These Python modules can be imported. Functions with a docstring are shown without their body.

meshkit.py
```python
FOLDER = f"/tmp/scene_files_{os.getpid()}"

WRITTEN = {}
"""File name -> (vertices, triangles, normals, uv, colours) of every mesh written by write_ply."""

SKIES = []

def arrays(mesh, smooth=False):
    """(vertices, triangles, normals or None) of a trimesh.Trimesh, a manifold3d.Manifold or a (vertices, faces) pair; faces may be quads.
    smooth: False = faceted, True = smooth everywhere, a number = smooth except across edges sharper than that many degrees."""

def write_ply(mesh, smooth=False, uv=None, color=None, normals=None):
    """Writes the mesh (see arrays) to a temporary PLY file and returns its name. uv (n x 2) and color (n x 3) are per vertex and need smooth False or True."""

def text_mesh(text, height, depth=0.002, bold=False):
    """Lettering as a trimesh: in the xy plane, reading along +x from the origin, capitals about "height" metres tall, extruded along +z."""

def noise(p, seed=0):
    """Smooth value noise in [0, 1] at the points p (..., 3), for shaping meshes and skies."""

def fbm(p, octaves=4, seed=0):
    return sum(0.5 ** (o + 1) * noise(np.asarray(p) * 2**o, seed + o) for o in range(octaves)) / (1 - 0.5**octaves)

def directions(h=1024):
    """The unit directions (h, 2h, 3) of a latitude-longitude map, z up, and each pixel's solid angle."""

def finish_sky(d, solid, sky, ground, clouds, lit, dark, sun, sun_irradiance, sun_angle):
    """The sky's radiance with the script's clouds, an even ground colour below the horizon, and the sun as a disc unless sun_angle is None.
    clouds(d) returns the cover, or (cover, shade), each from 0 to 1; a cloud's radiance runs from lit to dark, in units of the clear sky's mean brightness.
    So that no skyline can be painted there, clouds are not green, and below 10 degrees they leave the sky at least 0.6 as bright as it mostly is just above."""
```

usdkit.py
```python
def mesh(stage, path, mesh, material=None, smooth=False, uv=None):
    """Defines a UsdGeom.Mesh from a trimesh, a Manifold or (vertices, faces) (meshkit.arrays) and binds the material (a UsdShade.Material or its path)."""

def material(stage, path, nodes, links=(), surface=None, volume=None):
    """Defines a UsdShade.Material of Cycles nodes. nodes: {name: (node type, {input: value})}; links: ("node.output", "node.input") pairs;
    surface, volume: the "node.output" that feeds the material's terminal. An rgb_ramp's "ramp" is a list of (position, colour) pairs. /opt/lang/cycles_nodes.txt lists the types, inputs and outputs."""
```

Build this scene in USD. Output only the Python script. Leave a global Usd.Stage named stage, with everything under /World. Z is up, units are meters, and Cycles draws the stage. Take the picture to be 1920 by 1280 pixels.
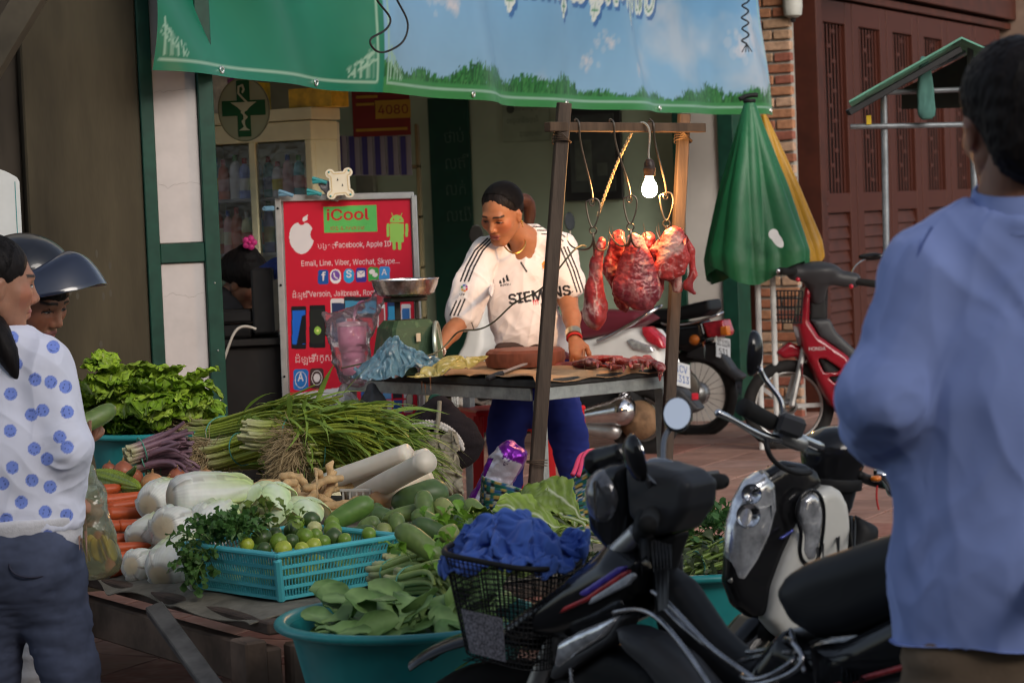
import math, random, glob
import numpy as np, trimesh, usdkit, meshkit
from pxr import Usd, UsdGeom, UsdLux, UsdShade, Gf, Sdf, Vt
from shapely.geometry import Polygon, Point, LineString, box as sbox
from shapely import affinity
from shapely.ops import unary_union
from PIL import Image, ImageDraw, ImageFont

stage = Usd.Stage.CreateInMemory()
UsdGeom.SetStageUpAxis(stage, 'Z'); UsdGeom.SetStageMetersPerUnit(stage, 1.0)
stage.SetDefaultPrim(UsdGeom.Xform.Define(stage, '/World').GetPrim())
stage.DefinePrim('/World/Looks', 'Scope')
random.seed(5); np.random.seed(5)
RG = np.random.default_rng(11)

# ---------------------------------------------------------------- camera, sky, sun, exposure
FPX = 85 / 36 * 1920.0                      # focal length in pixels of the 1920 wide photograph
EYE = np.array([0, 0, 1.45])
PITCH, ROLL = math.atan(240 / FPX), math.radians(2.3)
fw = np.array([0, math.cos(PITCH), -math.sin(PITCH)])
r0, u0 = np.array([1.0, 0, 0]), np.array([0, math.sin(PITCH), math.cos(PITCH)])
RT = r0 * math.cos(ROLL) - u0 * math.sin(ROLL)
UP = u0 * math.cos(ROLL) + r0 * math.sin(ROLL)
cam = UsdGeom.Camera.Define(stage, '/World/camera')
cam.CreateFocalLengthAttr(85.0); cam.CreateHorizontalApertureAttr(36.0); cam.CreateVerticalApertureAttr(24.0)
cam.CreateFStopAttr(7.0); cam.CreateFocusDistanceAttr(7.4); cam.CreateClippingRangeAttr((0.1, 500.0))
cam.CreateExposureAttr(1.55)
cam.AddTransformOp().Set(Gf.Matrix4d(*RT, 0, *UP, 0, *(-fw), 0, *EYE, 1))

SUN_EL, SUN_AZ = math.radians(24), math.radians(150)   # low evening sun behind a veil of cloud, behind the photographer
sd = np.array([math.sin(SUN_AZ) * math.cos(SUN_EL), math.cos(SUN_AZ) * math.cos(SUN_EL), math.sin(SUN_EL)])
usdkit.material(stage, '/World/Looks/sky_look', {
    's': ('sky_texture', {'sky_type': 'single_scattering', 'sun_disc': False, 'sun_elevation': SUN_EL, 'sun_rotation': SUN_AZ, 'aerosol_density': 2.0}),
    'v': ('hsv', {'saturation': 0.62, 'value': 1.0}),
    'b': ('background_shader', {'strength': 0.06})}, [('s.color', 'v.color'), ('v.color', 'b.color')], surface='b.background')
dome = UsdLux.DomeLight.Define(stage, '/World/sky')
UsdShade.MaterialBindingAPI.Apply(dome.GetPrim()).Bind(UsdShade.Material.Get(stage, '/World/Looks/sky_look'))
dome.GetPrim().SetCustomDataByKey('kind', 'structure')
sun = UsdLux.DistantLight.Define(stage, '/World/sun')
sun.CreateIntensityAttr(0.22); sun.CreateAngleAttr(36.0); sun.CreateNormalizeAttr(True); sun.CreateColorAttr(Gf.Vec3f(1, .93, .85))
zax = sd; xax = np.cross([0, 0, 1], zax); xax /= np.linalg.norm(xax); yax = np.cross(zax, xax)
sun.AddTransformOp().Set(Gf.Matrix4d(*xax, 0, *yax, 0, *zax, 0, 0, 0, 0, 1))

# ---------------------------------------------------------------- placing
def ray(px, py):
    return fw * FPX + RT * (px - 960) - UP * (py - 640)
def at(px, py, d):                            # the point seen at a pixel of the photograph, d metres ahead
    r = ray(px, py); return EYE + r * (d / r[1])
def gr(px, py, z=0.0):                        # the point seen at a pixel, at height z
    r = ray(px, py); return EYE + r * ((z - EYE[2]) / r[2])
V = lambda *a: np.array(a, float)
def nrm(v): v = np.asarray(v, float); return v / (np.linalg.norm(v) + 1e-12)

# ---------------------------------------------------------------- prims
_used = {}
def path_for(parent, name):
    k = f'{parent}/{name}'; n = _used.get(k, 0); _used[k] = n + 1
    return k if n == 0 else f'{k}_{n:03d}'
def data(prim, label=None, cat=None, group=None, kind=None):
    for k, v in (('label', label), ('category', cat), ('group', group), ('kind', kind)):
        if v: prim.SetCustomDataByKey(k, v)
class T:                                      # a thing: an Xform at its base, parts below; meshes are given in world space
    def __init__(s, name, label=None, cat=None, loc=(0, 0, 0), group=None, kind=None, parent='/World'):
        s.path = path_for(parent, name); s.loc = np.array(loc, float); s.rel = s.loc
        x = UsdGeom.Xform.Define(stage, s.path); x.AddTranslateOp().Set(Gf.Vec3d(*map(float, s.loc)))
        s.prim = x.GetPrim(); data(s.prim, label, cat, group, kind)
    def part(s, name, mesh, mat, smooth=30, label=None, kind=None, col=None, under=None):
        p = path_for(under or s.path, name)
        m = put(p, shift(mesh, -s.loc), mat, smooth, col); data(m.GetPrim(), label, kind=kind); return p
def vf(mesh):
    if hasattr(mesh, 'to_mesh'):
        m = mesh.to_mesh(); return np.array(m.vert_properties[:, :3], float), np.array(m.tri_verts, int)
    if isinstance(mesh, tuple):
        v, f = np.asarray(mesh[0], float), np.asarray(mesh[1], int)
        if f.shape[1] == 4: f = np.vstack([f[:, [0, 1, 2]], f[:, [0, 2, 3]]])
        return v, f
    return np.array(mesh.vertices, float), np.array(mesh.faces, int)
def shift(mesh, d):
    v, f = vf(mesh); return v + np.asarray(d), f
def put(path, mesh, mat, smooth=30, col=None):
    if col is not None:
        m = usdkit.mesh(stage, path, mesh, mat, smooth=True if smooth else False)
        UsdGeom.PrimvarsAPI(m).CreatePrimvar('Cd', Sdf.ValueTypeNames.Color3fArray, 'vertex').Set(Vt.Vec3fArray.FromNumpy(np.asarray(col, np.float32)))
        return m
    return usdkit.mesh(stage, path, mesh, mat, smooth=smooth)
def thing(name, label, cat, mesh, mat, smooth=30, group=None, kind=None, col=None):   # a thing that is one mesh, its origin at its base
    v, f = vf(mesh); o = V((v[:, 0].min() + v[:, 0].max()) / 2, (v[:, 1].min() + v[:, 1].max()) / 2, v[:, 2].min())
    p = path_for('/World', name); m = put(p, (v - o, f), mat, smooth, col)
    m.AddTranslateOp().Set(Gf.Vec3d(*map(float, o))); data(m.GetPrim(), label, cat, group, kind); return p
def struct(name, mesh, mat, smooth=False, parent='/World', kind='structure', col=None):
    p = path_for(parent, name); m = put(p, mesh, mat, smooth, col); data(m.GetPrim(), kind=kind if parent == '/World' else None); return p
def copy_of(src, name, label, cat, mat4, group=None):      # a copy of a thing with its parts
    p = path_for('/World', name); x = UsdGeom.Xform.Define(stage, p); pr = x.GetPrim()
    pr.GetReferences().AddInternalReference(src)
    x.ClearXformOpOrder(); x.AddTransformOp(opSuffix='place').Set(Gf.Matrix4d(*np.asarray(mat4, float).T.ravel().tolist()))
    pr.SetInstanceable(True); data(pr, label, cat, group); return p

# ---------------------------------------------------------------- materials
_m = {}
def mt(key, col=(.5, .5, .5), rough=.6, metal=0, var=.15, vs=6.0, bump=0, bs=60, bd=.004, coat=0, sss=0, sheen=0, spec=.28, trans=0, leaf=0, stretch=None, col2=None, thr=None, vc=False, bump2=None, emit=None, det=4, rv=0.0):
    """Principled surface with noise in its colour and relief. col2 and thr: patches of a second colour; vc: colour from the mesh's own print."""
    if key in _m: return _m[key]
    n, l = {'tc': ('texture_coordinate', {}), 'mp': ('mapping', {'scale': stretch or (1, 1, 1)})}, [('tc.object', 'mp.vector')]
    n['p'] = ('principled_bsdf', {'roughness': rough, 'metallic': metal, 'coat_weight': coat, 'subsurface_weight': sss, 'sheen_weight': sheen, 'specular_ior_level': spec, 'transmission_weight': trans, 'subsurface_scale': .012})
    n['no'] = ('noise_texture', {'scale': vs, 'detail': det, 'roughness': .6}); l.append(('mp.vector', 'no.vector'))
    if vc:
        n['at'] = ('attribute', {'attribute': 'Cd'})
        n['rp'] = ('rgb_ramp', {'ramp': [(.25, (1 - var,) * 3), (.75, (1 + var,) * 3)]})
        n['mx'] = ('mix', {'mix_type': 'multiply', 'fac': 1.0}); l += [('no.fac', 'rp.fac'), ('at.color', 'mx.color1'), ('rp.color', 'mx.color2')]; out = 'mx.color'
    else:
        c = np.array(col, float); a, b = np.clip(c * (1 - var), 0, 1), np.clip(c * (1 + var), 0, 1)
        st = [(.3, a), (.7, b)] if col2 is None else [(max(thr - .06, 0), c * (1 - var)), (thr, c * (1 + var)), (min(thr + .05, 1), np.array(col2))]
        n['rp'] = ('rgb_ramp', {'ramp': st}); l.append(('no.fac', 'rp.fac')); out = 'rp.color'
    l.append((out, 'p.base_color'))
    if rv:
        n['rn'] = ('noise_texture', {'scale': vs * 2.3, 'detail': 3}); n['rr'] = ('map_range', {'from_min': .3, 'from_max': .7, 'to_min': max(rough - rv, .02), 'to_max': min(rough + rv, 1)})
        l += [('mp.vector', 'rn.vector'), ('rn.fac', 'rr.value'), ('rr.result', 'p.roughness')]
    if bump:
        n['bn'] = ('noise_texture', {'scale': bs, 'detail': 5, 'roughness': .6}); n['bu'] = ('bump', {'strength': bump, 'distance': bd})
        l += [('mp.vector', 'bn.vector'), ('bn.fac', 'bu.height'), ('bu.normal', 'p.normal')]
    if emit: n['p'][1].update(emission_color=emit[0], emission_strength=emit[1])
    surf = 'p.BSDF'
    if leaf:
        n['tr'] = ('translucent_bsdf', {}); n['mc'] = ('mix_closure', {'fac': leaf}); l += [(out, 'tr.color'), ('p.BSDF', 'mc.closure1'), ('tr.BSDF', 'mc.closure2')]; surf = 'mc.closure'
    _m[key] = usdkit.material(stage, '/World/Looks/' + key, n, l, surface=surf); return _m[key]
def film(key, col, clear=.5, rough=.2, trl=.5):   # thin plastic: part clear, part glossy, part milky
    if key in _m: return _m[key]
    n = {'t': ('transparent_bsdf', {'color': tuple(1 - (1 - np.array(col)) * .5)}), 'd': ('diffuse_bsdf', {'color': col}), 's': ('translucent_bsdf', {'color': col}), 'g': ('glossy_bsdf', {'roughness': rough, 'color': (.9, .9, .9)}),
         'fr': ('fresnel', {'IOR': 1.45}), 'a': ('mix_closure', {'fac': trl}), 'b': ('mix_closure', {'fac': 1 - clear}), 'c': ('mix_closure', {}),
         'tc': ('texture_coordinate', {}), 'no': ('noise_texture', {'scale': 26, 'detail': 4}), 'bu': ('bump', {'strength': .5, 'distance': .01})}
    l = [('d.BSDF', 'a.closure1'), ('s.BSDF', 'a.closure2'), ('t.BSDF', 'b.closure1'), ('a.closure', 'b.closure2'), ('b.closure', 'c.closure1'), ('g.BSDF', 'c.closure2'), ('fr.fac', 'c.fac'),
         ('tc.object', 'no.vector'), ('no.fac', 'bu.height'), ('bu.normal', 'g.normal'), ('bu.normal', 'fr.normal')]
    _m[key] = usdkit.material(stage, '/World/Looks/' + key, n, l, surface='c.closure'); return _m[key]

# ---------------------------------------------------------------- shapes
def cat(*ms):
    ms = [vf(m) for m in ms]; o, vs, fs = 0, [], []
    for v, f in ms: vs.append(v); fs.append(f + o); o += len(v)
    return np.vstack(vs), np.vstack(fs)
def frame(d, up=(0, 0, 1)):                  # columns: side, up, forward along d
    d = nrm(d); up = np.asarray(up, float)
    if abs(d @ nrm(up)) > .98: up = V(0, 1, 0) if abs(d[1]) < .9 else V(1, 0, 0)
    s = nrm(np.cross(up, d)); return np.stack([s, np.cross(d, s), d], 1)
def spline(pts, n=24):
    p = np.asarray(pts, float)
    if len(p) == 2: return p[0] + (p[1] - p[0]) * np.linspace(0, 1, n)[:, None]
    from scipy.interpolate import CubicSpline
    t = np.concatenate([[0], np.cumsum(np.linalg.norm(np.diff(p, axis=0), axis=1) ** .7)]); return CubicSpline(t, p)(np.linspace(0, t[-1], n))
def skin(rings, caps=True, closed=False):    # rings: (m, k, 3)
    R = np.asarray(rings, float); m, k, _ = R.shape; v = R.reshape(-1, 3)
    i, j = np.meshgrid(np.arange(m if closed else m - 1), np.arange(k), indexing='ij'); i2 = (i + 1) % m
    a, b, c, d = i * k + j, i * k + (j + 1) % k, i2 * k + (j + 1) % k, i2 * k + j
    f = np.stack([a, b, c, d], -1).reshape(-1, 4); f = np.vstack([f[:, [0, 1, 2]], f[:, [0, 2, 3]]])
    if caps and not closed:
        v = np.vstack([v, R[0].mean(0), R[-1].mean(0)]); n = m * k; q = np.arange(k)
        f = np.vstack([f, np.stack([(q + 1) % k, q, np.full(k, n)], 1), np.stack([(m - 1) * k + q, (m - 1) * k + (q + 1) % k, np.full(k, n + 1)], 1)])
    return v, f
def tube(pts, r, k=8, n=None, caps=True, flat=1.0, up=(0, 0, 1)):
    p = spline(pts, n) if n else np.asarray(pts, float); r = np.broadcast_to(np.asarray(r, float), (len(p),)) if np.ndim(r) == 0 or len(r) == len(p) else np.interp(np.linspace(0, 1, len(p)), np.linspace(0, 1, len(r)), r)
    t = np.gradient(p, axis=0); t /= np.linalg.norm(t, axis=1, keepdims=True) + 1e-12
    s = frame(t[0], up)[:, 0]; rings, an = [], np.arange(k) * 2 * np.pi / k
    for i in range(len(p)):
        s = nrm(s - t[i] * (s @ t[i])); b = np.cross(t[i], s)
        rings.append(p[i] + r[i] * (np.cos(an)[:, None] * s + flat * np.sin(an)[:, None] * b))
    return skin(rings, caps)
def lathe(prof, k=32, c=(0, 0, 0), axis=(0, 0, 1)):   # prof: (radius, height)
    an = np.arange(k) * 2 * np.pi / k; R = frame(axis, (0, 1, 0))
    rings = [np.stack([r * np.cos(an), r * np.sin(an), np.full(k, h)], 1) @ R.T + np.asarray(c) for r, h in prof]
    return skin(rings, caps=False)
def rbox(c, size, b=.004, R=None):           # a box with chamfered edges
    h = np.asarray(size, float) / 2; b = min(b, h.min() * .8); pts = []
    for s in np.ndindex(2, 2, 2):
        g = np.array(s) * 2 - 1
        for k in range(3):
            q = h - b; q[k] = h[k]; pts.append(g * q)
    m = trimesh.convex.convex_hull(np.array(pts)); v = np.array(m.vertices)
    if R is not None: v = v @ np.asarray(R).T
    return v + np.asarray(c), np.array(m.faces)
def bar(a, b, w, h=None, up=(0, 0, 1), ch=.003, over=0):   # a squared bar from a to b
    a, b = np.asarray(a, float), np.asarray(b, float); R = frame(b - a, up); L = np.linalg.norm(b - a) + over
    return rbox((a + b) / 2, (w, h or w, L), ch, R)
def ext(poly, d, R=np.eye(3), o=(0, 0, 0)):  # polygon(s) in a plane, thick d along its third axis
    ps = [g for g in getattr(poly, 'geoms', [poly]) if g.area > 1e-9]
    m = trimesh.util.concatenate([trimesh.creation.extrude_polygon(g, d, engine='earcut') for g in ps])
    return np.array(m.vertices) @ np.asarray(R).T + np.asarray(o), np.array(m.faces)
def ball(c, r, n=2, R=None):
    m = trimesh.creation.icosphere(n); v = np.array(m.vertices) * np.asarray(r)
    if R is not None: v = v @ np.asarray(R).T
    return v + np.asarray(c), np.array(m.faces)
def torus(c, R, r, axis=(0, 0, 1), k=24, s=8, a0=0, a1=2 * math.pi):
    F = frame(axis, (0, 1, 0)); full = abs(a1 - a0) > 6.28; an = np.linspace(a0, a1, k, endpoint=not full); q = np.arange(s) * 2 * np.pi / s
    rings = [(np.stack([(R + r * np.cos(q)) * math.cos(a), (R + r * np.cos(q)) * math.sin(a), r * np.sin(q)], 1)) @ F.T + np.asarray(c) for a in an]
    return skin(rings, caps=not full, closed=full)
def normals(v, f):
    n = np.zeros_like(v); c = np.cross(v[f[:, 1]] - v[f[:, 0]], v[f[:, 2]] - v[f[:, 0]])
    for k in range(3): np.add.at(n, f[:, k], c)
    return n / (np.linalg.norm(n, axis=1, keepdims=True) + 1e-15)
def rough_up(mesh, amp, sc, seed=0, oct=3):  # push the surface in and out with noise
    v, f = vf(mesh); n = normals(v, f); d = (meshkit.fbm(v * np.asarray(sc), oct, seed) - .5) * 2 * amp
    return v + n * d[:, None], f
def sub(mesh, n=1):
    v, f = vf(mesh)
    for _ in range(n): v, f = trimesh.remesh.subdivide(v, f)
    return v, f
def rot(axis, deg): return trimesh.transformations.rotation_matrix(math.radians(deg), axis)[:3, :3]

# ---------------------------------------------------------------- blended solids (distance fields, surface nets)
def C(a, b, ra, rb=None):                    # tapering limb
    a, b = np.asarray(a, float), np.asarray(b, float); rb = ra if rb is None else rb; ab = b - a; L = ab @ ab + 1e-12; m = max(ra, rb)
    def f(P):
        t = np.clip(((P - a) @ ab) / L, 0, 1); return np.linalg.norm(P - a - t[..., None] * ab, axis=-1) - (ra + (rb - ra) * t)
    return f, np.minimum(a, b) - m, np.maximum(a, b) + m
def E(c, r, R=None):                         # ellipsoid
    c, r = np.asarray(c, float), np.broadcast_to(np.asarray(r, float), (3,)); m = r.max()
    def f(P):
        q = P - c
        if R is not None: q = q @ R
        k = np.linalg.norm(q / r, axis=-1); g = np.linalg.norm(q / r ** 2, axis=-1) + 1e-9; return k * (k - 1) / g
    return f, c - m, c + m
def Bx(c, h, rr=.01, R=None):                # rounded box, half sizes
    c, h = np.asarray(c, float), np.asarray(h, float); m = np.linalg.norm(h)
    def f(P):
        q = P - c
        if R is not None: q = q @ R
        q = np.abs(q) - (h - rr); return np.linalg.norm(np.maximum(q, 0), axis=-1) + np.minimum(q.max(-1), 0) - rr
    return f, c - m, c + m
def Sl(a, b, ra, rb, nrm_, flat):            # flattened limb: thickness along nrm_ is flat times the width
    a, b, w = np.asarray(a, float), np.asarray(b, float), nrm(nrm_); ab = b - a; L = ab @ ab + 1e-12; m = max(ra, rb)
    def f(P):
        t = np.clip(((P - a) @ ab) / L, 0, 1); q = P - a - t[..., None] * ab; c = q @ w; q = q + (c * (1 / flat - 1))[..., None] * w
        return (np.linalg.norm(q, axis=-1) - (ra + (rb - ra) * t)) * (.5 + .5 * flat)
    return f, np.minimum(a, b) - m, np.maximum(a, b) + m
def solid(prims, h, k=.02, cut=(), clip=None, kc=.004):
    """Surface of the smooth union of prims (each with its own blend if given as (prim, k)), minus cut."""
    h = h * 1.12; P = [(p if isinstance(p[0], tuple) else (p, k)) for p in prims]
    lo = np.min([p[0][1] for p in P], 0) - 3 * h - k * .5; hi = np.max([p[0][2] for p in P], 0) + 3 * h + k * .5
    n = np.ceil((hi - lo) / h).astype(int) + 1; D = np.full(n, 1.0, np.float32)
    ax = [lo[i] + h * np.arange(n[i]) for i in range(3)]
    def win(a, b, m):
        i0 = np.clip(np.floor((a - m - lo) / h).astype(int), 0, n); i1 = np.clip(np.ceil((b + m - lo) / h).astype(int) + 1, 0, n)
        s = tuple(slice(x, y) for x, y in zip(i0, i1)); return s, np.stack(np.meshgrid(*[ax[i][s[i]] for i in range(3)], indexing='ij'), -1)
    for (f, a, b), kk in P:
        s, G = win(a, b, kk + 3 * h)
        if 0 in G.shape: continue
        d = f(G); o = D[s]
        if kk > 0:
            q = np.clip(.5 + .5 * (o - d) / kk, 0, 1); D[s] = o + (d - o) * q - kk * q * (1 - q)
        else: D[s] = np.minimum(o, d)
    for c in cut:
        (f, a, b), kk = c if isinstance(c[0], tuple) else (c, kc)
        s, G = win(a, b, kk + 3 * h)
        if 0 in G.shape: continue
        d = -f(G); o = D[s]; q = np.clip(.5 + .5 * (d - o) / kk, 0, 1); D[s] = o + (d - o) * q + kk * q * (1 - q)
    if clip is not None:
        G = np.stack(np.meshgrid(*ax, indexing='ij'), -1); D = np.maximum(D, clip(G))
    D[0] = D[-1] = 1; D[:, 0] = D[:, -1] = 1; D[:, :, 0] = D[:, :, -1] = 1
    return nets(D, lo, h)
def nets(D, lo, h):
    I = D < 0; nx, ny, nz = D.shape
    cs = np.zeros((nx - 1, ny - 1, nz - 1), int)
    for o in np.ndindex(2, 2, 2): cs += I[o[0]:nx - 1 + o[0], o[1]:ny - 1 + o[1], o[2]:nz - 1 + o[2]]
    act = (cs > 0) & (cs < 8); idx = np.full(act.shape, -1); c = np.argwhere(act); idx[act] = np.arange(len(c))
    acc, cnt = np.zeros((len(c), 3)), np.zeros(len(c))
    for o in np.ndindex(2, 2, 2):
        for k in range(3):
            if o[k]: continue
            e = list(o); e[k] = 1
            d0 = D[c[:, 0] + o[0], c[:, 1] + o[1], c[:, 2] + o[2]]; d1 = D[c[:, 0] + e[0], c[:, 1] + e[1], c[:, 2] + e[2]]
            x = (d0 < 0) != (d1 < 0); t = d0[x] / (d0[x] - d1[x]); p = np.tile(np.array(o, float), (x.sum(), 1)); p[:, k] += t; acc[x] += p; cnt[x] += 1
    v = lo + h * (c + acc / cnt[:, None]); F = []
    for k in range(3):
        a, b = [x for x in range(3) if x != k]
        s0 = [slice(None)] * 3; s1 = [slice(None)] * 3; s0[k] = slice(0, -1); s1[k] = slice(1, None)
        A, B = I[tuple(s0)], I[tuple(s1)]; e = np.argwhere(A != B); e = e[(e[:, a] > 0) & (e[:, b] > 0) & (e[:, a] < act.shape[a]) & (e[:, b] < act.shape[b])]
        q = []
        for da, db in ((0, 0), (1, 0), (1, 1), (0, 1)):
            g = e.copy(); g[:, a] -= da; g[:, b] -= db; q.append(idx[g[:, 0], g[:, 1], g[:, 2]])
        q = np.stack(q, 1); fl = A[e[:, 0], e[:, 1], e[:, 2]]
        if k == 1: fl = ~fl
        q[~fl] = q[~fl][:, ::-1]; F.append(q)
    f = np.vstack(F); return v, np.vstack([f[:, [0, 1, 2]], f[:, [0, 2, 3]]])
def taubin(mesh, it=8):
    v, f = vf(mesh); m = trimesh.Trimesh(v, f, process=False); trimesh.smoothing.filter_taubin(m, iterations=it); return np.array(m.vertices), f

# ---------------------------------------------------------------- cloth: relaxing a mesh whose edges are longer than the room they have
def edges(f): return np.unique(np.sort(np.vstack([f[:, [0, 1]], f[:, [1, 2]], f[:, [2, 0]]]), 1), axis=0)
def relax(v, e, rest, it, extra=None, bend=.12, pin=None):
    import scipy.sparse as sp
    n = len(v); one = np.ones(len(e)); A = sp.csr_matrix((one, (e[:, 0], np.arange(len(e)))), (n, len(e))); B = sp.csr_matrix((one, (e[:, 1], np.arange(len(e)))), (n, len(e))); G = (A - B).tocsr(); deg = np.asarray((A + B).sum(1)).ravel(); L = (sp.csr_matrix((one, (e[:, 0], e[:, 1])), (n, n))); L = (L + L.T).tocsr(); v = v.copy(); v0 = v.copy()
    for k in range(it):
        d = v[e[:, 0]] - v[e[:, 1]]; l = np.linalg.norm(d, axis=1) + 1e-9; c = -.5 * ((l - rest) / l)[:, None] * d; w = v + 1.3 * (G @ c) / deg[:, None]
        w += bend * ((L @ w) / deg[:, None] - w)
        if pin is not None: w[pin] = v0[pin]
        v = extra(w, k) if extra else w
    return v
def loop(mesh, n=1):
    v, f = vf(mesh)
    import scipy.sparse as sp
    for _ in range(n):
        v, f = trimesh.remesh.subdivide(v, f); e = edges(f); k = len(v); L = sp.csr_matrix((np.ones(len(e)), (e[:, 0], e[:, 1])), (k, k)); L = (L + L.T).tocsr(); dg = np.asarray(L.sum(1))
        for a in (.55, -.25, .5): v = v + a * ((L @ v) / np.maximum(dg, 1) - v)
    return v, f
def wrinkle(mesh, st=(1.07, 1.07, 1.07), it=40, seed=0, lo=-.004, hi=.03, amp=.003, n=2, bend=.12):
    """Loose cloth over a body: its edges grow by st along x, y, z and it buckles outwards."""
    v, f = vf(mesh); e = edges(f); d = v[e[:, 0]] - v[e[:, 1]]; N = normals(v, f); rest = np.linalg.norm(d * np.asarray(st), axis=1); r = np.random.default_rng(seed)
    nn_ = meshkit.fbm(v * 16, 3, seed) - .5
    def keep(w, k): s = ((w - v) * N).sum(1); return w + N * (np.clip(s, lo, hi) - s)[:, None]
    w = relax(v + N * (nn_ * amp * 3)[:, None], e, rest, it, keep, bend); return loop((w, f), n)
def crumple(c, R, size, room, height, seed, n=44, it=140, floor=None, body=None, g=.0006, bend=.05, sub_=1):
    """A sheet squeezed into less room than it needs: c centre, R axes, size and room as (a, b)."""
    r = np.random.default_rng(seed); u, v_ = np.meshgrid(np.linspace(-.5, .5, n), np.linspace(-.5, .5, n), indexing='ij'); i, j = np.meshgrid(np.arange(n - 1), np.arange(n - 1), indexing='ij'); a = (i * n + j).ravel()
    f = np.vstack([np.stack([a, a + n, a + n + 1], 1), np.stack([a, a + n + 1, a + 1], 1)]); q = np.stack([u.ravel(), v_.ravel(), 0 * u.ravel()], 1)
    e = edges(f); rest = np.linalg.norm((q[e[:, 0]] - q[e[:, 1]]) * V(size[0], size[1], 1), axis=1); rad = np.exp(-(q[:, 0] ** 2 + q[:, 1] ** 2) * 7)
    P = q * V(room[0], room[1], 1); P[:, 2] = height * rad + (meshkit.fbm(q * 7 + seed, 3, seed) - .5) * .10 + (meshkit.fbm(q * 17, 2, seed + 3) - .5) * .04; P[:, :2] += np.stack([meshkit.fbm(q * 9 + 5 * k, 2, seed + k) - .5 for k in (1, 2)], 1) * .05; P = P @ np.asarray(R).T + c
    def ex(w, k):
        w[:, 2] -= g
        if body: w = body(w)
        if floor is not None: w[:, 2] = np.maximum(w[:, 2], floor)
        return w
    return loop((relax(P, e, rest, it, ex, bend), f), sub_)

# ---------------------------------------------------------------- flat print
_f = {}
FONTS = glob.glob('/opt/blender-*/*/datafiles/fonts/Inter.woff2')[0]
def font(size, khmer=False, bold=True):
    k = (size, khmer, bold)
    if k not in _f:
        _f[k] = ImageFont.truetype(FONTS.replace('Inter', 'NotoSansKhmer-VariableFont_wdth,wght') if khmer else FONTS, size)
        if khmer and bold:
            try: _f[k].set_variation_by_axes([100, 800])
            except Exception: pass
    return _f[k]
def lin(c): c = np.asarray(c, float) / 255; return np.where(c <= .04045, c / 12.92, ((c + .055) / 1.055) ** 2.4)
def sample(img, u, v):                        # colour of a drawn print at u, v in 0..1 (v up)
    A = lin(np.asarray(img.convert('RGB'))); h, w = A.shape[:2]
    x, y = np.clip(u * w - .5, 0, w - 1.001), np.clip((1 - v) * h - .5, 0, h - 1.001); i, j = x.astype(int), y.astype(int); a, b = (x - i)[..., None], (y - j)[..., None]
    return A[j, i] * (1 - a) * (1 - b) + A[j, np.minimum(i + 1, w - 1)] * a * (1 - b) + A[np.minimum(j + 1, h - 1), i] * (1 - a) * b + A[np.minimum(j + 1, h - 1), np.minimum(i + 1, w - 1)] * a * b
def sheet(fn, nu, nv):                        # surface from fn(u, v), u and v in 0..1
    u, v = np.meshgrid(np.linspace(0, 1, nu), np.linspace(0, 1, nv), indexing='ij'); p = fn(u, v).reshape(-1, 3)
    i, j = np.meshgrid(np.arange(nu - 1), np.arange(nv - 1), indexing='ij'); a = i * nv + j
    f = np.stack([a, a + nv, a + nv + 1, a + 1], -1).reshape(-1, 4); return (p, np.vstack([f[:, [0, 1, 2]], f[:, [0, 2, 3]]])), u.ravel(), v.ravel()
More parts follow.
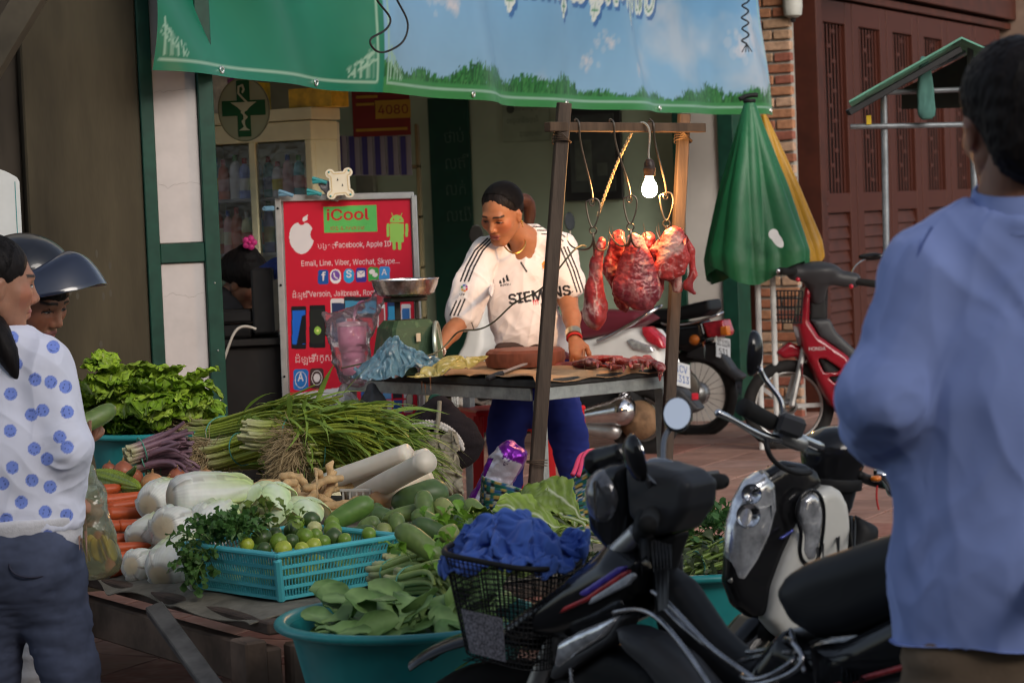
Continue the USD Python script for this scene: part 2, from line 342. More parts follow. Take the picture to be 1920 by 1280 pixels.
def thick(mesh, d):                           # gives an open sheet thickness d
    v, f = vf(mesh); n = normals(v, f); k = len(v); e = np.sort(np.vstack([f[:, [0, 1]], f[:, [1, 2]], f[:, [2, 0]]]), 1); de = np.vstack([f[:, [0, 1]], f[:, [1, 2]], f[:, [2, 0]]])
    _, inv, c = np.unique(e, axis=0, return_inverse=True, return_counts=True); b = de[c[inv.ravel()] == 1]
    return np.vstack([v, v - n * d]), np.vstack([f, f[:, ::-1] + k, np.stack([b[:, 1], b[:, 0], b[:, 0] + k], 1), np.stack([b[:, 1], b[:, 0] + k, b[:, 1] + k], 1)])
# ================================================================ SETTING
F0 = V(1.54, 16.0, 0); U = V(.454, .891, 0); U /= np.linalg.norm(U); NO = V(U[1], -U[0], 0); IN = -NO      # shop front line, its direction, its outward normal
FR = np.stack([U, NO, V(0, 0, 1)], 1)
struct('ground', sheet(lambda u, v: np.stack([-40 + 90 * u, -25 + 90 * v, 0 * u], -1), 8, 8)[0], mt('street', (.055, .052, .05), .85, var=.35, vs=3, bump=.5, bs=90))
pav = struct('pavement', sheet(lambda u, v: (F0 + V(0, 0, .010)) + U * (-11 + 24 * u)[..., None] + IN * (-4.6 + 8 * v)[..., None], 8, 8)[0], mt('grout', (.30, .26, .23), .9, var=.2, vs=9))
tiles = [mt(f'paving_tile_{k}', c, .62, var=.22, vs=4 + k, bump=.25, bs=45, rv=.15) for k, c in enumerate([(.29, .165, .13), (.255, .145, .115), (.32, .19, .15), (.25, .115, .09), (.30, .185, .155)])]
for i in range(-26, 6):
    for j in range(-9, 9):
        c = F0 + U * (i * .4) + IN * (j * .4)
        if not -9 <= j <= 6: continue
        g = RG.normal(0, .0012)
        put(path_for(pav, 'tile'), rbox(c + V(.2 * U[0] + .2 * IN[0], .2 * U[1] + .2 * IN[1], .016 + g), (.386, .386, .02), .003, FR @ rot((1, 0, 0), RG.normal(0, .15)) ), tiles[RG.choice(5, p=[.35, .25, .2, .08, .12])], False)

# ---- shop house: an open porch, its right wall faces the street corner
green_paint = mt('dark_green_paint', (.007, .044, .029), .45, var=.25, vs=14, bump=.1, bs=30)
wall_green = mt('pale_green_wall', (.34, .42, .31), .75, var=.10, vs=2.2, bump=.15, bs=25)
white_wall = mt('white_plaster', (.50, .47, .44), .8, var=.06, vs=5, bump=.2, bs=18)
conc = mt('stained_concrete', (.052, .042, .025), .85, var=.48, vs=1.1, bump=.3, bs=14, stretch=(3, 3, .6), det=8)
dark_in = mt('dim_interior_wall', (.34, .33, .24), .8, var=.15)
shop = T('shop_house', 'green and white shop house with an open porch behind the meat table', 'building', tuple(F0))
def on(t, off=0, z=0): return F0 + IN * t + U * (-off) + V(0, 0, z)      # along the porch's right wall, off in front of it
SR = np.stack([IN, -U, V(0, 0, 1)], 1)
def wallbox(t0, t1, z0, z1, th=.12, off=0, ch=.002): return rbox(on((t0 + t1) / 2, off + th / 2, (z0 + z1) / 2), (t1 - t0, th, z1 - z0), ch, SR)
shop.part('side_wall', wallbox(.34, 3.05, 0, 3.0, .12, -.06), wall_green, False)
shop.part('pilaster', wallbox(.08, .335, 0, 3.0, .2, -.06), white_wall, False, label='white pilaster between two dark green strips')
shop.part('trim_strip', wallbox(-.03, .078, 0, 3.0, .22, -.06), green_paint, False); shop.part('trim_strip', wallbox(.337, .40, 0, 3.0, .215, -.06), green_paint, False)
shop.part('skirting', wallbox(.42, 3.0, 0, .42, .02, .062), mt('grey_skirting', (.25, .27, .24), .8, var=.2), False)
shop.part('wall_post', wallbox(2.72, 2.86, 0, 3.0, .06, .062), mt('grey_post', (.20, .21, .17), .7, var=.2), False)
shop.part('ceiling', rbox(F0 + U * -2.8 + IN * 3.6 + V(0, 0, 3.06), (9.2, 8.2, .1), .01, np.stack([U, IN, V(0, 0, 1)], 1)), mt('ceiling_paint', (.7, .68, .6), .8), False)
shop.part('back_wall', rbox(F0 + U * -2.6 + IN * 7.4 + V(0, 0, 1.5), (9, .15, 3), .01, np.stack([U, IN, V(0, 0, 1)], 1)), dark_in, False)
shop.part('inner_wall', rbox(F0 + U * .6 + IN * 5.3 + V(0, 0, 1.5), (.15, 4.3, 3), .01, np.stack([U, IN, V(0, 0, 1)], 1)), dark_in, False)
shop.part('upper_storey', rbox(F0 + U * -2.4 + IN * 3.6 + V(0, 0, 4.6), (9.6, 8.0, 2.95), .02, np.stack([U, IN, V(0, 0, 1)], 1)), mt('upper_wall', (.45, .43, .38), .8), False)
shop.part('floor', rbox(F0 + U * -2.8 + IN * 4.4 + V(0, 0, .02), (9, 6.4, .05), .004, np.stack([U, IN, V(0, 0, 1)], 1)), mt('floor_tile', (.42, .36, .3), .5, var=.2), False)

# ---- the houses across the street, behind the viewer
for k, (x, w, h, c) in enumerate(((-13, 11, 8.5, (.30, .26, .20)), (-1.5, 11.6, 10, (.26, .25, .22)), (10.5, 12, 7.5, (.32, .24, .17)))):
    hh = T('shop_house', ['ochre', 'grey', 'tan'][k] + ' shop house on the other side of the street', 'building', V(x, -7, 0), parent='/World'); wm_ = mt(f'far_wall_{k}', c, .85)
    hh.part('wall', rbox(V(x, -9.5, h / 2), (w - .1, 5, h), .02), wm_, False); hh.part('roof', rbox(V(x, -9.4, h + .1), (w, 5.6, .2), .02), mt('far_roof', (.15, .12, .1), .9), False)
    for i in range(4):
        hh.part('shutter', rbox(V(x - w / 2 + (i + .5) * w / 4, -6.97, 1.4), (w / 4 - .5, .06, 2.8), .01), mt('far_shutter', (.10, .11, .12), .6), False); hh.part('window', rbox(V(x - w / 2 + (i + .5) * w / 4, -6.97, 5.2), (1.2, .06, 1.5), .01), mt('far_window', (.03, .035, .04), .2), False)

# ---- left: green framed white pillar, concrete wall beside it
PE = nrm(V(.94, .34, 0)); PN = V(PE[1], -PE[0], 0); PR = np.stack([PE, PN, V(0, 0, 1)], 1)
pb = at(285, 690, 9.6); pb[2] = 0
pil = T('shop_pillar', 'white shop pillar framed in dark green beside the concrete wall', 'pillar', pb)
def pbx(a, b, z0, z1, o0, o1, ch=.003): return rbox(pb + PE * (a + b) / 2 + PN * (o0 + o1) / 2 + V(0, 0, (z0 + z1) / 2), (b - a, abs(o1 - o0), z1 - z0), ch, PR)
pil.part('core', pbx(.0, .285, 0, 3, -.3, 0), white_wall, False)
cr = mt('cracked_plaster', (.48, .44, .425), .8, var=.07, vs=9, bump=.35, bs=9)
for z0, z1 in ((0, .16), (.18, 1.305), (1.385, 2.9)): pil.part('white_panel', pbx(.052, .228, z0, z1, .0, .012), cr, False)
pil.part('frame_strip', pbx(-.002, .05, 0, 3, .001, .03), green_paint, False); pil.part('frame_strip', pbx(.23, .292, 0, 3, .001, .035), green_paint, False)
pil.part('crossbar', pbx(.0505, .2295, 1.307, 1.383, .001, .027), green_paint, False)
for z in (.55, .75, .95, 1.22): pil.part('screw', ball(pb + PE * .262 + PN * .036 + V(0, 0, z), .004, 1), mt('screw_steel', (.6, .6, .6), .3, 1))
def crack(seed, z, w):                                   # hairline cracks in the plaster
    r = np.random.default_rng(seed); n = 14; x = np.linspace(.058, .222, n); zz = z + np.cumsum(r.normal(0, .006, n))
    return tube([pb + PE * a + PN * .0125 + V(0, 0, b) for a, b in zip(x, zz)], w, 4)
for s, z in ((1, 1.98), (2, 1.62), (4, 1.18)): pil.part('crack', crack(s, z, .0004), mt('crack_dark', (.25, .22, .2), .9))
cw = T('concrete_wall', 'tall bare concrete wall with dark streaks behind the helmeted man', 'wall', pb - PE * .8)
def cbx(a, b, z0, z1, o0, o1): return rbox(pb + PE * (a + b) / 2 + PN * (o0 + o1) / 2 + V(0, 0, (z0 + z1) / 2), (b - a, abs(o1 - o0), z1 - z0), .008, PR)
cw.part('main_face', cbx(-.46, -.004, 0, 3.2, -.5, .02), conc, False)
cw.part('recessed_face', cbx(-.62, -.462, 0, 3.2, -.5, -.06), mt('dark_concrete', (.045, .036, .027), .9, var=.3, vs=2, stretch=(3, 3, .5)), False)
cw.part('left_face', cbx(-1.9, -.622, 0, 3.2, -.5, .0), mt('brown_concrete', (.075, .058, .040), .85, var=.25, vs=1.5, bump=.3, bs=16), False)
r = np.random.default_rng(3)
for k in range(18):
    a, z = r.uniform(-.36, -.12), r.choice([1.33, 1.2, .98, .92]) + r.normal(0, .03)
    cw.part('damp_stain', ext(affinity.scale(Point(0, 0).buffer(1, 6), r.uniform(.004, .008), r.uniform(.008, .02)), .0012, np.stack([PE, V(0, 0, 1), PN], 1), pb + PE * a + PN * .0195 + V(0, 0, z)), mt('stain', (.075, .065, .05), .95), False)
br = at(20, 40, 8.9); 
thing('timber_brace', 'dark slanting timber brace under the eaves at the top left corner', 'brace', bar(at(-60, 190, 8.95), at(90, -60, 8.95), .10, .10), mt('dark_timber', (.06, .05, .035), .8, var=.3), False)
so = at(0, 320, 8.8); so[2] = at(0, 600, 8.8)[2]
nb = T('notice_board', 'pale notice board with curved top and green lettering at left edge', 'sign', so)
bp = Polygon([(-.25, 0), (.066, 0), (.066, .50), (.058, .515)] + [(.058 - .12 * t, .515 + .035 * math.sin(t * 2.2)) for t in np.linspace(.1, 1, 8)] + [(-.25, .55)])
NR = np.stack([PE, V(0, 0, 1), PN], 1)
nb.part('board', ext(bp, .012, NR, so), mt('pale_board', (.55, .56, .55), .6, var=.08), False)
nb.part('border_line', ext(sbox(.048, 0, .051, .5), .001, NR, so + PN * .0125), mt('teal_ink', (.05, .25, .25), .6), False)
nb.part('post', bar(so + V(-.1, 0, -so[2]), so + V(-.1, 0, .1), .04), mt('dark_timber', (.06, .05, .035), .8, var=.3), False)
def kh(text, h, khmer=True, d=.001, bold=True):           # raised flat lettering in the xy plane
    fo = font(96, khmer, bold); x0, y0, x1, y1 = fo.getbbox(text, anchor='ls'); im = Image.new('L', (x1 - x0 + 8, y1 - y0 + 8))
    ImageDraw.Draw(im).text((4 - x0, 4 - y0), text, 255, font=fo, anchor='ls'); A = np.pad(np.asarray(im) > 127, ((0, 0), (1, 1))).astype(np.int8)
    rr, st = np.nonzero(np.diff(A, axis=1) == 1); en = np.nonzero(np.diff(A, axis=1) == -1)[1]
    g = unary_union([sbox(a, -q - 1, b, -q) for a, q, b in zip(st, rr, en)]).buffer(.6).buffer(-.6).simplify(.7); s = h / 70
    return ext(affinity.affine_transform(g, [s, 0, 0, s, -4 * s, (4 - y0) * s]), d)
def place(mesh, R, o): v, f = vf(mesh); return v @ np.asarray(R).T + np.asarray(o), f
nb.part('lettering', place(kh('អេយ្យៗ', .02), NR, so + PN * .0126 + V(-.055, 0, .41)), mt('teal_ink', (.05, .25, .25), .6), False)

# ---- long banner under the eaves
BL, BR_ = at(274, 133, 9.3), at(1442, 216, 15.3); BL[2] = 2.05; BR_[2] = 2.0
bW = np.linalg.norm((BR_ - BL)[:2]); bu = nrm((BR_ - BL) * V(1, 1, 0)); bn = V(bu[1], -bu[0], 0); BH = 1.15
def bt(px): k = (px - 960) / FPX; return (k * BL[1] - BL[0]) / (bu[0] - k * bu[1])     # distance along the banner at a column of the photograph
tg = bt(722) / bW
W_, H_ = 2720, 460; im = Image.new('RGB', (W_, H_), (88, 150, 205)); dr = ImageDraw.Draw(im)
yy, xx = np.mgrid[0:H_, 0:W_]; q = np.stack([xx / 260., yy / 150., 0 * xx], -1); cl = meshkit.fbm(q, 5, 4); base = np.zeros((H_, W_, 3)); gx = int(tg * W_)
sk = np.clip((yy / H_) * 1.0, 0, 1)[..., None]; base[:] = np.array([95, 158, 214]) * (1 - sk) + np.array([150, 190, 222]) * sk
cm = np.clip((cl - .56) * 5, 0, 1)[..., None] * .55; base = base * (1 - cm) + np.array([222, 214, 220]) * cm
im = Image.fromarray(base.astype(np.uint8)); dr = ImageDraw.Draw(im); ra = random.Random(4)
for cx_, cy_, s_ in ((.245, .5, 1.5), (.3, .42, 1.2), (.62, .68, .5), (.6, .78, .45), (.68, .8, .4), (.93, .5, 1.2), (.9, .62, .9), (.35, .6, .7)):
    for k in range(26):
        a, b = cx_ * W_ + ra.gauss(0, 28) * s_ + 20 * s_ * (k % 3), cy_ * H_ + ra.gauss(0, 17) * s_; rr = ra.uniform(6, 17) * s_
        ov = Image.new('L', (int(rr * 2) + 2,) * 2, 0); ImageDraw.Draw(ov).ellipse((0, 0, rr * 2, rr * 2), fill=70); im.paste((226, 214, 218), (int(a), int(b)), ov)
for k in range(9000):
    x = ra.uniform(gx, W_); hh = 30 + 18 * math.sin(x / 90.) * math.sin(x / 37. + 1) + 15 * math.sin(x / 210. + 2); y0 = H_ - ra.uniform(0, max(hh, 10)); L = ra.uniform(8, 26); a = ra.gauss(0, .35)
    c = ra.choice([(36, 104, 50), (48, 122, 60), (28, 84, 42), (70, 138, 74)]); dr.line((x, y0 + 8, x + L * math.sin(a), y0 - L), fill=c, width=3)
dr.rectangle((gx, H_ - 26, W_, H_), fill=(62, 140, 78))
dr.rectangle((0, 0, gx, H_), fill=(14, 122, 92)); ga = np.array(im).astype(float)
gn = meshkit.fbm(np.stack([(xx - yy * .9) / 190., yy / 420., 0 * xx + 3], -1), 3, 8)[:, :gx, None]; ga[:, :gx] = np.array([6, 112, 84]) * (1 - gn) + np.array([30, 134, 106]) * gn; im = Image.fromarray(np.clip(ga, 0, 255).astype(np.uint8)); dr = ImageDraw.Draw(im)
wl = (158, 198, 178)
for (a, b) in ((8, gx - 14), (gx + 12, W_ - 10)):
    dr.line((a, H_ - 18, b, H_ - 18), fill=wl, width=4); dr.line((b, 0, b, H_ - 18), fill=wl, width=4)
    if a > 20: dr.line((a, 0, a, H_ - 18), fill=wl, width=4)
    for x0, sg in ((a + 8, 1), (b - 8, -1)):              # scroll ornament in each lower corner
        for k in range(9):
            L = 58 * (1 - k / 9.) ** 1.3; dr.line((x0 + sg * k * 6, H_ - 24, x0 + sg * k * 6, H_ - 24 - L), fill=wl, width=2); dr.arc((x0 + sg * k * 6 - 8, H_ - 40 - L * .5, x0 + sg * k * 6 + 8, H_ - 24 - L * .5), 0, 300, fill=wl, width=2)
tx = int(bt(975) / bW * W_); tw = int(bt(1265) / bW * W_) - tx; fo = font(150, True); s = 'ថ្នាំពេទ្យក្រៅប្រទេស'; l_, t_, r_, b_ = fo.getbbox(s, stroke_width=14); ti = Image.new('RGBA', (r_ - l_, b_ - t_))
ImageDraw.Draw(ti).text((14 - l_ + 0, -t_), s, font=fo, fill=(24, 120, 72), stroke_width=10, stroke_fill=(226, 232, 230)); ti = ti.resize((tw, 190)); sh_ = Image.new('RGB', ti.size, (30, 76, 150))
im.paste(sh_, (tx + 8, H_ - 365 + 10), ti.split()[3].point(lambda a: int(a * .6))); im.paste(ti, (tx, H_ - 365), ti)
def banner_pt(u, v):
    p = BL + (u * bW)[..., None] * bu + V(0, 0, 1) * (BL[2] * 0 + (BR_[2] - BL[2]) * u + v * BH - .035 * np.sin(u * np.pi) * (1 - v))[..., None]
    w = .05 * np.sin(u * 21 + 2.2 * v) * (1 - .3 * v) + .035 * np.sin(u * 47 + v * 3 + 1) + .02 * np.sin(u * 9 - v * 6) + .09 * np.exp(-((u - tg - .03 * v) / .02) ** 2) * .4 + .03 * np.sin((u * 6.8 + v * 1.6) * 5) * np.clip(1.3 - u * 4, 0, 1)
    return p + bn * w[..., None]
(bm, bu_, bv_) = sheet(banner_pt, 660, 110)
bn_ = T('banner', 'long printed banner, green left part and blue sky over grass at right', 'banner', BL)
fabric_print = mt('vinyl_print', rough=.42, vc=True, var=.06, vs=3, spec=.4)
bn_.part('sheet', bm, fabric_print, True, col=sample(im, bu_, bv_) * V(.56, .57, .56))
for px in (418, 626, 886, 1088, 1262, 1438):
    uu = np.array([bt(px) / bW]); bn_.part('eyelet', torus(banner_pt(uu, np.array([.022]))[0] + bn * .006, .012, .004, bn, 12, 6), mt('eyelet_metal', (.75, .75, .72), .3, 1))
bn_.part('rod', tube([BL + V(0, 0, BH), BR_ + V(0, 0, BH)], .02, 8), mt('eyelet_metal'))
def hang(pts, r=.004): return tube(pts, r, 6, 60)
def bpt(px, py, off=.13): t = bt(px); d = BL[1] + bu[1] * t; return at(px, py, d) + bn * off
thing('loose_wire', 'loose black wire dangling over the green part of the banner', 'wire', hang([bpt(655, -40), bpt(662, 10), bpt(684, 42), bpt(672, 62), bpt(645, 82), bpt(655, 98), bpt(690, 95), bpt(712, 75), bpt(717, 50), bpt(705, 20), bpt(690, -20)], .005), mt('black_rubber', (.015, .015, .016), .6))
co = []
for k in range(46): a = k * .82; co.append(bpt(1350, -40 + k * 2.8, .16) + bu * .022 * math.sin(a) * (1 + .6 * math.sin(k * .5)) + bn * .02 * math.cos(a))
thing('coiled_tie', 'dark twisted cord hanging over the right end of the banner', 'cord', cat(tube(co, .0055, 5), *[tube([co[-1], co[-1] + V(s * .03, 0, -.05)], .003, 4) for s in (-1, -.3, .4, 1)]), mt('black_rubber'))

# ---- brick pilaster
bq = at(1454, 300, 16.1); bq[2] = 0; bb = T('brick_pilaster', 'narrow brick pilaster with pale joints right of the banner', 'pillar', bq)
bb.part('mortar', rbox(bq + U * .03 + V(0, 0, 1.7), (.27, .06, 3.4), .004, np.stack([IN, U, V(0, 0, 1)], 1)), mt('mortar', (.27, .25, .22), .95, var=.2, vs=20, bump=.6, bs=50), False)
bmats = [mt(f'brick_{k}', c, .85, var=.3, vs=25, bump=.5, bs=70) for k, c in enumerate([(.26, .10, .055), (.32, .15, .08), (.38, .24, .16), (.22, .075, .05), (.30, .19, .12)])]
for k in range(44):
    z = .04 + k * .074; o = .07 * (k % 2)
    for c0, c1 in ((-.14, -.02 + o), (-.01 + o, .14)):
        if c1 - c0 < .02: continue
        bb.part('brick', rbox(bq + IN * (c0 + c1) / 2 + V(0, 0, z) + U * (.02 - .012 + RG.normal(0, .003)), (c1 - c0 - .006, .06, .056 + RG.normal(0, .002)), .005, np.stack([IN, U, V(0, 0, 1)], 1) @ rot((0, 1, 0), RG.normal(0, .8))), bmats[RG.choice(5)], False)

# ---- red folding door of the neighbouring house
D0 = V(2.14, 17.0, 0); red = mt('red_door_paint', (.062, .0125, .0055), .6, var=.25, vs=5, bump=.15, bs=30, col2=(.15, .07, .058), thr=.74); redd = mt('red_dark_paint', (.046, .0105, .005), .6, var=.3, vs=7)
DR = np.stack([U, NO, V(0, 0, 1)], 1)
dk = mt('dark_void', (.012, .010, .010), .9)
nh = T('neighbour_house', 'dark red timber fronted house at the right of the street', 'building', D0)
def dbx(a, b, z0, z1, o0, o1, ch=.004): return rbox(D0 + U * (a + b) / 2 + NO * (o0 + o1) / 2 + V(0, 0, (z0 + z1) / 2), (b - a, o1 - o0, z1 - z0), ch, DR)
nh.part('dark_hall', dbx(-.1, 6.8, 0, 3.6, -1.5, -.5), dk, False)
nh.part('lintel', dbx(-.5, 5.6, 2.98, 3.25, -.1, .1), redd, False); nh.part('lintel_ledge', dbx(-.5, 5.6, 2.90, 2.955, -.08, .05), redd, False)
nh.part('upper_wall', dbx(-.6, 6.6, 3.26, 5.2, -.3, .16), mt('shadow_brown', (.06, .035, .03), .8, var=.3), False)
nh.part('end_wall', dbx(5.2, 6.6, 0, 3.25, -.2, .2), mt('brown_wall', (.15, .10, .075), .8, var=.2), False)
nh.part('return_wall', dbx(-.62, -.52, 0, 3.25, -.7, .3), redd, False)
nh.part('door_jamb', dbx(-.12, .1, 0, 2.95, -.08, .06), redd, False)
lab = ['first', 'second', 'third', 'fourth', 'fifth', 'sixth']
for k in range(6):
    a0 = .12 + k * .80; dl = T('folding_door_leaf', f'red lattice door leaf, {lab[k]} from the brick pilaster', 'door', D0 + U * a0)
    w, z1, zm = .78, 2.88, 1.50
    dl.part('stile', dbx(a0, a0 + .14, .02, z1, -.03, .03), red, False); dl.part('stile', dbx(a0 + w - .14, a0 + w, .02, z1, -.03, .03), red, False)
    for z0, z2 in ((.02, .2), (zm - .14, zm), (z1 - .16, z1)): dl.part('rail', dbx(a0 + .141, a0 + w - .141, z0, z2, -.027, .027), red, False)
    n = 7
    for i in range(n): x = a0 + .14 + (w - .28) * (i + .5) / n; dl.part('slat', dbx(x - .012, x + .012, zm + .002, z1 - .162, -.003, .003, .001), red, False)
    for i in range(11):
        x = a0 + w / 2 + (-.055 if i % 2 else .055); z = zm + .08 + i * .107
        dl.part('fretwork', dbx(x - .035, x + .035, z, z + .028, -.0055, .0055, .001), red, False)
    for i in range(13): z = .22 + i * .087; dl.part('louvre', rbox(D0 + U * (a0 + w / 2) + V(0, 0, z + .04), (w - .285, .012, .095), .002, DR @ rot((1, 0, 0), 14)), redd, False)
for a0 in (-.02,):                                         # narrow louvred strip beside the leaves
    ns = T('louvred_strip', 'narrow red strip of bars above louvres next to the door leaves', 'door', D0 + U * a0 + NO * .1)
    for x in (0, .10, .20, .30, .40): ns.part('bar', dbx(a0 - .35 + x, a0 - .35 + x + .045, 1.52, 2.9, .065, .10), red, False)
    for i in range(16): ns.part('louvre', rbox(D0 + U * (a0 - .12) + NO * .085 + V(0, 0, .12 + i * .088), (.42, .012, .07), .002, DR @ rot((1, 0, 0), 28)), red, False)
    ns.part('rail', dbx(a0 - .36, a0 + .12, 1.46, 1.518, .06, .105), red, False)
b = at(1532, 425, 16.4)
thing('meter_box', 'small white box on the wall behind the green umbrella', 'box', rbox(b, (.085, .05, .10), .006, DR), mt('white_plastic', (.6, .6, .58), .5))
b = at(1486, 12, 16.0); lp = T('wall_lamp', 'old white lamp fitting high on the brick pilaster', 'lamp', b)
lp.part('shade', lathe([(.01, .16), (.05, .15), (.062, .1), (.066, .0), (.058, -.06), (.03, -.075), (.0, -.076)], 16, b), mt('dirty_white', (.35, .35, .32), .6, var=.2)); lp.part('bracket', bar(b + V(-.02, 0, .15), b + V(-.16, .15, .2), .03), mt('black_rubber')); lp.part('tip', ball(b + V(0, 0, -.09), .018, 1), mt('dark_void'))
# ================================================================ MEAT TABLE
TZ = .80; tC, tR = at(1005, 712, 9.38), at(1242, 690, 9.80); tC[2] = tR[2] = TZ
e1 = nrm(tR - tC); e2 = V(-e1[1], e1[0], 0); LR, LL = np.linalg.norm(tR - tC), 1.30
def tp(a, b, z=0): return tC + e1 * a + e2 * b + V(0, 0, z)
ER = np.stack([e1, e2, V(0, 0, 1)], 1)
galv = mt('galvanised_steel', (.34, .36, .35), .5, .75, var=.25, vs=18, bump=.1, rv=.15); wood = mt('old_stall_wood', (.075, .046, .028), .75, var=.4, vs=9, stretch=(3, 3, .35), bump=.5, bs=40)
woodp = mt('weathered_post', (.06, .042, .031), .7, var=.35, vs=14, stretch=(2.5, 2.5, .3), bump=.5, bs=50)
tb = T('meat_table', 'galvanised frame table with wooden posts where raw meat is sold', 'table', tp(.3, .6, -TZ))
tb.part('tabletop', rbox(tp(LR / 2, LL / 2, -.016), (LR + .03, LL + .03, .032), .006, ER), mt('dark_rubber_top', (.035, .035, .034), .7, var=.3, vs=30, bump=.3), False)
for a0, b0, a1, b1 in ((.0, .03, .0, LL - .03), (LR, .03, LR, LL - .03), (.0, .0, LR, .0), (.0, LL, LR, LL)):
    tb.part('apron_rail', bar(tp(a0, b0, -.058), tp(a1, b1, -.058), .012, .05, ch=.002), galv, False)
for a, b in ((.012, .012), (LR - .012, .012), (LR - .012, LL - .012), (.012, LL - .012)):
    tb.part('leg', cat(bar(tp(a, b, -.084), tp(a, b, -TZ), .05, .006, up=e1, ch=.001), bar(tp(a + .022, b, -.084), tp(a + .022, b, -TZ), .006, .045, up=e1, ch=.001)), galv, False)
p0, p1 = at(1058, 193, 9.26), at(1002, 930, 9.26); p0b, p1b = at(1283, 213, 9.72), at(1249, 870, 9.72)
p1 = p1 + (p1 - p0) * (p1[2] - .02) / (p0[2] - p1[2]); p1b = p1b + (p1b - p0b) * (p1b[2] - .02) / (p0b[2] - p1b[2])
pu = nrm(V(.75, -.66, 0))
tb.part('post', cat(bar(p0, p1, .052, .034, up=nrm(V(.3, -1, 0)))), woodp, False); tb.part('post', bar(p0b, p1b, .046, .034, up=nrm(V(.3, -1, 0))), woodp, False)
c0, c1 = at(1026, 238, 9.215), at(1318, 240, 9.68); cbd = nrm(c1 - c0)
tb.part('crossbar', bar(c0, c1, .042, .036), wood, False)
for p, pp in ((p0, c0), (p0b, c1)):
    q = p + (p1 - p0) * .075 if p is p0 else p0b + (p1b - p0b) * .055
    tb.part('wire_lashing', cat(*[torus(q + V(0, 0, .006 * k), .036, .0025, nrm(V(.4 + .2 * k, .3, 1)), 16, 5) for k in range(-2, 3)]), mt('rusty_wire', (.10, .07, .05), .6, .6))
tb.part('wire_lashing', cat(*[torus(p0 + (p1 - p0) * (.74 + .004 * k), .04, .002, nrm(V(.1 * k, .1, 1)), 16, 5) for k in range(3)]), mt('rusty_wire'))

# cardboard, board, knife
rr_ = np.random.default_rng(2); 
def cardb(u, v):
    a, b = -.02 + u * (LR + .015), -.03 + v * (LL * .78); w = .006 * np.sin(v * 23) + .006 * np.sin(u * 19 + v * 8) + .004
    return tp(0, 0) + e1 * (a + .01 * np.sin(v * 31) * (u < .02))[..., None] + e2 * b[..., None] + V(0, 0, 1) * (np.abs(w) + .003 - .02 * (v < .03))[..., None]
thing('cardboard_sheet', 'flattened brown cardboard sheet spread under the meat', 'cardboard', thick(sheet(cardb, 30, 60)[0], -.003), mt('cardboard', (.36, .22, .12), .85, var=.25, vs=11, bump=.2), 30)
bd_ = at(985, 668, 10.05); bd_[2] = TZ + .012
thing('chopping_block', 'thick round reddish chopping block in front of the vendor', 'chopping board', rough_up(lathe([(0, .075), (.15, .074), (.165, .062), (.168, .03), (.16, .004), (0, 0)], 40, bd_), .003, 30), mt('red_wood', (.20, .062, .035), .5, var=.3, vs=30, stretch=(1, 1, .3), bump=.3))
kn = at(940, 697, 9.62); kn[2] = TZ + .016; kd = nrm(at(990, 682, 9.8) - at(940, 697, 9.62)); kd[2] = .12; kd = nrm(kd); kt = T('butcher_knife', 'butcher knife lying on the cardboard, blade toward the meat', 'knife', kn)
KR = np.stack([kd, nrm(np.cross(V(0, 0, 1), kd)), V(0, 0, 1)], 1)
kt.part('blade', ext(Polygon([(0.0, -.014), (.17, -.02), (.2, -.006), (.19, .012), (0, .014)]), .003, KR, kn), mt('worn_steel', (.45, .45, .46), .3, 1, var=.2), False)
kt.part('handle', bar(kn - kd * .11, kn + kd * .005, .026, .02, ch=.006), mt('black_handle', (.02, .02, .022), .5), False)

# ---- meat
def flesh(mesh, seed, fat=.5, warm=0, dark=.5, sc=14, dirv=(0, 0, 1)):
    v, f = vf(mesh); N = normals(v, f); q = v * np.array([1, 1, .35]); n1, n2, n3 = meshkit.fbm(q * sc * 1.6, 4, seed), meshkit.fbm(q * sc * .8 + 9, 3, seed + 5), meshkit.fbm(v * np.array([90, 90, 14]), 3, seed + 9)
    c = np.array([.31, .030, .027]) * (.55 + .9 * n3)[:, None]; k = np.clip((n2 - .41) * 8, 0, 1)[:, None] * dark; c = c * (1 - k) + np.array([.105, .014, .024]) * (.6 + .8 * n3)[:, None] * k
    r = np.clip(1 - np.abs(n1 - .5) * (26 - 16 * fat), 0, 1)[:, None] * .9; p = np.clip((meshkit.fbm(v * sc * .55, 3, seed + 21) - (.78 - .30 * fat)) * 10, 0, 1)[:, None] * .9; k = np.maximum(r * np.clip(meshkit.fbm(v * 8, 2, seed + 2)[:, None] * 3 - 1, 0, 1), p)
    return (c * (1 - k) + np.array([.47, .31, .27]) * k) * (1 + warm * np.array([.3, -.05, -.2]))
fl = mt('raw_meat', rough=.38, vc=True, var=.14, vs=70, bump=.4, bs=90, bd=.003, sss=.08, coat=.12)
def folds0(mesh, amp, seed):
    v, f = vf(mesh); n = normals(v, f); q = v * np.array([30, 30, 9]); a = 1 - np.abs(meshkit.fbm(q, 3, seed) - .5) * 5; return v + n * ((np.clip(a, -.6, 1) * .8 + (meshkit.fbm(v * 13, 2, seed + 1) - .5) * 1.6) * amp)[:, None], f
def meat(name, label, prims, seed, fat=.5, dark=.5, k=.03, amp=.012, h=.005, sc=14, cat_='meat', group=None, cut=()):
    m = wrinkle(taubin(solid(prims, h * 1.9, k * .8, cut), 2), (1.13, 1.13, 1.05), 26, seed, -.012, .016, .005, 2 if h > .0045 else 1, .06); m = rough_up(m, amp * .22, 70, seed + 3, 2)
    return thing(name, label, cat_, m, fl, True, group, col=flesh(m, seed, fat, 0, dark, sc))
DM = 9.52; s_ = FPX / DM
def a_(px, py, dd=0): return at(px, py, DM + dd)
def w_(px): return px / s_
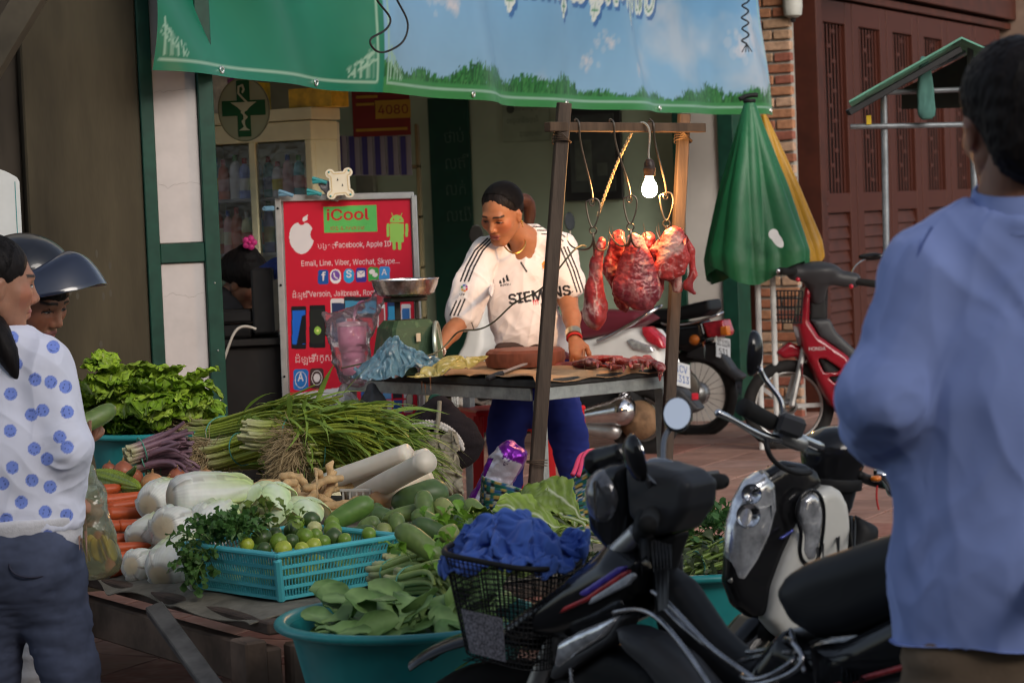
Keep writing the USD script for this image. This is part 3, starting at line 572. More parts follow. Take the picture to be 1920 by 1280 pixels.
meat('hanging_shank', 'long narrow meat shank with white bone end, leftmost on the hooks', [C(a_(1128, 452), a_(1118, 495), w_(9), w_(11)), C(a_(1118, 495), a_(1112, 545), w_(12), w_(15)), C(a_(1112, 540), a_(1113, 590), w_(15), w_(21)), E(a_(1116, 592), (w_(22), .045, w_(24))), C(a_(1118, 520), a_(1132, 575), w_(9), w_(10)), C(a_(1112, 600), a_(1120, 616), w_(13), w_(5))], 3, .52, .7, .02, .009)
meat('hanging_meat', 'dark narrow slab of meat hooked behind the big hanging piece', [Sl(a_(1156, 445, .06), a_(1150, 505, .06), w_(13), w_(19), (.3, -1, 0), .5), Sl(a_(1150, 500, .06), a_(1168, 565, .07), w_(18), w_(17), (.2, -1, 0), .45), C(a_(1165, 560, .07), a_(1174, 582, .07), w_(9), w_(3)), C(a_(1164, 438, .05), a_(1163, 480, .05), w_(8), w_(9))], 11, .42, .6, .03)
meat('hanging_meat', 'largest hanging piece of meat, dark red with white streaks', [Sl(a_(1186, 448, -.03), a_(1174, 535, -.04), w_(11), w_(28), (-.35, -1, 0), .42), Sl(a_(1198, 452, -.02), a_(1222, 545, -.03), w_(13), w_(24), (.45, -1, 0), .42), Sl(a_(1172, 540, -.04), a_(1196, 566, -.04), w_(21), w_(16), (0, -1, 0), .55), C(a_(1200, 558, -.04), a_(1220, 577, -.03), w_(16), w_(5)), Sl(a_(1196, 500, -.02), a_(1198, 548, -.03), w_(30), w_(30), (0, -1, 0), .4)], 17, .50, .85, .03, .014, sc=11)
meat('hanging_meat', 'bright red meat wedge hooked between big piece and round cut', [Sl(a_(1214, 448, .05), a_(1230, 505, .04), w_(14), w_(22), (.4, -1, 0), .5), C(a_(1222, 446, .04), a_(1206, 470, .04), w_(8), w_(10)), Sl(a_(1234, 500, .04), a_(1241, 548, .04), w_(14), w_(6), (0, -1, 0), .6)], 23, .34, .3, .03)
meat('hanging_meat', 'rounded orange red cut hanging nearest the lit bulb', [Sl(a_(1262, 446, .0), a_(1252, 500, 0), w_(22), w_(25), (.2, -1, .1), .55), Sl(a_(1268, 440, -.01), a_(1282, 485, 0), w_(12), w_(15), (.5, -1, 0), .5), Sl(a_(1240, 506, -.01), a_(1276, 508, -.01), w_(12), w_(11), (0, -1, 0), .6), Sl(a_(1246, 452, .02), a_(1228, 470, .02), w_(11), w_(12), (0, -1, 0), .5)], 29, .36, .2, .03, .014)
meat('hanging_meat_strip', 'thin curved strip of meat hanging at the far right hook', [C(a_(1276, 436, .02), a_(1296, 470, .03), w_(8), w_(8)), C(a_(1296, 470, .03), a_(1300, 515, .03), w_(8), w_(7)), C(a_(1300, 515, .03), a_(1288, 535, .03), w_(8), w_(7)), C(a_(1288, 535, .03), a_(1303, 550, .03), w_(9), w_(4))], 31, .4, .6, .015, .006)
meat('hanging_meat', 'small dark meat scrap below the round orange red cut', [C(a_(1266, 512, .05), a_(1270, 540, .05), w_(12), w_(11)), C(a_(1262, 505, .05), a_(1250, 520, .04), w_(9), w_(8))], 37, .4, .6, .02, .008)
def b_(a, b, z): return tp(a, b, z + .012)
def tpx(px, py, z): p = gr(px, py, TZ + z); return p
nth = ['first', 'second', 'third', 'fourth', 'fifth', 'sixth', 'seventh', 'eighth', 'ninth', 'tenth', 'eleventh', 'twelfth']
for i in range(10):
    p = tpx(984 + 10.5 * i, 675 - 11 * (i % 3) + 3 * math.sin(i * 2), .016 + .020 * (i % 3)); d = V(.03 * math.cos(i * 1.9), .03 * math.sin(i * 1.9), .006 * (-1) ** i)
    meat('meat_chunk', f'red fatty chunk of meat piled before the vendor, {nth[i]} from its left end', [Sl(p - d, p + d, .024, .020, (.3 * math.sin(i), -.4, 1), .6), Sl(p + d * .4, p + V(.012 * (-1) ** i, -.022, .016), .018, .012, (1, .3 * i, .2), .6)], 41 + i, .50, .3, .012, .01, .0040, 24, 'meat')
meat('pork_slab', 'pale purple slab of skin-on pork at table edge right of the post', [Sl(tpx(1048, 686, .014), tpx(1085, 684, .018), .026, .030, (0, -.5, 1), .5), Sl(tpx(1085, 684, .022), tpx(1108, 677, .044), .030, .026, (.4, -.6, 1), .45), Sl(tpx(1108, 677, .042), tpx(1142, 688, .012), .026, .016, (-.4, -.6, 1), .45)], 61, .36, 1.0, .02, .006, .0042, 10)
for i, (x0, y0, x1, y1, z) in enumerate([(1112, 672, 1160, 670, .040), (1150, 674, 1192, 678, .034), (1128, 685, 1178, 686, .016), (1172, 683, 1214, 683, .016), (1190, 674, 1224, 678, .028), (1100, 676, 1130, 680, .03)]):
    meat('meat_cut', f'orange pink meat cut at the right end of the table, {["uppermost","second from top","lowest left","lowest right","rightmost","leftmost"][i]}', [Sl(tpx(x0, y0, z), tpx(x1, y1, z), .032, .022, (.2 * math.sin(i), -.3, 1), .38), Sl(tpx(x0 + 8, y0 + 3, z), tpx(x1 - 9, y1 + 2, z + .012), .022, .016, (.5, -.3, 1), .4)], 71 + i, .46, .08, .016, .009, .0042, 18)
meat('meat_flap', 'pale greyish flap of skin hanging over the table corner', [Sl(tpx(1215, 674, .02), tpx(1238, 688, .012), .030, .026, (.3, -.8, .6), .3), Sl(tpx(1238, 688, .010), at(1238, 712, 9.70), .024, .010, (.5, -.9, .2), .35)], 81, .55, .6, .012, .005, .0042)

# ---- hooks, cords, bulb
iron = mt('hook_iron', (.16, .13, .10), .35, .9, var=.3, vs=30, bump=.1)
def onbar(px): k = (px - 960) / FPX; t = (k * c0[1] - c0[0]) / (cbd[0] - k * cbd[1]); return c0 + cbd * t
def hook_rod(px, pyend, pxend, label):
    o = onbar(px); b = nrm(np.cross(V(0, 0, 1), cbd)); e = at(pxend, pyend, o[1] - .0); t = T('hanging_hook_rod', label, 'hook', e, 'hook rods on the crossbar')
    t.part('rod', tube([o + b * .03 - cbd * -.03 + V(0, 0, -.02), o + b * .026 + cbd * .02 + V(0, 0, .02), o + cbd * .005 + V(0, 0, .031), o - b * .024 + V(0, 0, .015), o - b * .026 + V(0, 0, -.03), e + V(0, 0, .05), e], .0038, 6, 60), iron)
    q = e + V(0, 0, -.0); t.part('eye', torus(q, .012, .003, b, 16, 6), iron)
    t.part('triangle_ring', tube([q + V(-.022, 0, .004), q + V(.026, 0, .004), q + V(.014, 0, -.075), q + V(0, 0, -.095), q + V(-.012, 0, -.075), q + V(-.022, 0, .004)], .0036, 6, 40), iron); return q + V(0, 0, -.095)
h1 = hook_rod(1094, 380, 1110, 'hook rod with triangular ring above the narrow shank'); h2 = hook_rod(1159, 374, 1180, 'hook rod with triangular ring above the big piece'); h3 = hook_rod(1233, 368, 1248, 'hook rod with triangular ring lit orange beside the bulb')
def shook(p, tips, label):
    t = T('meat_hook', label, 'hook', p)
    t.part('ring', torus(p + V(0, 0, -.012), .014, .0032, (.3, 1, 0), 16, 6), iron)
    for q in tips:
        q = np.asarray(q); m = (p + q) / 2; d = q - p; low = p + V(d[0] * .45, d[1] * .45, min(d[2], -.03) - .055)
        t.part('prong', tube([p + V(0, 0, -.02), p + V(d[0] * .04, 0, -.06), low, q + V(0, 0, -.03), q], [.0042, .0042, .0042, .0034, .0008], 6, 30), iron)
shook(h1, [a_(1064, 437), a_(1140, 442), a_(1112, 452)], 'black hook with a wide bare left prong holding the narrow shank')
shook(h2, [a_(1166, 432), a_(1143, 424), a_(1206, 436)], 'black three pronged hook through the big hanging meat')
shook(h3, [a_(1282, 428), a_(1232, 425), a_(1262, 430)], 'orange lit pronged hook through the round cut of meat')
for i, (x, y, x2, y2) in enumerate(((1147, 424, 1152, 450), (1206, 418, 1212, 448), (1286, 420, 1277, 445), (1234, 418, 1238, 446))):
    thing('skewer_tip', f'bare steel hook point sticking out of the hanging meat, {["first","second","fourth","third"][i]} from left', 'hook', tube([a_(x, y, .02), a_(x2, y2, .02)], [.0006, .0034], 6, 4), iron)
tw = [at(1184, 250, 9.45), at(1160, 300, 9.45), at(1140, 350, 9.45), at(1121, 405, 9.44)]; sp = spline(tw, 70); tg_ = np.arange(70) * .9
thing('twisted_string', 'pale twisted string tied from crossbar to the left hook', 'string', cat(*[tube(sp + .0045 * np.stack([np.cos(tg_ + o), np.sin(tg_ + o), 0 * tg_], 1), .003, 5) for o in (0, 3.14)]), mt('jute', (.45, .33, .18), .8, var=.2))
B = onbar(1216); bulb = at(1218, 352, B[1]); bt_ = T('light_bulb', 'lit incandescent bulb hanging from the wooden crossbar', 'lamp', bulb + V(0, 0, -.04))
bt_.part('cord', tube([at(1196, 244, B[1] - .02), at(1204, 230, B[1] - .02), at(1214, 236, B[1] - .03), at(1218, 262, B[1] - .02), at(1217, 298, B[1])], .0042, 6, 40), mt('grey_cord', (.3, .29, .26), .6))
sk_ = at(1218, 318, B[1]); bt_.part('socket', lathe([(.0, .042), (.012, .041), (.016, .034), (.021, .024), (.021, .01), (.024, .006), (.024, -.004), (.022, -.01), (.022, -.026), (.0, -.026)], 20, sk_), mt('bakelite', (.035, .022, .018), .4))
def em(key, col, st):
    if key not in _m: _m[key] = usdkit.material(stage, '/World/Looks/' + key, {'e': ('emission', {'color': col, 'strength': st})}, [], surface='e.emission')
    return _m[key]
BULB = 210.0
bt_.part('glass_bulb', lathe([(0, .052), (.013, .05), (.0145, .040), (.019, .028), (.027, .013), (.031, -.002), (.0305, -.014), (.026, -.026), (.017, -.035), (.007, -.0385), (0, -.039)], 24, bulb + V(0, 0, .0)), em('bulb_glow', (1.0, .50, .17), BULB))
wpts = [(1098, 462, 9.45), (1060, 488, 9.3), (1010, 545, 9.4), (968, 566, 9.5), (930, 600, 9.6), (893, 618, 9.7), (860, 622, 9.8), (842, 640, 9.85), (815, 662, 9.8), (770, 672, 9.8), (720, 674, 9.9), (668, 684, 9.95), (640, 690, 9.98)]
thing('trailing_wire', 'thin olive wire running from the hooks across the vendor to the table', 'wire', tube([at(*p) for p in wpts], .0036, 6, 120), mt('olive_wire', (.10, .095, .06), .6))

# ---- on the table's left half
sx = at(766, 690, 9.95); sx[2] = TZ + .01; sc_ = T('weighing_scale', 'old green weighing scale with round steel pan on the table', 'scale', sx)
SY = rot((0, 0, 1), 28); gp = mt('chipped_green_paint', (.055, .105, .05), .5, var=.3, vs=20, bump=.3, col2=(.11, .08, .05), thr=.62)
def trap(c, w0, d0, w1, d1, h, R, b=.012):
    p = []
    for z, w, d in ((0, w0, d0), (h, w1, d1)):
        for sx_, sy_ in ((1, 1), (1, -1), (-1, 1), (-1, -1)):
            p += [(sx_ * w / 2, sy_ * (d / 2 - b), z), (sx_ * (w / 2 - b), sy_ * d / 2, z)]
    m = trimesh.convex.convex_hull(np.array(p)); return np.array(m.vertices) @ R.T + np.asarray(c), np.array(m.faces)
sc_.part('body', cat(trap(sx, .26, .21, .2, .17, .19, SY), trap(sx + V(0, 0, .19), .2, .17, .16, .13, .03, SY)), gp, 20)
sc_.part('pan_post', cat(bar(sx + V(-.035, 0, .22), sx + V(-.035, 0, .31), .024), bar(sx + V(.045, 0, .22), sx + V(.045, 0, .31), .016), rbox(sx + V(0, 0, .305), (.17, .07, .02), .004, SY)), mt('dark_iron', (.05, .05, .045), .5, .6), False)
ste = mt('steel_pan', (.62, .60, .57), .22, 1, var=.12, vs=12, rv=.08)
sc_.part('pan', lathe([(0, .318), (.10, .318), (.118, .328), (.132, .358), (.139, .384), (.142, .386), (.141, .389), (.136, .387), (.128, .360), (.112, .332), (.0, .325)], 48, sx), ste)
dn = nrm(V(.99, -.10, .04)); dc = sx + dn * .115 + V(0, 0, .105); sc_.part('dial', lathe([(0, .0), (.088, .0), (.088, .012), (0, .012)], 36, dc, dn), mt('dial_face', (.25, .26, .22), .5)); sc_.part('dial_ring', torus(dc + dn * .01, .094, .009, dn, 40, 8), mt('ring_metal', (.42, .48, .40), .35, .7))
sc_.part('label_sticker', rbox(sx + SY @ V(.0, -.105, .15) * 1.0, (.02, .003, .034), .001, SY), mt('aged_sticker', (.5, .42, .3), .7), False)
cx = at(663, 695, 10.1); cx[2] = TZ + .004; cup = T('pink_tumbler', 'pink tumbler with lid standing inside the clear bag', 'cup', cx)
cup.part('body', lathe([(0, 0), (.043, 0), (.046, .006), (.050, .09), (.052, .096), (.058, .105), (.062, .20), (.060, .203), (0, .203)], 32, cx), mt('pink_plastic', (.62, .22, .36), .35, var=.05)); cup.part('lid', lathe([(.062, .203), (.064, .206), (.063, .216), (.03, .222), (0, .223)], 32, cx), mt('clear_pink', (.6, .35, .42), .25)); 
cup.part('straw', tube([cx + V(.01, 0, .22), cx + V(.02, 0, .27), cx + V(.04, 0, .30), cx + V(.06, 0, .30)], .006, 8, 16), mt('pink_plastic'))
def bag(prims, seed, h=.008, amp=.012, k=.03, fr=14):
    v, f = rough_up(taubin(solid(prims, h, k), 4), amp, fr, seed, 2); n = normals(v, f)
    for s_k, a_k in ((11, 2.2), (24, 1.3), (47, .6)): v = v + n * ((.10 - np.abs(meshkit.fbm(v * s_k, 2, seed + s_k) - .5).clip(0, .2)) * amp * a_k * 3)[:, None]
    return v, f
wb = bag([C(cx + V(0, 0, .02), cx + V(-.02, 0, .18), .075, .09), C(cx + V(-.05, 0, .2), cx + V(-.11, 0, .25), .03, .018), C(cx + V(.05, 0, .2), cx + V(.13, 0, .34), .05, .02), C(cx + V(.0, 0, .2), cx + V(.06, 0, .26), .07, .04)], 5, .008, .006)
thing('clear_plastic_bag', 'clear whitish plastic bag pulled around the pink tumbler', 'plastic bag', wb, film('clear_film', (.84, .80, .82), .88, .10), True)
q = at(755, 690, 9.72); q[2] = TZ + .01
blu = crumple(q + V(-.02, 0, .02), SY, (.70, .56), (.34, .22), .17, 8, 50, 130, TZ + .012, g=.0002)
thing('blue_plastic_bag', 'crumpled translucent blue plastic bag before the scale', 'plastic bag', blu, film('blue_film', (.26, .52, .68), .50, .12), True)
q0, q1 = at(775, 692, 9.66), at(925, 652, 9.72)
yc = at(843, 678, 9.68); yd = nrm(at(928, 648, 9.75) - at(760, 694, 9.6)); YR = np.stack([yd, nrm(np.cross(V(0, 0, 1), yd)), nrm(np.cross(yd, np.cross(V(0, 0, 1), yd)))], 1)
def ybody(w): t = np.clip(((w - yc) @ yd) / .18, -1, 1); k = 1 - .75 * np.clip(t, 0, 1) ** 2; o = (w - yc) - ((w - yc) @ yd)[:, None] * yd; m = np.linalg.norm(o, axis=1); lim = .062 * k; return w - o * (1 - np.minimum(1, lim / (m + 1e-6)))[:, None]
ye = crumple(yc + V(0, 0, .0), YR, (.42, .30), (.34, .13), .05, 12, 46, 120, TZ + .014, ybody, g=.0003)
thing('yellow_plastic_bag', 'crumpled pale yellow plastic bag lying on the cardboard', 'plastic bag', ye, film('yellow_film', (.78, .68, .22), .32, .15), True)
# ================================================================ VEGETABLE STALL
VZ = .53; vK = gr(500, 1165, VZ); v1 = nrm(V(-.545, .838, 0)); v2 = nrm(V(.838, .545, 0)); VL, VB = 2.75, 1.35
def vp(a, b, z=0): return vK + v1 * a + v2 * b + V(0, 0, z)
VR = np.stack([v1, v2, V(0, 0, 1)], 1)
vwood = mt('dark_stall_plank', (.075, .052, .040), .75, var=.45, vs=10, stretch=(1, 1, 3), bump=.5, bs=30); vwood2 = mt('worn_beam', (.12, .082, .060), .8, var=.45, vs=7, bump=.5, bs=35)
vt = T('vegetable_table', 'rough wooden table of planks heaped with vegetables', 'table', vp(1.3, .6, -VZ))
for k in range(9): b0 = k * .15; vt.part('plank', rbox(vp(VL / 2, b0 + .075, -.018), (VL, .144, .03 + RG.uniform(-.004, .004)), .004, VR), vwood, False)
for b in (.02, VB - .04):
    vt.part('beam', rbox(vp(VL / 2, b, -.115), (VL - .02, .045, .10), .006, VR), vwood2, False)
for a in (.02, VL - .04): vt.part('beam', rbox(vp(a, VB / 2, -.11), (.045, VB - .12, .10), .006, VR), vwood2, False)
for a in (.03, VL - .05):
    for b in (-.035, VB): vt.part('leg', rbox(vp(a, b, -VZ / 2 - .02), (.085, .055, VZ - .04), .005, VR), vwood2, False)
s0, s1 = at(290, 1140, 5.86), at(400, 1290, 5.5); s2 = s0 + (s1 - s0) * 1.35
vt.part('brace', bar(s0, s2, .045, .028, up=(.3, -1, .3)), mt('grey_steel_brace', (.10, .095, .09), .6, .3, var=.4, vs=12, bump=.3), False)
def sackf(u, v):
    a, b = .05 + u * (VL - .1), -.02 + v * (VB - .0); e = np.clip(1 - v * 18, 0, 1)
    return vp(0, 0) + v1 * a[..., None] + v2 * (b + .02 * np.sin(u * 40) * e)[..., None] + V(0, 0, 1) * (.004 + .006 * np.sin(u * 31 + v * 4) ** 2 - e * (.012 + .018 * np.sin(u * 26) ** 2))[..., None]
thing('sack_cloth', 'woven sack cloth with ragged edge spread under the vegetables', 'cloth', thick(sheet(sackf, 120, 40)[0], -.003), mt('sack_cloth_grey', (.16, .145, .115), .95, var=.3, vs=20, bump=.5, bs=160), 40)

vleaf = mt('leaf_print', rough=.45, vc=True, var=.22, vs=22, bump=.25, bs=40, leaf=.25, spec=.35)
def leafm(base, d, up, L, W, droop=.3, ruf=.0, cup=.2, rib=(.55, .62, .36), col=(.10, .22, .03), ribw=.07, nu=13, nv=9, seed=0, shape='oval', ribend=.85, var=.15):
    F = frame(d, up); r = np.random.default_rng(seed); ph = r.uniform(0, 6, 4)
    u, v = np.meshgrid(np.linspace(0, 1, nu), np.linspace(-1, 1, nv), indexing='ij')
    pr = {'oval': np.sin(np.pi * np.clip(u, 0, 1) ** .8) ** .7, 'paddle': .16 + .84 * np.clip((u - .28) / .4, 0, 1) ** 1.2 * np.sqrt(np.clip(1 - ((u - .68) / .33).clip(0, 1) ** 2.4, 0, 1)), 'strap': np.clip(1 - u ** 3, 0.03, 1) * np.clip(.4 + 3 * u, 0, 1), 'fan': .14 + .86 * np.clip((u - .1) / .7, 0, 1) ** .9 * np.sqrt(np.clip(1 - ((u - .8) / .21).clip(0, 1) ** 2, 0, 1)), 'lance': np.sin(np.pi * u ** .7) ** 1.2 + .03}[shape]
    w = W / 2 * np.maximum(pr, .02); x = v * w; dz = cup * w * np.abs(v) ** 1.6 + ruf * W * np.abs(v) ** 1.5 * np.sin(u * 19 + ph[0] + np.sign(v) * ph[1] + 2.2 * v) * np.clip(u * 3, 0, 1) + .35 * ruf * W * np.abs(v) * np.sin(u * 43 + ph[2] + v * 7)
    ang = -droop * u ** 1.5; y = L * u * np.cos(ang * .6); z = L * u * np.sin(ang) + dz
    P = np.asarray(base) + x[..., None] * F[:, 0] + z[..., None] * F[:, 1] + y[..., None] * F[:, 2]
    a = (np.arange(nu - 1)[:, None] * nv + np.arange(nv - 1)).ravel(); f = np.stack([a, a + nv, a + nv + 1, a + 1], 1); f = np.vstack([f[:, [0, 1, 2]], f[:, [0, 2, 3]]])
    c = np.array(col) * (1 + r.normal(0, var)); k = np.clip(1 - (np.abs(x) - ribw * W * (1 - ribend * u)) / (.02 + .10 * W), 0, 1)[..., None]; vein = (.12 * (np.sin((u * 1.2 - np.abs(v) * .35) * 40) > .75))[..., None]
    K = np.clip(k + vein, 0, 1); col_ = c * (1 - K) * (.85 + .3 * r.random((nu, nv, 1))) + np.array(rib) * K
    return (P.reshape(-1, 3), f), col_.reshape(-1, 3)
_fr = {}
def frill(kind, seed):                       # a leaf that grew faster at its margin than at its rib, so that the margin ruffles
    if (kind, seed) in _fr: return _fr[(kind, seed)]
    grow, ex, asp, nu, nv, it = {'lettuce': (1.5, 1.6, 1.0, 25, 23, 90), 'mustard': (.42, 2.2, .5, 25, 15, 70), 'herb': (.5, 2, .9, 9, 9, 40)}[kind]
    u, v = np.meshgrid(np.linspace(0, 1, nu), np.linspace(-1, 1, nv), indexing='ij'); r = np.random.default_rng(seed)
    if kind == 'mustard': w = .10 + .9 * np.clip((u - .30) / .35, 0, 1) ** 1.3 * np.sqrt(np.clip(1 - ((u - .70) / .31).clip(0, 1) ** 2.4, 0.02, 1))
    else: w = .16 + .84 * np.clip((u - .1) / .6, 0, 1) * np.sqrt(np.clip(1 - ((u - .72) / .30).clip(0, 1) ** 2.2, 0.05, 1))
    P = np.stack([v * w * asp * .5, u, 0 * u], -1).reshape(-1, 3); a = (np.arange(nu - 1)[:, None] * nv + np.arange(nv - 1)).ravel(); f = np.vstack([np.stack([a, a + nv, a + nv + 1], 1), np.stack([a, a + nv + 1, a + 1], 1)])
    e = edges(f); m = np.maximum(np.abs(v.ravel()), np.clip((u.ravel() - .75) * 4, 0, 1)) ** ex * np.clip(u.ravel() * 3 - .3, 0, 1); rest = np.linalg.norm(P[e[:, 0]] - P[e[:, 1]], axis=1) * (1 + grow * (m[e[:, 0]] + m[e[:, 1]]) / 2)
    P[:, 2] = (meshkit.fbm(np.stack([P[:, 0] * 9, P[:, 1] * 9, 0 * u.ravel() + seed], 1), 3, seed) - .5) * .22 * np.clip(u.ravel(), .1, 1) + .25 * P[:, 0] ** 2
    Q = relax(P, e, rest, it, None, .03, np.flatnonzero(u.ravel() < .12)); k = np.clip(1 - np.abs(v) * w / (.07 * (1.15 - u)), 0, 1).ravel(); vein = (np.sin((u * 1.2 - np.abs(v) * .35) * 34) > .72).ravel() * .22 * (w.ravel() > .3)
    _fr[(kind, seed)] = (Q, f, np.clip(k + vein, 0, 1), m); return _fr[(kind, seed)]
def leaff(kind, base, d, up, L, rib, col, seed, droop=.4, sx=1.0):
    Q, f, k, m = frill(kind, seed % 7); F = frame(d, up); r = np.random.default_rng(seed); q = Q * V(L * sx * (-1) ** (seed % 2), L, L); a = droop * Q[:, 1] ** 1.6; y, z = q[:, 1] * np.cos(a) + q[:, 2] * np.sin(a), q[:, 2] * np.cos(a) - q[:, 1] * np.sin(a)
    c = np.array(col) * (1 + r.normal(0, .13)) * (.8 + .35 * m)[:, None] * (.85 + .3 * r.random((len(Q), 1))); return (np.asarray(base) + q[:, :1] * F[:, 0] + z[:, None] * F[:, 1] + y[:, None] * F[:, 2], f), c * (1 - k[:, None]) + np.array(rib) * k[:, None]
def many(lst): return cat(*[m for m, _ in lst]), np.vstack([c for _, c in lst])
ORD = ['first', 'second', 'third', 'fourth', 'fifth', 'sixth', 'seventh', 'eighth', 'ninth', 'tenth', 'eleventh', 'twelfth', 'thirteenth', 'fourteenth', 'fifteenth', 'sixteenth', 'seventeenth', 'eighteenth', 'nineteenth', 'twentieth', 'twenty-first', 'twenty-second', 'twenty-third', 'twenty-fourth', 'twenty-fifth', 'twenty-sixth', 'twenty-seventh', 'twenty-eighth', 'twenty-ninth', 'thirtieth']
vcp = mt('vegetable_skin', rough=.42, vc=True, var=.16, vs=45, bump=.15, bs=70, spec=.4, sss=.05)

# ---- gourds and cucumbers
def idir(a, k=.45): return nrm(RT * math.cos(math.radians(a)) + UP * math.sin(math.radians(a)) * .75 + V(0, 1, 0) * math.sin(math.radians(a)) * k)
def gourdm(c, d, L, r, seed, col, pale, neck=.25, bend=.1):
    g = np.random.default_rng(seed); t = np.linspace(0, 1, 18); F = frame(d); b = g.normal(0, bend) * L
    pts = np.asarray(c) + ((t - .5) * L)[:, None] * F[:, 2] + (b * (t - .5) ** 2)[:, None] * F[:, 0]
    pr = np.sqrt(np.clip(1 - np.abs(2 * t - 1) ** 3.2, 0, 1)) * (1 - neck * (1 - t) ** 1.5); pr[0] = pr[-1] = .05
    m = rough_up(tube(pts, r * pr, 20), r * .05, 1.2 / r * .8, seed); v, f = m; n = meshkit.fbm(v * 30, 4, seed + 1)[:, None]; e = np.tile(np.clip((np.abs(2 * t - 1) - .7) * 2.4, 0, 1)[:, None], (1, 20)).ravel(); e = np.concatenate([e, [1, 1]])[:, None]
    sp = (meshkit.fbm(v * 260, 2, seed + 4) > .66)[:, None] * .35
    return m, np.clip((np.array(col) * (1 - n) + np.array(pale) * n) * (1 - .3 * e) * (1 - sp) + np.array(pale) * sp * 1.2, 0, 1)
gds = [(788, 932, 105, 31, 18, 'd', .06), (797, 952, 72, 19, 100, 'm', .12), (842, 965, 78, 20, 125, 'p', .1), (853, 942, 36, 17, 20, 'd', .12), (893, 960, 62, 20, 130, 'm', .08), (872, 985, 56, 20, 110, 'd', .10), (728, 972, 78, 20, 160, 'd', .06), (692, 985, 44, 18, 20, 'm', .06), (762, 963, 90, 17, 15, 'm', .10), (806, 978, 75, 19, 150, 'm', .11), (822, 1002, 105, 22, 145, 'd', .12), (787, 1018, 108, 24, 140, 'm', .14), (841, 1000, 40, 19, 20, 'p', .13), (746, 985, 52, 17, 105, 'm', .10), (748, 1040, 80, 20, 170, 'd', .05), (655, 962, 100, 23, 35, 'b', .13), (720, 1002, 46, 17, 90, 'p', .08), (856, 1024, 44, 17, 20, 'p', .1), (905, 985, 58, 17, 140, 'm', .06), (676, 1000, 60, 17, 10, 'd', .05), (775, 995, 60, 18, 30, 'd', .04), (838, 1030, 70, 18, 160, 'm', .05), (700, 965, 50, 16, 60, 'd', .03), (866, 1004, 60, 18, 60, 'd', .05), (735, 1020, 60, 19, 80, 'm', .03)]
gc = {'d': ((.026, .062, .018), (.085, .14, .045)), 'm': ((.055, .105, .022), (.17, .24, .07)), 'p': ((.13, .17, .045), (.28, .31, .11)), 'b': ((.06, .14, .02), (.12, .22, .045))}
gn_ = {'d': 'dark green', 'm': 'mid green', 'p': 'pale yellowish', 'b': 'bright green'}
srt = sorted(range(len(gds)), key=lambda i: gds[i][0]); cnt = {}
for i in srt:
    x, y, L, r_, a, tn, z = gds[i]; c = gr(x, y, VZ + .03 + z); s = FPX / c[1]; cnt[tn] = cnt.get(tn, 0) + 1
    m, co = gourdm(c, idir(a), L / s * 1.05, r_ / s, i + 3, *gc[tn], bend=.2)
    nm = 'bright green gourd lying on the limes' if tn == 'b' else ('large dark green wax gourd under the banana stems' if i == 0 else f'{gn_[tn]} gourd in the heap beside the limes, {ORD[cnt[tn]-1]} {gn_[tn].split()[0]} one from left')
    thing('gourd', nm, 'gourd', m, vcp, True, 'gourds heaped right of the basket', col=co)

# ---- banana stems (white cores)
stm = mt('stem_print', rough=.4, vc=True, var=.08, vs=12, stretch=(1, 1, 1), bump=.08, bs=30, sss=.1, spec=.4)
for i, (x0, y0, x1, y1, r_, z0, z1, tone) in enumerate([(612, 903, 765, 848, 17, .10, .20, 0), (634, 903, 768, 853, 16, .08, .18, 1), (655, 900, 800, 858, 19, .10, .18, 0), (646, 925, 770, 880, 15, .04, .10, 0), (672, 932, 800, 865, 20, .07, .22, 0), (700, 945, 808, 888, 20, .07, .15, 2)]):
    p, q = gr(x0, y0, VZ + z0), gr(x1, y1, VZ + z1); s = FPX / p[1]; r = r_ / s; t = np.linspace(0, 1, 16)
    m = tube(p + (q - p) * t[:, None], np.full(16, r) * (1 + .02 * np.sin(t * 9 + i)), 22); v, f = m; dist = (v - p) @ nrm(q - p); L = np.linalg.norm(q - p)
    n = meshkit.fbm(v * np.array([20, 20, 40]), 4, i); co = np.array([.66, .60, .50])[None] * (.88 + .2 * n)[:, None]; 
    if tone == 2: k = np.clip((.055 - dist + .05 * (n - .5)) * 40, 0, 1)[:, None]; co = co * (1 - k) + np.array([.36, .20, .09]) * k; co *= np.array([1, .93, .82])
    if tone == 1: co *= np.array([.85, .75, .6])
    bs = T('banana_stem', ['pale peeled stem at the upper left of the stack', 'brownish peeled stem second from top left', 'thick white peeled stem in the middle of the stack', 'short pale peeled stem lowest in the stack', 'long white peeled stem lying across the stack', 'tan peeled stem with brown end at lower right of stack'][i], 'vegetable stem', p, 'peeled white stems stacked left of the sack')
    bs.part('stem', m, stm, 40, col=co)
    F = frame(q - p); rg = [torus(p - F[:, 2] * .001, r * a, r * .028, F[:, 2], 24, 5) for a in (.25, .45, .63, .82)]
    bs.part('cut_face', lathe([(r * .99, 0), (r * .9, -.004), (0, -.004)], 24, p, F[:, 2]), mt('cut_stem', (.50, .40, .30), .6, var=.25, vs=60)); bs.part('cut_rings', cat(*[shift(g, F[:, 2] * -.004) for g in rg]), mt('cut_ring', (.30, .19, .12), .7))

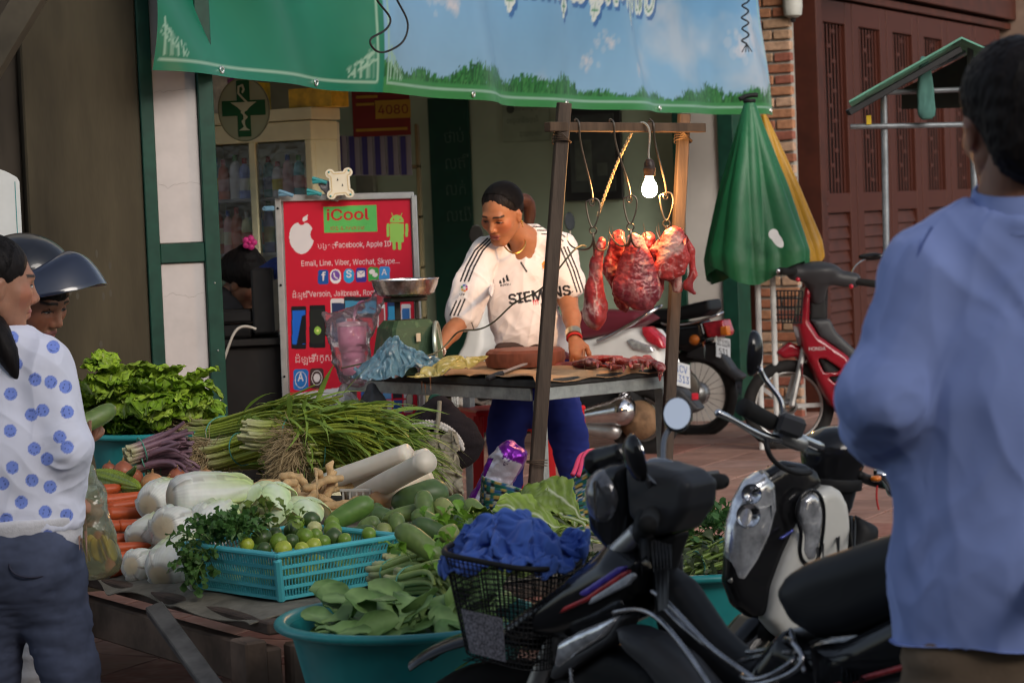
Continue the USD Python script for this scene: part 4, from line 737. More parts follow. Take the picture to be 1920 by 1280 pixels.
# ---- ginger and galangal
gm = mt('ginger_skin', (.50, .33, .16), .6, var=.3, vs=30, bump=.4, bs=90, sss=.05)
gp_ = [(530, 893, .17), (552, 905, .16), (520, 905, .12), (575, 915, .14), (548, 925, .13), (590, 908, .14), (565, 930, .10), (612, 930, .10), (580, 942, .09), (600, 950, .07), (560, 945, .07), (625, 945, .07), (540, 938, .10), (535, 950, .05), (590, 925, .12), (615, 965, .04), (510, 918, .09), (572, 955, .05), (628, 915, .09)]
for i, (x, y, z) in enumerate(gp_):
    c = gr(x, y, VZ + z * .8 + .01); g = np.random.default_rng(i + 50); P = []; p = c.copy(); d = nrm(V(g.normal(), g.normal() * .5, g.normal() * .4)) if i % 3 else nrm(V(1, .2, .05))
    for k in range(4 if i % 3 else 5):
        q = p + d * .024; P.append(C(p, q, .0135 - .0008 * k, .011)); 
        if g.random() < .65: e = nrm(d + g.normal(0, 1, 3)); P.append(C(q, q + e * .020, .010, .007))
        p = q; d = nrm(d + g.normal(0, .3, 3))
    thing('ginger_root', f'knobbly tan ginger root in the heap by the stems, {ORD[i]} counting from the top', 'ginger', taubin(solid(P, .004, .007), 3), gm, True, 'ginger roots heaped behind the cabbages')

# ---- cabbages
def napam(c, d, L, r, seed, leafy=.4):
    F = frame(d); n, k = 30, 72; t = np.linspace(0, 1, n) ** 1.25; th = np.arange(k) * 2 * np.pi / k; g = np.random.default_rng(seed)
    pr = np.interp(t, [0, .012, .05, .14, .3, .6, .85, .97, 1], [.02, .40, .66, .90, 1, .92, .78, .5, .05]); pet = 4 + seed % 3; ph = g.uniform(0, 6)
    ph2 = th[None] * pet / (2 * np.pi) + ph + t[:, None] * .25; saw = ph2 % 1; R_ = r * pr[:, None] * (1 + .15 * (saw - .5) * np.clip(t[:, None] * 22, 0, 1) + .012 * np.sin(th * 37 + ph * 9) + np.clip(t[:, None] - .5, 0, 1) * .20 * np.sin(th * 13 + t[:, None] * 16 + ph) + .03 * np.sin(th * 2 + ph))
    P = np.asarray(c) + ((t - .35) * L)[:, None, None] * F[:, 2] + R_[..., None] * (np.cos(th)[:, None] * F[:, 0] + np.sin(th)[:, None] * F[:, 1]); m = skin(P)
    base = np.array([.66, .67, .62]); gr_ = np.array([.40, .50, .17]); edge = np.clip(1 - np.abs(saw - .5) * 2.6, 0, 1); tt = np.clip((t[:, None] - .22) * 1.5 * (1.25 - edge) + .1 * np.sin(th * 9 + ph), 0, 1) * leafy * 1.7; tt = np.clip(tt, 0, .9)[..., None]
    co = base * (1 - .10 * (.5 + .5 * np.sin(th * 37 + ph * 9)))[None, :, None] * (1 - tt) + gr_ * (.8 + .4 * (.5 + .5 * np.sin(th * 31)))[None, :, None] * tt; co = co * (1 - .35 * ((saw > .93) | (saw < .03)))[..., None]; co[0] = np.array([.40, .33, .22]); co[1] = np.array([.46, .40, .29]); co[2] *= .62; return m, np.vstack([co.reshape(-1, 3), [[.45, .4, .3]], [[.4, .45, .2]]])
cabm = mt('cabbage_skin', rough=.42, vc=True, var=.07, vs=30, bump=.25, bs=45, sss=.12, spec=.4)
for i, (x, y, r, L, a, z, lb) in enumerate([(296, 938, 35, 95, 5, .13, 'top left napa cabbage behind the two larger ones'), (372, 930, 44, 150, -3, .17, 'largest napa cabbage with frilly leaf end, top of heap'), (328, 990, 41, 92, -18, .10, 'napa cabbage in the centre of the cabbage heap'), (272, 1004, 31, 82, -20, .07, 'small napa cabbage beside the carrots at middle height'), (392, 985, 40, 80, 8, .10, 'napa cabbage half under the parsley'), (262, 1060, 30, 70, -12, .035, 'small napa cabbage at the lower left front edge'), (318, 1058, 40, 95, -28, .05, 'napa cabbage at the front edge left of the basket'), (378, 1084, 26, 60, -10, .03, 'napa cabbage partly hidden by the basket corner')]):
    c = gr(x, y, VZ + z); s = FPX / c[1]; d = nrm(RT * (.38 if i != 1 else .85) + V(0, 1, 0) * (.95 if i != 1 else .42) + V(0, 0, 1) * (.14 + .3 * math.sin(i * 2.3)) * (i != 1)); m, co = napam(c, d, r / s * (3.3 if i != 1 else 3.9), r * 1.10 / s, i, .55 if i == 1 else .5)
    thing('napa_cabbage', lb, 'cabbage', m, cabm, True, col=co)
for i, (x, y, r, z, lb) in enumerate([(498, 933, 37, .15, 'round pale green cabbage on top by the ginger'), (556, 964, 40, .10, 'round cabbage just behind the limes'), (462, 932, 30, .12, 'round cabbage partly hidden behind the topmost one'), (515, 968, 32, .07, 'round cabbage low down beside the parsley')]):
    c = gr(x, y, VZ + z); s = FPX / c[1]; R = r / s; hd = T('round_cabbage', lb, 'cabbage', c)
    v, f = vf(trimesh.creation.icosphere(4)); g = meshkit.fbm(v * 2.2, 4, i + 20); rg = np.abs(np.sin(np.arctan2(v[:, 1], v[:, 0]) * 4 + 3 * g)) ; v2_ = v * np.array([1, 1, .88]) * R * (1 + .05 * (g - .5) - .025 * (rg < .18))[:, None]
    co = (np.array([.46, .55, .27]) * g[:, None] * 1.15 + np.array([.58, .62, .42]) * (1 - g[:, None])) * (1 - .1 * (rg < .2))[:, None]; hd.part('head', (v2_ + c, f), cabm, True, col=co)
    ls = [leafm(c + V(math.cos(t) * R * .5, math.sin(t) * R * .5, R * .78), V(math.cos(t), math.sin(t), .1), V(math.cos(t), math.sin(t), 1), R * 1.5, R * 1.6, 1.1, .02, -.35, (.62, .68, .48), (.44, .54, .26), .05, 12, 11, i * 9 + k, 'oval') for k, t in enumerate((-2.2, -1.0, .6))]
    for m_, c_ in ls: hd.part('outer_leaf', thick(m_, .003), cabm, True, col=np.vstack([c_, c_]))

# ---- carrots, bitter melon, onions
cm_ = mt('carrot_skin', (.58, .095, .022), .45, var=.22, vs=40, bump=.3, bs=60, spec=.4, col2=(.42, .12, .05), thr=.78)
for i, (x, y, L, r, a, z) in enumerate([(202, 918, 34, 13, 20, .12), (228, 934, 70, 12, 14, .11), (236, 946, 62, 11, 16, .10), (233, 962, 64, 14, -2, .09), (216, 986, 34, 14, 5, .08), (240, 984, 36, 13, 8, .08), (226, 1010, 52, 12, 10, .06), (236, 1026, 54, 12, 6, .05), (234, 1043, 58, 12, 14, .04), (222, 1064, 44, 18, 0, .025), (198, 1005, 40, 12, 4, .05), (196, 1040, 40, 12, -6, .035), (245, 918, 44, 11, 10, .08), (195, 955, 40, 12, 10, .085)]):
    c = gr(x, y, VZ + z); s = FPX / c[1]; d = nrm(RT * math.cos(math.radians(a)) + V(0, 1, 0) * .4 + V(0, 0, 1) * math.sin(math.radians(a)) * .4); L_, R_ = L / s * 1.5, r / s; t = np.linspace(0, 1, 14)
    pr = np.interp(t, [0, .03, .1, .7, .95, 1], [.25, .8, 1, .75, .42, .1]); m = rough_up(tube(c + ((t - .4) * L_)[:, None] * d, R_ * pr * (1 + .03 * np.sin(t * 40 + i)), 14), R_ * .03, 60, i)
    ct = T('carrot', f'orange carrot stacked left of the cabbages, {ORD[i]} from the top of the stack' if i < 10 else ['carrot half hidden behind the bag, upper one', 'carrot half hidden behind the bag, lower one', 'carrot at the back under the bitter melon', 'carrot behind the bag near the top of the stack'][i - 10], 'carrot', c, 'carrots stacked left of the cabbages'); ct.part('root', m, cm_, True); ct.part('top', ball(c - d * L_ * .4, R_ * .3, 1), mt('carrot_top', (.12, .14, .04), .8))
c0_, c1_ = gr(172, 888, VZ + .14), gr(262, 914, VZ + .13); t = np.linspace(0, 1, 60); k = 40; th = np.arange(k) * 2 * np.pi / k; F = frame(c1_ - c0_); pr = np.sin(np.pi * np.clip(t, .0, 1)) ** .45
rr = .030 * pr[:, None] * (1 + .10 * np.cos(th * 9) + .09 * np.sin(th * 9 + t[:, None] * 3) * np.sin(t[:, None] * 120 + np.cos(th * 9) * 2)); P = c0_ + (c1_ - c0_) * t[:, None, None] * 1.0 + rr[..., None] * (np.cos(th)[:, None] * F[:, 0] + np.sin(th)[:, None] * F[:, 1])
bm_ = T('bitter_melon', 'bumpy yellow green bitter melon above the carrots', 'bitter melon', c0_); bm_.part('fruit', skin(P), mt('bitter_melon_skin', (.20, .27, .025), .35, var=.25, vs=50, bump=.4, bs=90, spec=.5), True); bm_.part('stalk', tube([c0_, c0_ + V(-.02, 0, .02)], .005, 6, 4), mt('green_stalk', (.1, .16, .04), .6))
def onionm(c, r, seed):
    th = np.linspace(0, np.pi, 20); pr = np.stack([r * np.sin(th) * (1 - .12 * np.cos(th)), r * (np.cos(th) * .9 + .22 * np.clip(np.cos(th) - .9, 0, 1) * 10 * .35)], 1); pr[0, 0] = pr[-1, 0] = .0008
    v, f = lathe(pr, 28); v = v @ rot((1, .5 * math.sin(seed), .2), 65 * math.sin(seed * 2.1)).T; return v + c, f
onl = ['large red brown onion behind the bitter melon', 'onion partly behind the large one', 'onion with torn pale skin above the left napa cabbage', 'reddish onion under the purple stems', 'onion hidden under leek roots', 'orange brown onion at the left back', 'small onion behind the bitter melon end', 'onion beneath the pale peeling one']
for i, (x, y, r, z) in enumerate([(231, 882, 20, .15), (254, 893, 15, .12), (286, 908, 24, .13), (332, 892, 17, .12), (385, 897, 19, .12), (205, 880, 14, .11), (318, 905, 14, .10), (300, 917, 16, .08)]):
    c = gr(x, y, VZ + z); s = FPX / c[1]; ot = T('onion', onl[i], 'onion', c); ot.part('bulb', onionm(c, r / s, i), mt('onion_skin_red', (.27, .085, .045), .35, var=.3, vs=18, bump=.1) if i in (0, 1, 3, 5) else mt('onion_skin_gold', (.40, .19, .085), .35, var=.3, vs=18, bump=.1), True)
    ot.part('neck', tube([c + V(0, -.0, r / s * .85), c + V(.004, -.01, r / s * 1.25)], [.006, .002], 6, 4), mt('onion_neck', (.35, .22, .1), .8))
thing('green_chili', 'green chili pod beside the large onion', 'chili', tube([gr(233, 897, VZ + .13), gr(242, 890, VZ + .15), gr(251, 880, VZ + .18), gr(254, 874, VZ + .20)], [.009, .012, .008, .003], 10, 16), mt('green_stalk'))

# ---- basins
tealp = mt('teal_plastic', (.012, .20, .205), .38, var=.08, vs=8, bump=.03, spec=.5, rv=.08)
def basin(name_, label, c, R, H, tr=.62, mat=tealp, lip=.022):
    prof = [(0, .0), (R * tr * .97, 0), (R * tr, .008)] + [(R * (tr + (1 - tr) * t ** .8) - lip * .4, .008 + (H - .02) * t) for t in np.linspace(.05, 1, 8)] + [(R - lip * .3, H - .012)] + [(R + lip * .45 + lip * .62 * math.cos(a), H - .006 + lip * .5 * math.sin(a)) for a in np.linspace(-1.9, 2.9, 12)] + [(R - lip * .55, H - .02), (R * (tr + .1), .015), (0, .012)]
    return thing(name_, label, 'basin', lathe(prof, 72, c), mat, 40)
bc1 = V(-.252, 5.24, .585 - .30); basin('plastic_basin', 'large teal plastic basin of bok choy at the table corner', bc1, .268, .30)
bc2 = V(at(1300, 1060, 6.35)[0], 6.35, .525 - .26); basin('plastic_basin', 'teal plastic basin with water spinach behind the cream scooter', bc2, .34, .26, .72)
bc3 = gr(296, 905, VZ + .03); bc3[2] = VZ + .012; basin('plastic_basin', 'dark teal basin heaped with curly lettuce by the wall', bc3, .235, .205, .75)
bk = T('green_crate', 'pale green plastic crate holding up the right basin', 'crate', bc2 * V(1, 1, 0)); 
for dz in (.03, .13, .225): bk.part('slat_ring', cat(*[rbox(bc2 * V(1, 1, 0) + V(dx, dy, dz), sz, .006) for dx, dy, sz in ((0, -.2, (.5, .02, .07)), (0, .2, (.5, .02, .07)), (-.25, 0, (.02, .38, .07)), (.25, 0, (.02, .38, .07)))]), mt('pale_green_plastic', (.10, .26, .14), .5), False)
for dx in (-.245, .245):
    for dy in (-.195, .195): bk.part('corner_post', rbox(bc2 * V(1, 1, 0) + V(dx, dy, .1325), (.035, .035, .262), .006), mt('pale_green_plastic'), False)
st_ = T('wooden_stool', 'low wooden stool under the bok choy basin', 'stool', bc1 * V(1, 1, 0)); zt = bc1[2]
st_.part('seat', rbox(bc1 * V(1, 1, 0) + V(0, 0, zt - .016), (.36, .30, .03), .005), vwood2, False)
for dx in (-.15, .15):
    for dy in (-.12, .12): st_.part('leg', rbox(bc1 * V(1, 1, 0) + V(dx, dy, (zt - .032) / 2), (.035, .035, zt - .034), .004), vwood2, False)

# ---- curly lettuce heap: every leaf a frilly sheet
g = np.random.default_rng(21); nL = 0; heads = []
lt_cols = [(.23, .36, .020), (.28, .42, .030), (.18, .31, .016), (.32, .45, .045)]
hp = [(215, 700, .36), (255, 735, .30), (310, 715, .33), (365, 720, .32), (205, 760, .22), (345, 770, .22), (280, 780, .2), (385, 775, .17), (240, 800, .15), (310, 810, .15), (360, 800, .15), (190, 795, .14), (290, 745, .3), (330, 740, .3)]
for i, (x, y, z) in enumerate(hp):
    c = gr(x, y + 14, VZ + z + .02); c = bc3 * V(1, 1, 0) + (c - bc3) * V(.92, .30, 0) + V(0, 0, at(x, y + 14, bc3[1] - .1)[2])
    lt = T('curly_lettuce', f'frilly green lettuce head in the teal basin, {ORD[i]} in the heap', 'lettuce', c, 'lettuce heads heaped in the basin by the wall')
    for k in range(15):
        a = g.uniform(0, 6.28); e = g.uniform(.0, 1.3); d = nrm(V(math.cos(a) * math.cos(e), math.sin(a) * math.cos(e) - .25, math.sin(e))); up = nrm(V(-d[0] * d[2], -d[1] * d[2], 1))
        m_, c_ = leaff('lettuce', c - d * .025, d, up, g.uniform(.10, .155), (.40, .48, .18), lt_cols[g.integers(4)], int(g.integers(1e6)), g.uniform(.1, .9)); lt.part('leaf', m_, vleaf, True, col=c_)

# ---- leek bundles with roots and bands
lkst = mt('leek_print', rough=.38, vc=True, var=.12, vs=50, spec=.45, leaf=.12)
rootm = mt('dry_roots', (.36, .27, .145), .9, var=.35, vs=30)
def bundle(label, a, b, n, r, Ls, seed, root=True, cols=((.40, .47, .05), (.30, .36, .07)), stemr=.0055, leaf=True, tip=.55, band=.3, name='leek_bundle', ctg='leeks', up=.02):
    a, b = np.asarray(a, float), np.asarray(b, float); F = frame(b - a); L = np.linalg.norm(b - a); g = np.random.default_rng(seed); t_ = T(name, label, ctg, a); M, CC, RT_, LV = [], [], [], []
    for i in range(n):
        q = r * math.sqrt(g.random()); th = g.uniform(0, 6.28); o = F[:, 0] * q * math.cos(th) * 1.25 + F[:, 1] * q * math.sin(th); j = g.uniform(-.05, .05) * L
        p = [a + o + F[:, 2] * j, a + o * .95 + F[:, 2] * L * band, a + o * 1.35 + F[:, 2] * L * .7 + V(0, 0, up), a + o * 2.0 + F[:, 2] * L * g.uniform(.9, 1.05) + V(0, 0, up - .02 + g.normal(0, .012))]
        m = tube(p, [stemr * g.uniform(.8, 1.2), stemr, stemr * .8, stemr * .5], 5, 10); k = np.repeat(np.linspace(0, 1, 10), 5); k = np.concatenate([k, [0, 1]])[:, None]
        c = np.array(cols[0]) * (1 + g.normal(0, .12)); M.append(m); CC.append(np.clip(np.array([.52, .50, .28]) * np.clip(.25 - k, 0, 1) * 4 + c * (1 - np.clip(.25 - k, 0, 1) * 4), 0, 1) * (1 - .35 * k))
        if root and q > r * .35 or root and i % 3 == 0:
            for _ in range(10):
                e = nrm(-F[:, 2] * 1.0 + g.normal(0, .6, 3) + V(0, -.45, -.55)); s0_ = p[0]; ln = g.uniform(.05, .125); RT_.append(tube([s0_, s0_ + e * ln * .5 + g.normal(0, .008, 3), s0_ + e * ln + g.normal(0, .014, 3) + V(0, 0, -.012)], [.0019, .0015, .0008], 3, 5))
        if leaf and i % 2 == 0:
            for _ in range(2):
                f0 = g.uniform(tip, .98); s0_ = a + o * 1.5 + F[:, 2] * L * f0 + V(0, 0, up); d = nrm(F[:, 2] + g.normal(0, .28, 3) + V(0, 0, .06)); LV.append(leafm(s0_, d, V(0, 0, 1) + g.normal(0, .3, 3), g.uniform(.13, .24), g.uniform(.011, .018), g.uniform(.1, .8), 0, .3, (.22, .32, .06), (.095, .20, .03), .08, 7, 3, int(g.integers(1e6)), 'lance'))
    t_.part('stalks', cat(*M), lkst, True, kind='stuff', col=np.vstack(CC))
    if RT_: t_.part('roots', cat(*RT_), rootm, True, kind='stuff')
    if LV: t_.part('leaves', *[many(LV)[0]], vleaf, True, kind='stuff', col=many(LV)[1])
    th = np.linspace(0, 6.28, 30); t_.part('band', tube([a + F[:, 2] * L * band + F[:, 0] * (r * 1.3 + .003) * math.cos(x) + F[:, 1] * (r + .004) * math.sin(x) for x in th], .0024, 5), mt('teal_band', (.08, .25, .18), .5)); return t_
bundle('long green leek bundle on top at the back left', gr(362, 815, VZ + .20), gr(585, 800, VZ + .26), 120, .052, 1, 1, band=.27)
bundle('leek bundle below the top one with hanging pale roots', gr(392, 855, VZ + .16), gr(640, 800, VZ + .26), 120, .05, 1, 2, band=.25)
bundle('leek bundle at the front with thick brown root mass', gr(560, 838, VZ + .20), gr(755, 845, VZ + .17), 130, .055, 1, 3, band=.24)
bundle('lowest leek bundle behind the white stems', gr(560, 876, VZ + .10), gr(770, 862, VZ + .10), 110, .05, 1, 4, band=.26)
bundle('leek bundle under the others at far left', gr(372, 858, VZ + .09), gr(560, 858, VZ + .10), 90, .05, 1, 5, band=.28)
bundle('leafy leek bundle lying highest at the back', gr(470, 815, VZ + .24), gr(720, 812, VZ + .24), 100, .05, 1, 6, band=.3, tip=.25, root=False)
for i, (x0, y0, x1, y1, z0, z1) in enumerate([(238, 852, 350, 815, .19, .24), (255, 866, 352, 842, .16, .20), (272, 876, 362, 858, .14, .16), (290, 886, 376, 874, .11, .12)]):
    bundle(f'bundle of purple brown stems left of the leeks, {ORD[i]} from top', gr(x0, y0, VZ + z0), gr(x1, y1, VZ + z1), 24, .036, 1, 30 + i, False, ((.27, .15, .19), (.3, .2, .2)), .0105, False, name='purple_stem_bundle', ctg='vegetable stems', band=.25, up=0)

# ---- basket of limes and parsley
tq = mt('turquoise_plastic', (.075, .43, .48), .4, var=.05, bump=.02, spec=.45); bn0 = gr(528, 1128, VZ + .01); bd1, bd2 = nrm(V(-.68, .73, 0)), nrm(V(.73, .68, 0)); B1, B2, BHt = .33, .33, .118
bt3 = T('slatted_basket', 'turquoise slatted plastic basket full of limes', 'basket', bn0 + bd1 * .16 + bd2 * .16); fl_ = .030
def bp_(a, b, z): k = z / BHt; ca, cb = B1 / 2, B2 / 2; return bn0 + bd1 * (ca + (a - ca) * (1 + fl_ * 2 / B1 * k)) + bd2 * (cb + (b - cb) * (1 + fl_ * 2 / B2 * k)) + V(0, 0, z)
for side, (fa, n) in enumerate(((lambda t: (t * B1, 0), 34), (lambda t: (0, t * B2), 34), (lambda t: (t * B1, B2), 34), (lambda t: (B1, t * B2), 34))):
    Q = []
    for t in np.linspace(.05, .95, n): a, b = fa(t); Q.append(bar(bp_(a, b, .008), bp_(a, b, BHt - .006), .0042, .003, ch=.0005, up=bd1 if side % 2 == 0 else bd2))
    bt3.part('side_slats', cat(*Q), tq, False)
    for z in (.008, .034, .060, .086): a0, a1 = fa(0), fa(1); bt3.part('side_rail', bar(bp_(*a0, z), bp_(*a1, z), .0055, .009, ch=.001), tq, False)
    a0, a1 = fa(0), fa(1); bt3.part('rim', bar(bp_(*a0, BHt), bp_(*a1, BHt), .020, .013, ch=.004, over=.016), tq, 30)
for a, b in ((0, 0), (B1, 0), (0, B2), (B1, B2)): bt3.part('corner', bar(bp_(a, b, 0), bp_(a, b, BHt - .007), .020, .020, ch=.006, up=bd1), tq, 30)
bt3.part('floor', (np.array([bp_(0, 0, .004), bp_(B1, 0, .004), bp_(B1, B2, .004), bp_(0, B2, .004)]), np.array([[0, 1, 2, 3]])), tq, False)
lm = [mt(f'lime_skin_{k}', c, .38, var=.2, vs=30, bump=.25, bs=170, bd=.002, spec=.5) for k, c in enumerate([(.045, .085, .018), (.15, .25, .024), (.36, .42, .04), (.48, .48, .20)])]
lms = [(463, 1021, 14, 2, 'yellow lime at the left edge'), (490, 1010, 20, 0, 'biggest dark lime at the front left'), (522, 1016, 17, 1, 'green lime right of the biggest dark one'), (546, 1014, 14, 0, 'small dull lime in the front middle'), (531, 1030, 17, 2, 'bright yellow green lime at the near corner'), (495, 1029, 14, 0, 'dark lime sunk at the front left'), (566, 1029, 14, 2, 'yellow lime right of the near corner'), (588, 1023, 15, 2, 'yellow green lime on the front right'), (572, 1006, 17, 1, 'shiny green lime in the middle'), (592, 1004, 14, 1, 'lime tucked right of the middle one'), (590, 990, 14, 3, 'pale cream lime at the top'), (626, 1008, 18, 0, 'dark lime near the right side'), (624, 994, 17, 1, 'lime behind the dark right one'), (622, 982, 15, 1, 'topmost lime under the bright gourd'), (584, 975, 17, 0, 'round dark lime at the back'), (556, 981, 15, 1, 'lime at the back beside the cabbage'), (692, 1001, 14, 1, 'lone lime in the right corner'), (646, 1012, 13, 1, 'small lime at the right'), (545, 995, 14, 0, 'dark lime beside the parsley'), (606, 1016, 14, 1, 'lime low in the middle right'), (516, 1002, 14, 0, 'lime below the lettuce leaves')]
for i, (x, y, r, k, lb) in enumerate(lms):
    d = bn0[1] + .06 + (1040 - y) * .0058; c = at(x, y, min(d, bn0[1] + .42)); c[2] = max(c[2], VZ + .06); s = FPX / c[1]; R = r / s
    th = np.linspace(0, np.pi, 16); v, f = lathe(np.stack([np.maximum(R * np.sin(th), .0006), R * np.cos(th) * 1.06 + .12 * R * np.clip(np.abs(np.cos(th)) - .93, 0, 1) * 14 * np.sign(np.cos(th)) * .5], 1), 22); v = v @ rot((math.sin(i * 3), math.cos(i * 5), .3), 70 * math.sin(i * 1.7)).T
    thing('lime', lb + ' of the turquoise basket', 'lime', (v + c, f), lm[k], True, 'limes in the turquoise basket')
fill = [bp_(.04 + .062 * i, .04 + .062 * j, .035) for i in range(5) for j in range(5)]
for i, c in enumerate(fill): thing('lime', f'lime in the bottom layer of the turquoise basket, {ORD[i // 5]} row, {ORD[i % 5]} from the near corner', 'lime', ball(c + V(*RG.normal(0, .004, 2), 0), .0255, 2), lm[[0, 1, 1, 2][i % 4]], True, 'limes under the top layer')
def herb(label, c, spread, n, seed, col, name='parsley_bunch', ctg='parsley', droop=0.0, ls=.022, dirv=(0, 0, 1)):
    g = np.random.default_rng(seed); t_ = T(name, label, ctg, c); LV, S = [], []
    for i in range(n):
        e = nrm(np.asarray(dirv) + g.normal(0, .55, 3)); o = np.asarray(c) + g.normal(0, 1, 3) * np.asarray(spread); S.append(tube([o, o + e * ls * 1.2, o + e * ls * 2 + V(0, 0, -.01)], .0012, 3, 4))
        for k in range(5):
            d = nrm(e + g.normal(0, .6, 3)); m, cc = leafm(o + e * ls * (.8 + .3 * k), d, V(0, 0, 1) + g.normal(0, .5, 3), ls * g.uniform(.7, 1.2), ls * g.uniform(.6, 1.0), .4, .12, .1, np.array(col) * 1.5, col, .03, 6, 5, int(g.integers(1e6)), 'fan'); LV.append((m, cc))
    t_.part('stems', cat(*S), mt('green_stalk'), True, kind='stuff'); t_.part('leaves', many(LV)[0], vleaf, True, kind='stuff', col=many(LV)[1]); return t_
pc = bp_(.27, .05, BHt + .02)
herb('dark green parsley bunch over the left side of the basket', at(432, 1004, pc[1] - .02), (.034, .04, .008), 75, 3, (.05, .115, .028))
herb('parsley sprigs hanging down outside the basket corner', at(374, 1050, 5.92), (.012, .02, .03), 44, 4, (.05, .11, .025), dirv=(-.3, -.4, -.4))
herb('parsley sprigs between napa cabbages and the basket', at(402, 1012, 6.0), (.03, .03, .010), 40, 5, (.05, .115, .028))
herb('small lettuce bunch with dark red tips on the limes', at(492, 992, 6.02), (.030, .03, .002), 8, 6, (.12, .17, .035), 'red_tipped_lettuce', 'lettuce', ls=.03)

# ---- bok choy in the near basin, celery and mustard greens
g = np.random.default_rng(9)
def greens(label, c, d, n, L, W, seed, col, rib, shape='paddle', name='bok_choy', ctg='bok choy', spread=.5, up=.25, ruf=.03, ribw=.06, cup=.15, nu=15, nv=11):
    g = np.random.default_rng(seed); t_ = T(name, label, ctg, c)
    for k in range(n):
        sd_ = int(g.integers(1e6)); e = nrm(np.asarray(d) + (np.array([math.cos(6.28 * k / n), math.sin(6.28 * k / n), 0]) * spread if spread < 9 else 0) + g.normal(0, .13, 3) + V(0, 0, up * g.random())); m, cc = leafm(np.asarray(c) + g.normal(0, .012, 3), e, V(0, -.3, 1) + g.normal(0, .35, 3), L * g.uniform(.75, 1.1), W * g.uniform(.75, 1.15), g.uniform(.1, .7), ruf, cup, rib, col, ribw, nu, nv, sd_, shape) if name != 'mustard_green' else leaff('mustard', np.asarray(c) + g.normal(0, .012, 3), e, V(0, -.3, 1) + g.normal(0, .35, 3), L * g.uniform(.8, 1.1), rib, col, sd_, g.uniform(.1, .6))
        v, f = m; v = v + (meshkit.fbm(v * 28, 3, seed + k)[:, None] - .5) * .018; t_.part('leaf', thick((v, f), .0015), vleaf, True, col=np.vstack([cc, cc]))
    return t_
zr = bc1[2] + .285
for i, (dx, dy, dr, W, L) in enumerate([(-.16, -.02, (.8, .1, .25), .10, .26), (-.20, -.08, (1, -.1, .1), .09, .28), (-.02, -.12, (.5, -.1, .45), .12, .24), (.04, -.05, (.3, .3, .6), .12, .22), (.10, -.10, (-.2, -.2, .5), .13, .22), (.17, .0, (-.5, .2, .45), .12, .24), (-.08, .10, (.4, -.2, .5), .10, .24), (.05, .13, (.2, -.4, .6), .11, .24), (.17, -.12, (-.4, -.3, .35), .12, .22), (-.12, .04, (.2, -.3, .6), .11, .22)]):
    greens(f'bok choy bunch with grey green leaves in the teal basin, {ORD[i]} of ten', V(bc1[0] + dx * .9, bc1[1] + dy * .9, zr - .015), V(*dr) * V(1, 1, .5), 12, L * .62, W * .66, 100 + i, (.105, .205, .055), (.27, .42, .15), spread=.6, up=.22, ribw=.03)
for i, (x0, y0, x1, y1) in enumerate([(712, 1078, 850, 1058), (730, 1060, 860, 1025), (750, 1088, 870, 1090)]):
    p, q = gr(x0, y0, VZ + .06 + .01 * i), gr(x1, y1, VZ + .11)
    bundle(['pale green celery bunch in front of the gourds', 'celery bunch behind the front one', 'lowest celery bunch at the basin edge'][i], p, q, 26, .030, 1, 60 + i, False, ((.37, .48, .14), (.3, .4, .1)), .0090, False, name='celery_bunch', ctg='celery', band=.2, up=.01)
    herb('leafy tops of the ' + ['front', 'rear', 'lowest'][i] + ' celery bunch', q + V(.02, -.02, .02), (.04, .04, .010), 12, 70 + i, (.11, .22, .022), 'leafy_celery', 'celery', ls=.03)
rb_ = gr(1100, 995, VZ + .09)
for i, (x, y, d, n, L, W, lb) in enumerate([(1112, 1006, (-.85, .25, .20), 7, .24, .12, 'large pale mustard green with white ribs fanned up to the left'), (1120, 1005, (-.95, -.1, .12), 6, .30, .12, 'mustard green lying flat toward the blue cloth'), (1000, 1000, (-.9, .1, .10), 6, .20, .11, 'yellow green mustard leaves beside the gourds'), (1090, 1000, (-.5, .5, .2), 5, .18, .11, 'mustard green at the back by the woven bag'), (930, 1035, (-.6, -.2, .1), 5, .17, .09, 'mustard leaves tucked under the gourds at right')]):
    c = gr(x, y, VZ + .08); greens(lb, c, d, n, L, W, 130 + i, (.23, .33, .055), (.58, .62, .42), 'paddle', 'mustard_green', 'mustard greens', .32, .3, .09, .055, .2, 19, 13)
# ---- water spinach in the right basin
zr = bc2[2] + .25
for i, (dx, dy, d) in enumerate([(-.16, -.12, (.75, .45, .12)), (-.08, -.16, (.8, .25, .12)), (-.22, -.02, (.7, .35, .15)), (.02, -.02, (.6, .4, .15))]):
    a = V(bc2[0] + dx, bc2[1] + dy, zr); bundle(f'bundle of green water spinach stems in the right basin, {ORD[i]} from the front', a + nrm(d) * -.05, a + nrm(d) * .26, 24, .028, 1, 80 + i, False, ((.17, .26, .05), (.2, .3, .06)), .0055, False, name='water_spinach_bundle', ctg='water spinach', band=.45, up=.01)
    herb(f'leafy top of the water spinach bundle, {ORD[i]} from the front', a + nrm(d) * .25 + V(0, 0, .03), (.045, .04, .012), 26, 90 + i, (.045, .11, .03), 'water_spinach_leaves', 'water spinach leaves', ls=.028)
herb('tangle of dark water plant leaves at the left of the right basin', V(bc2[0] - .16, bc2[1] - .2, zr), (.09, .05, .012), 40, 99, (.045, .06, .025), 'herb_tangle', 'herbs', ls=.03)
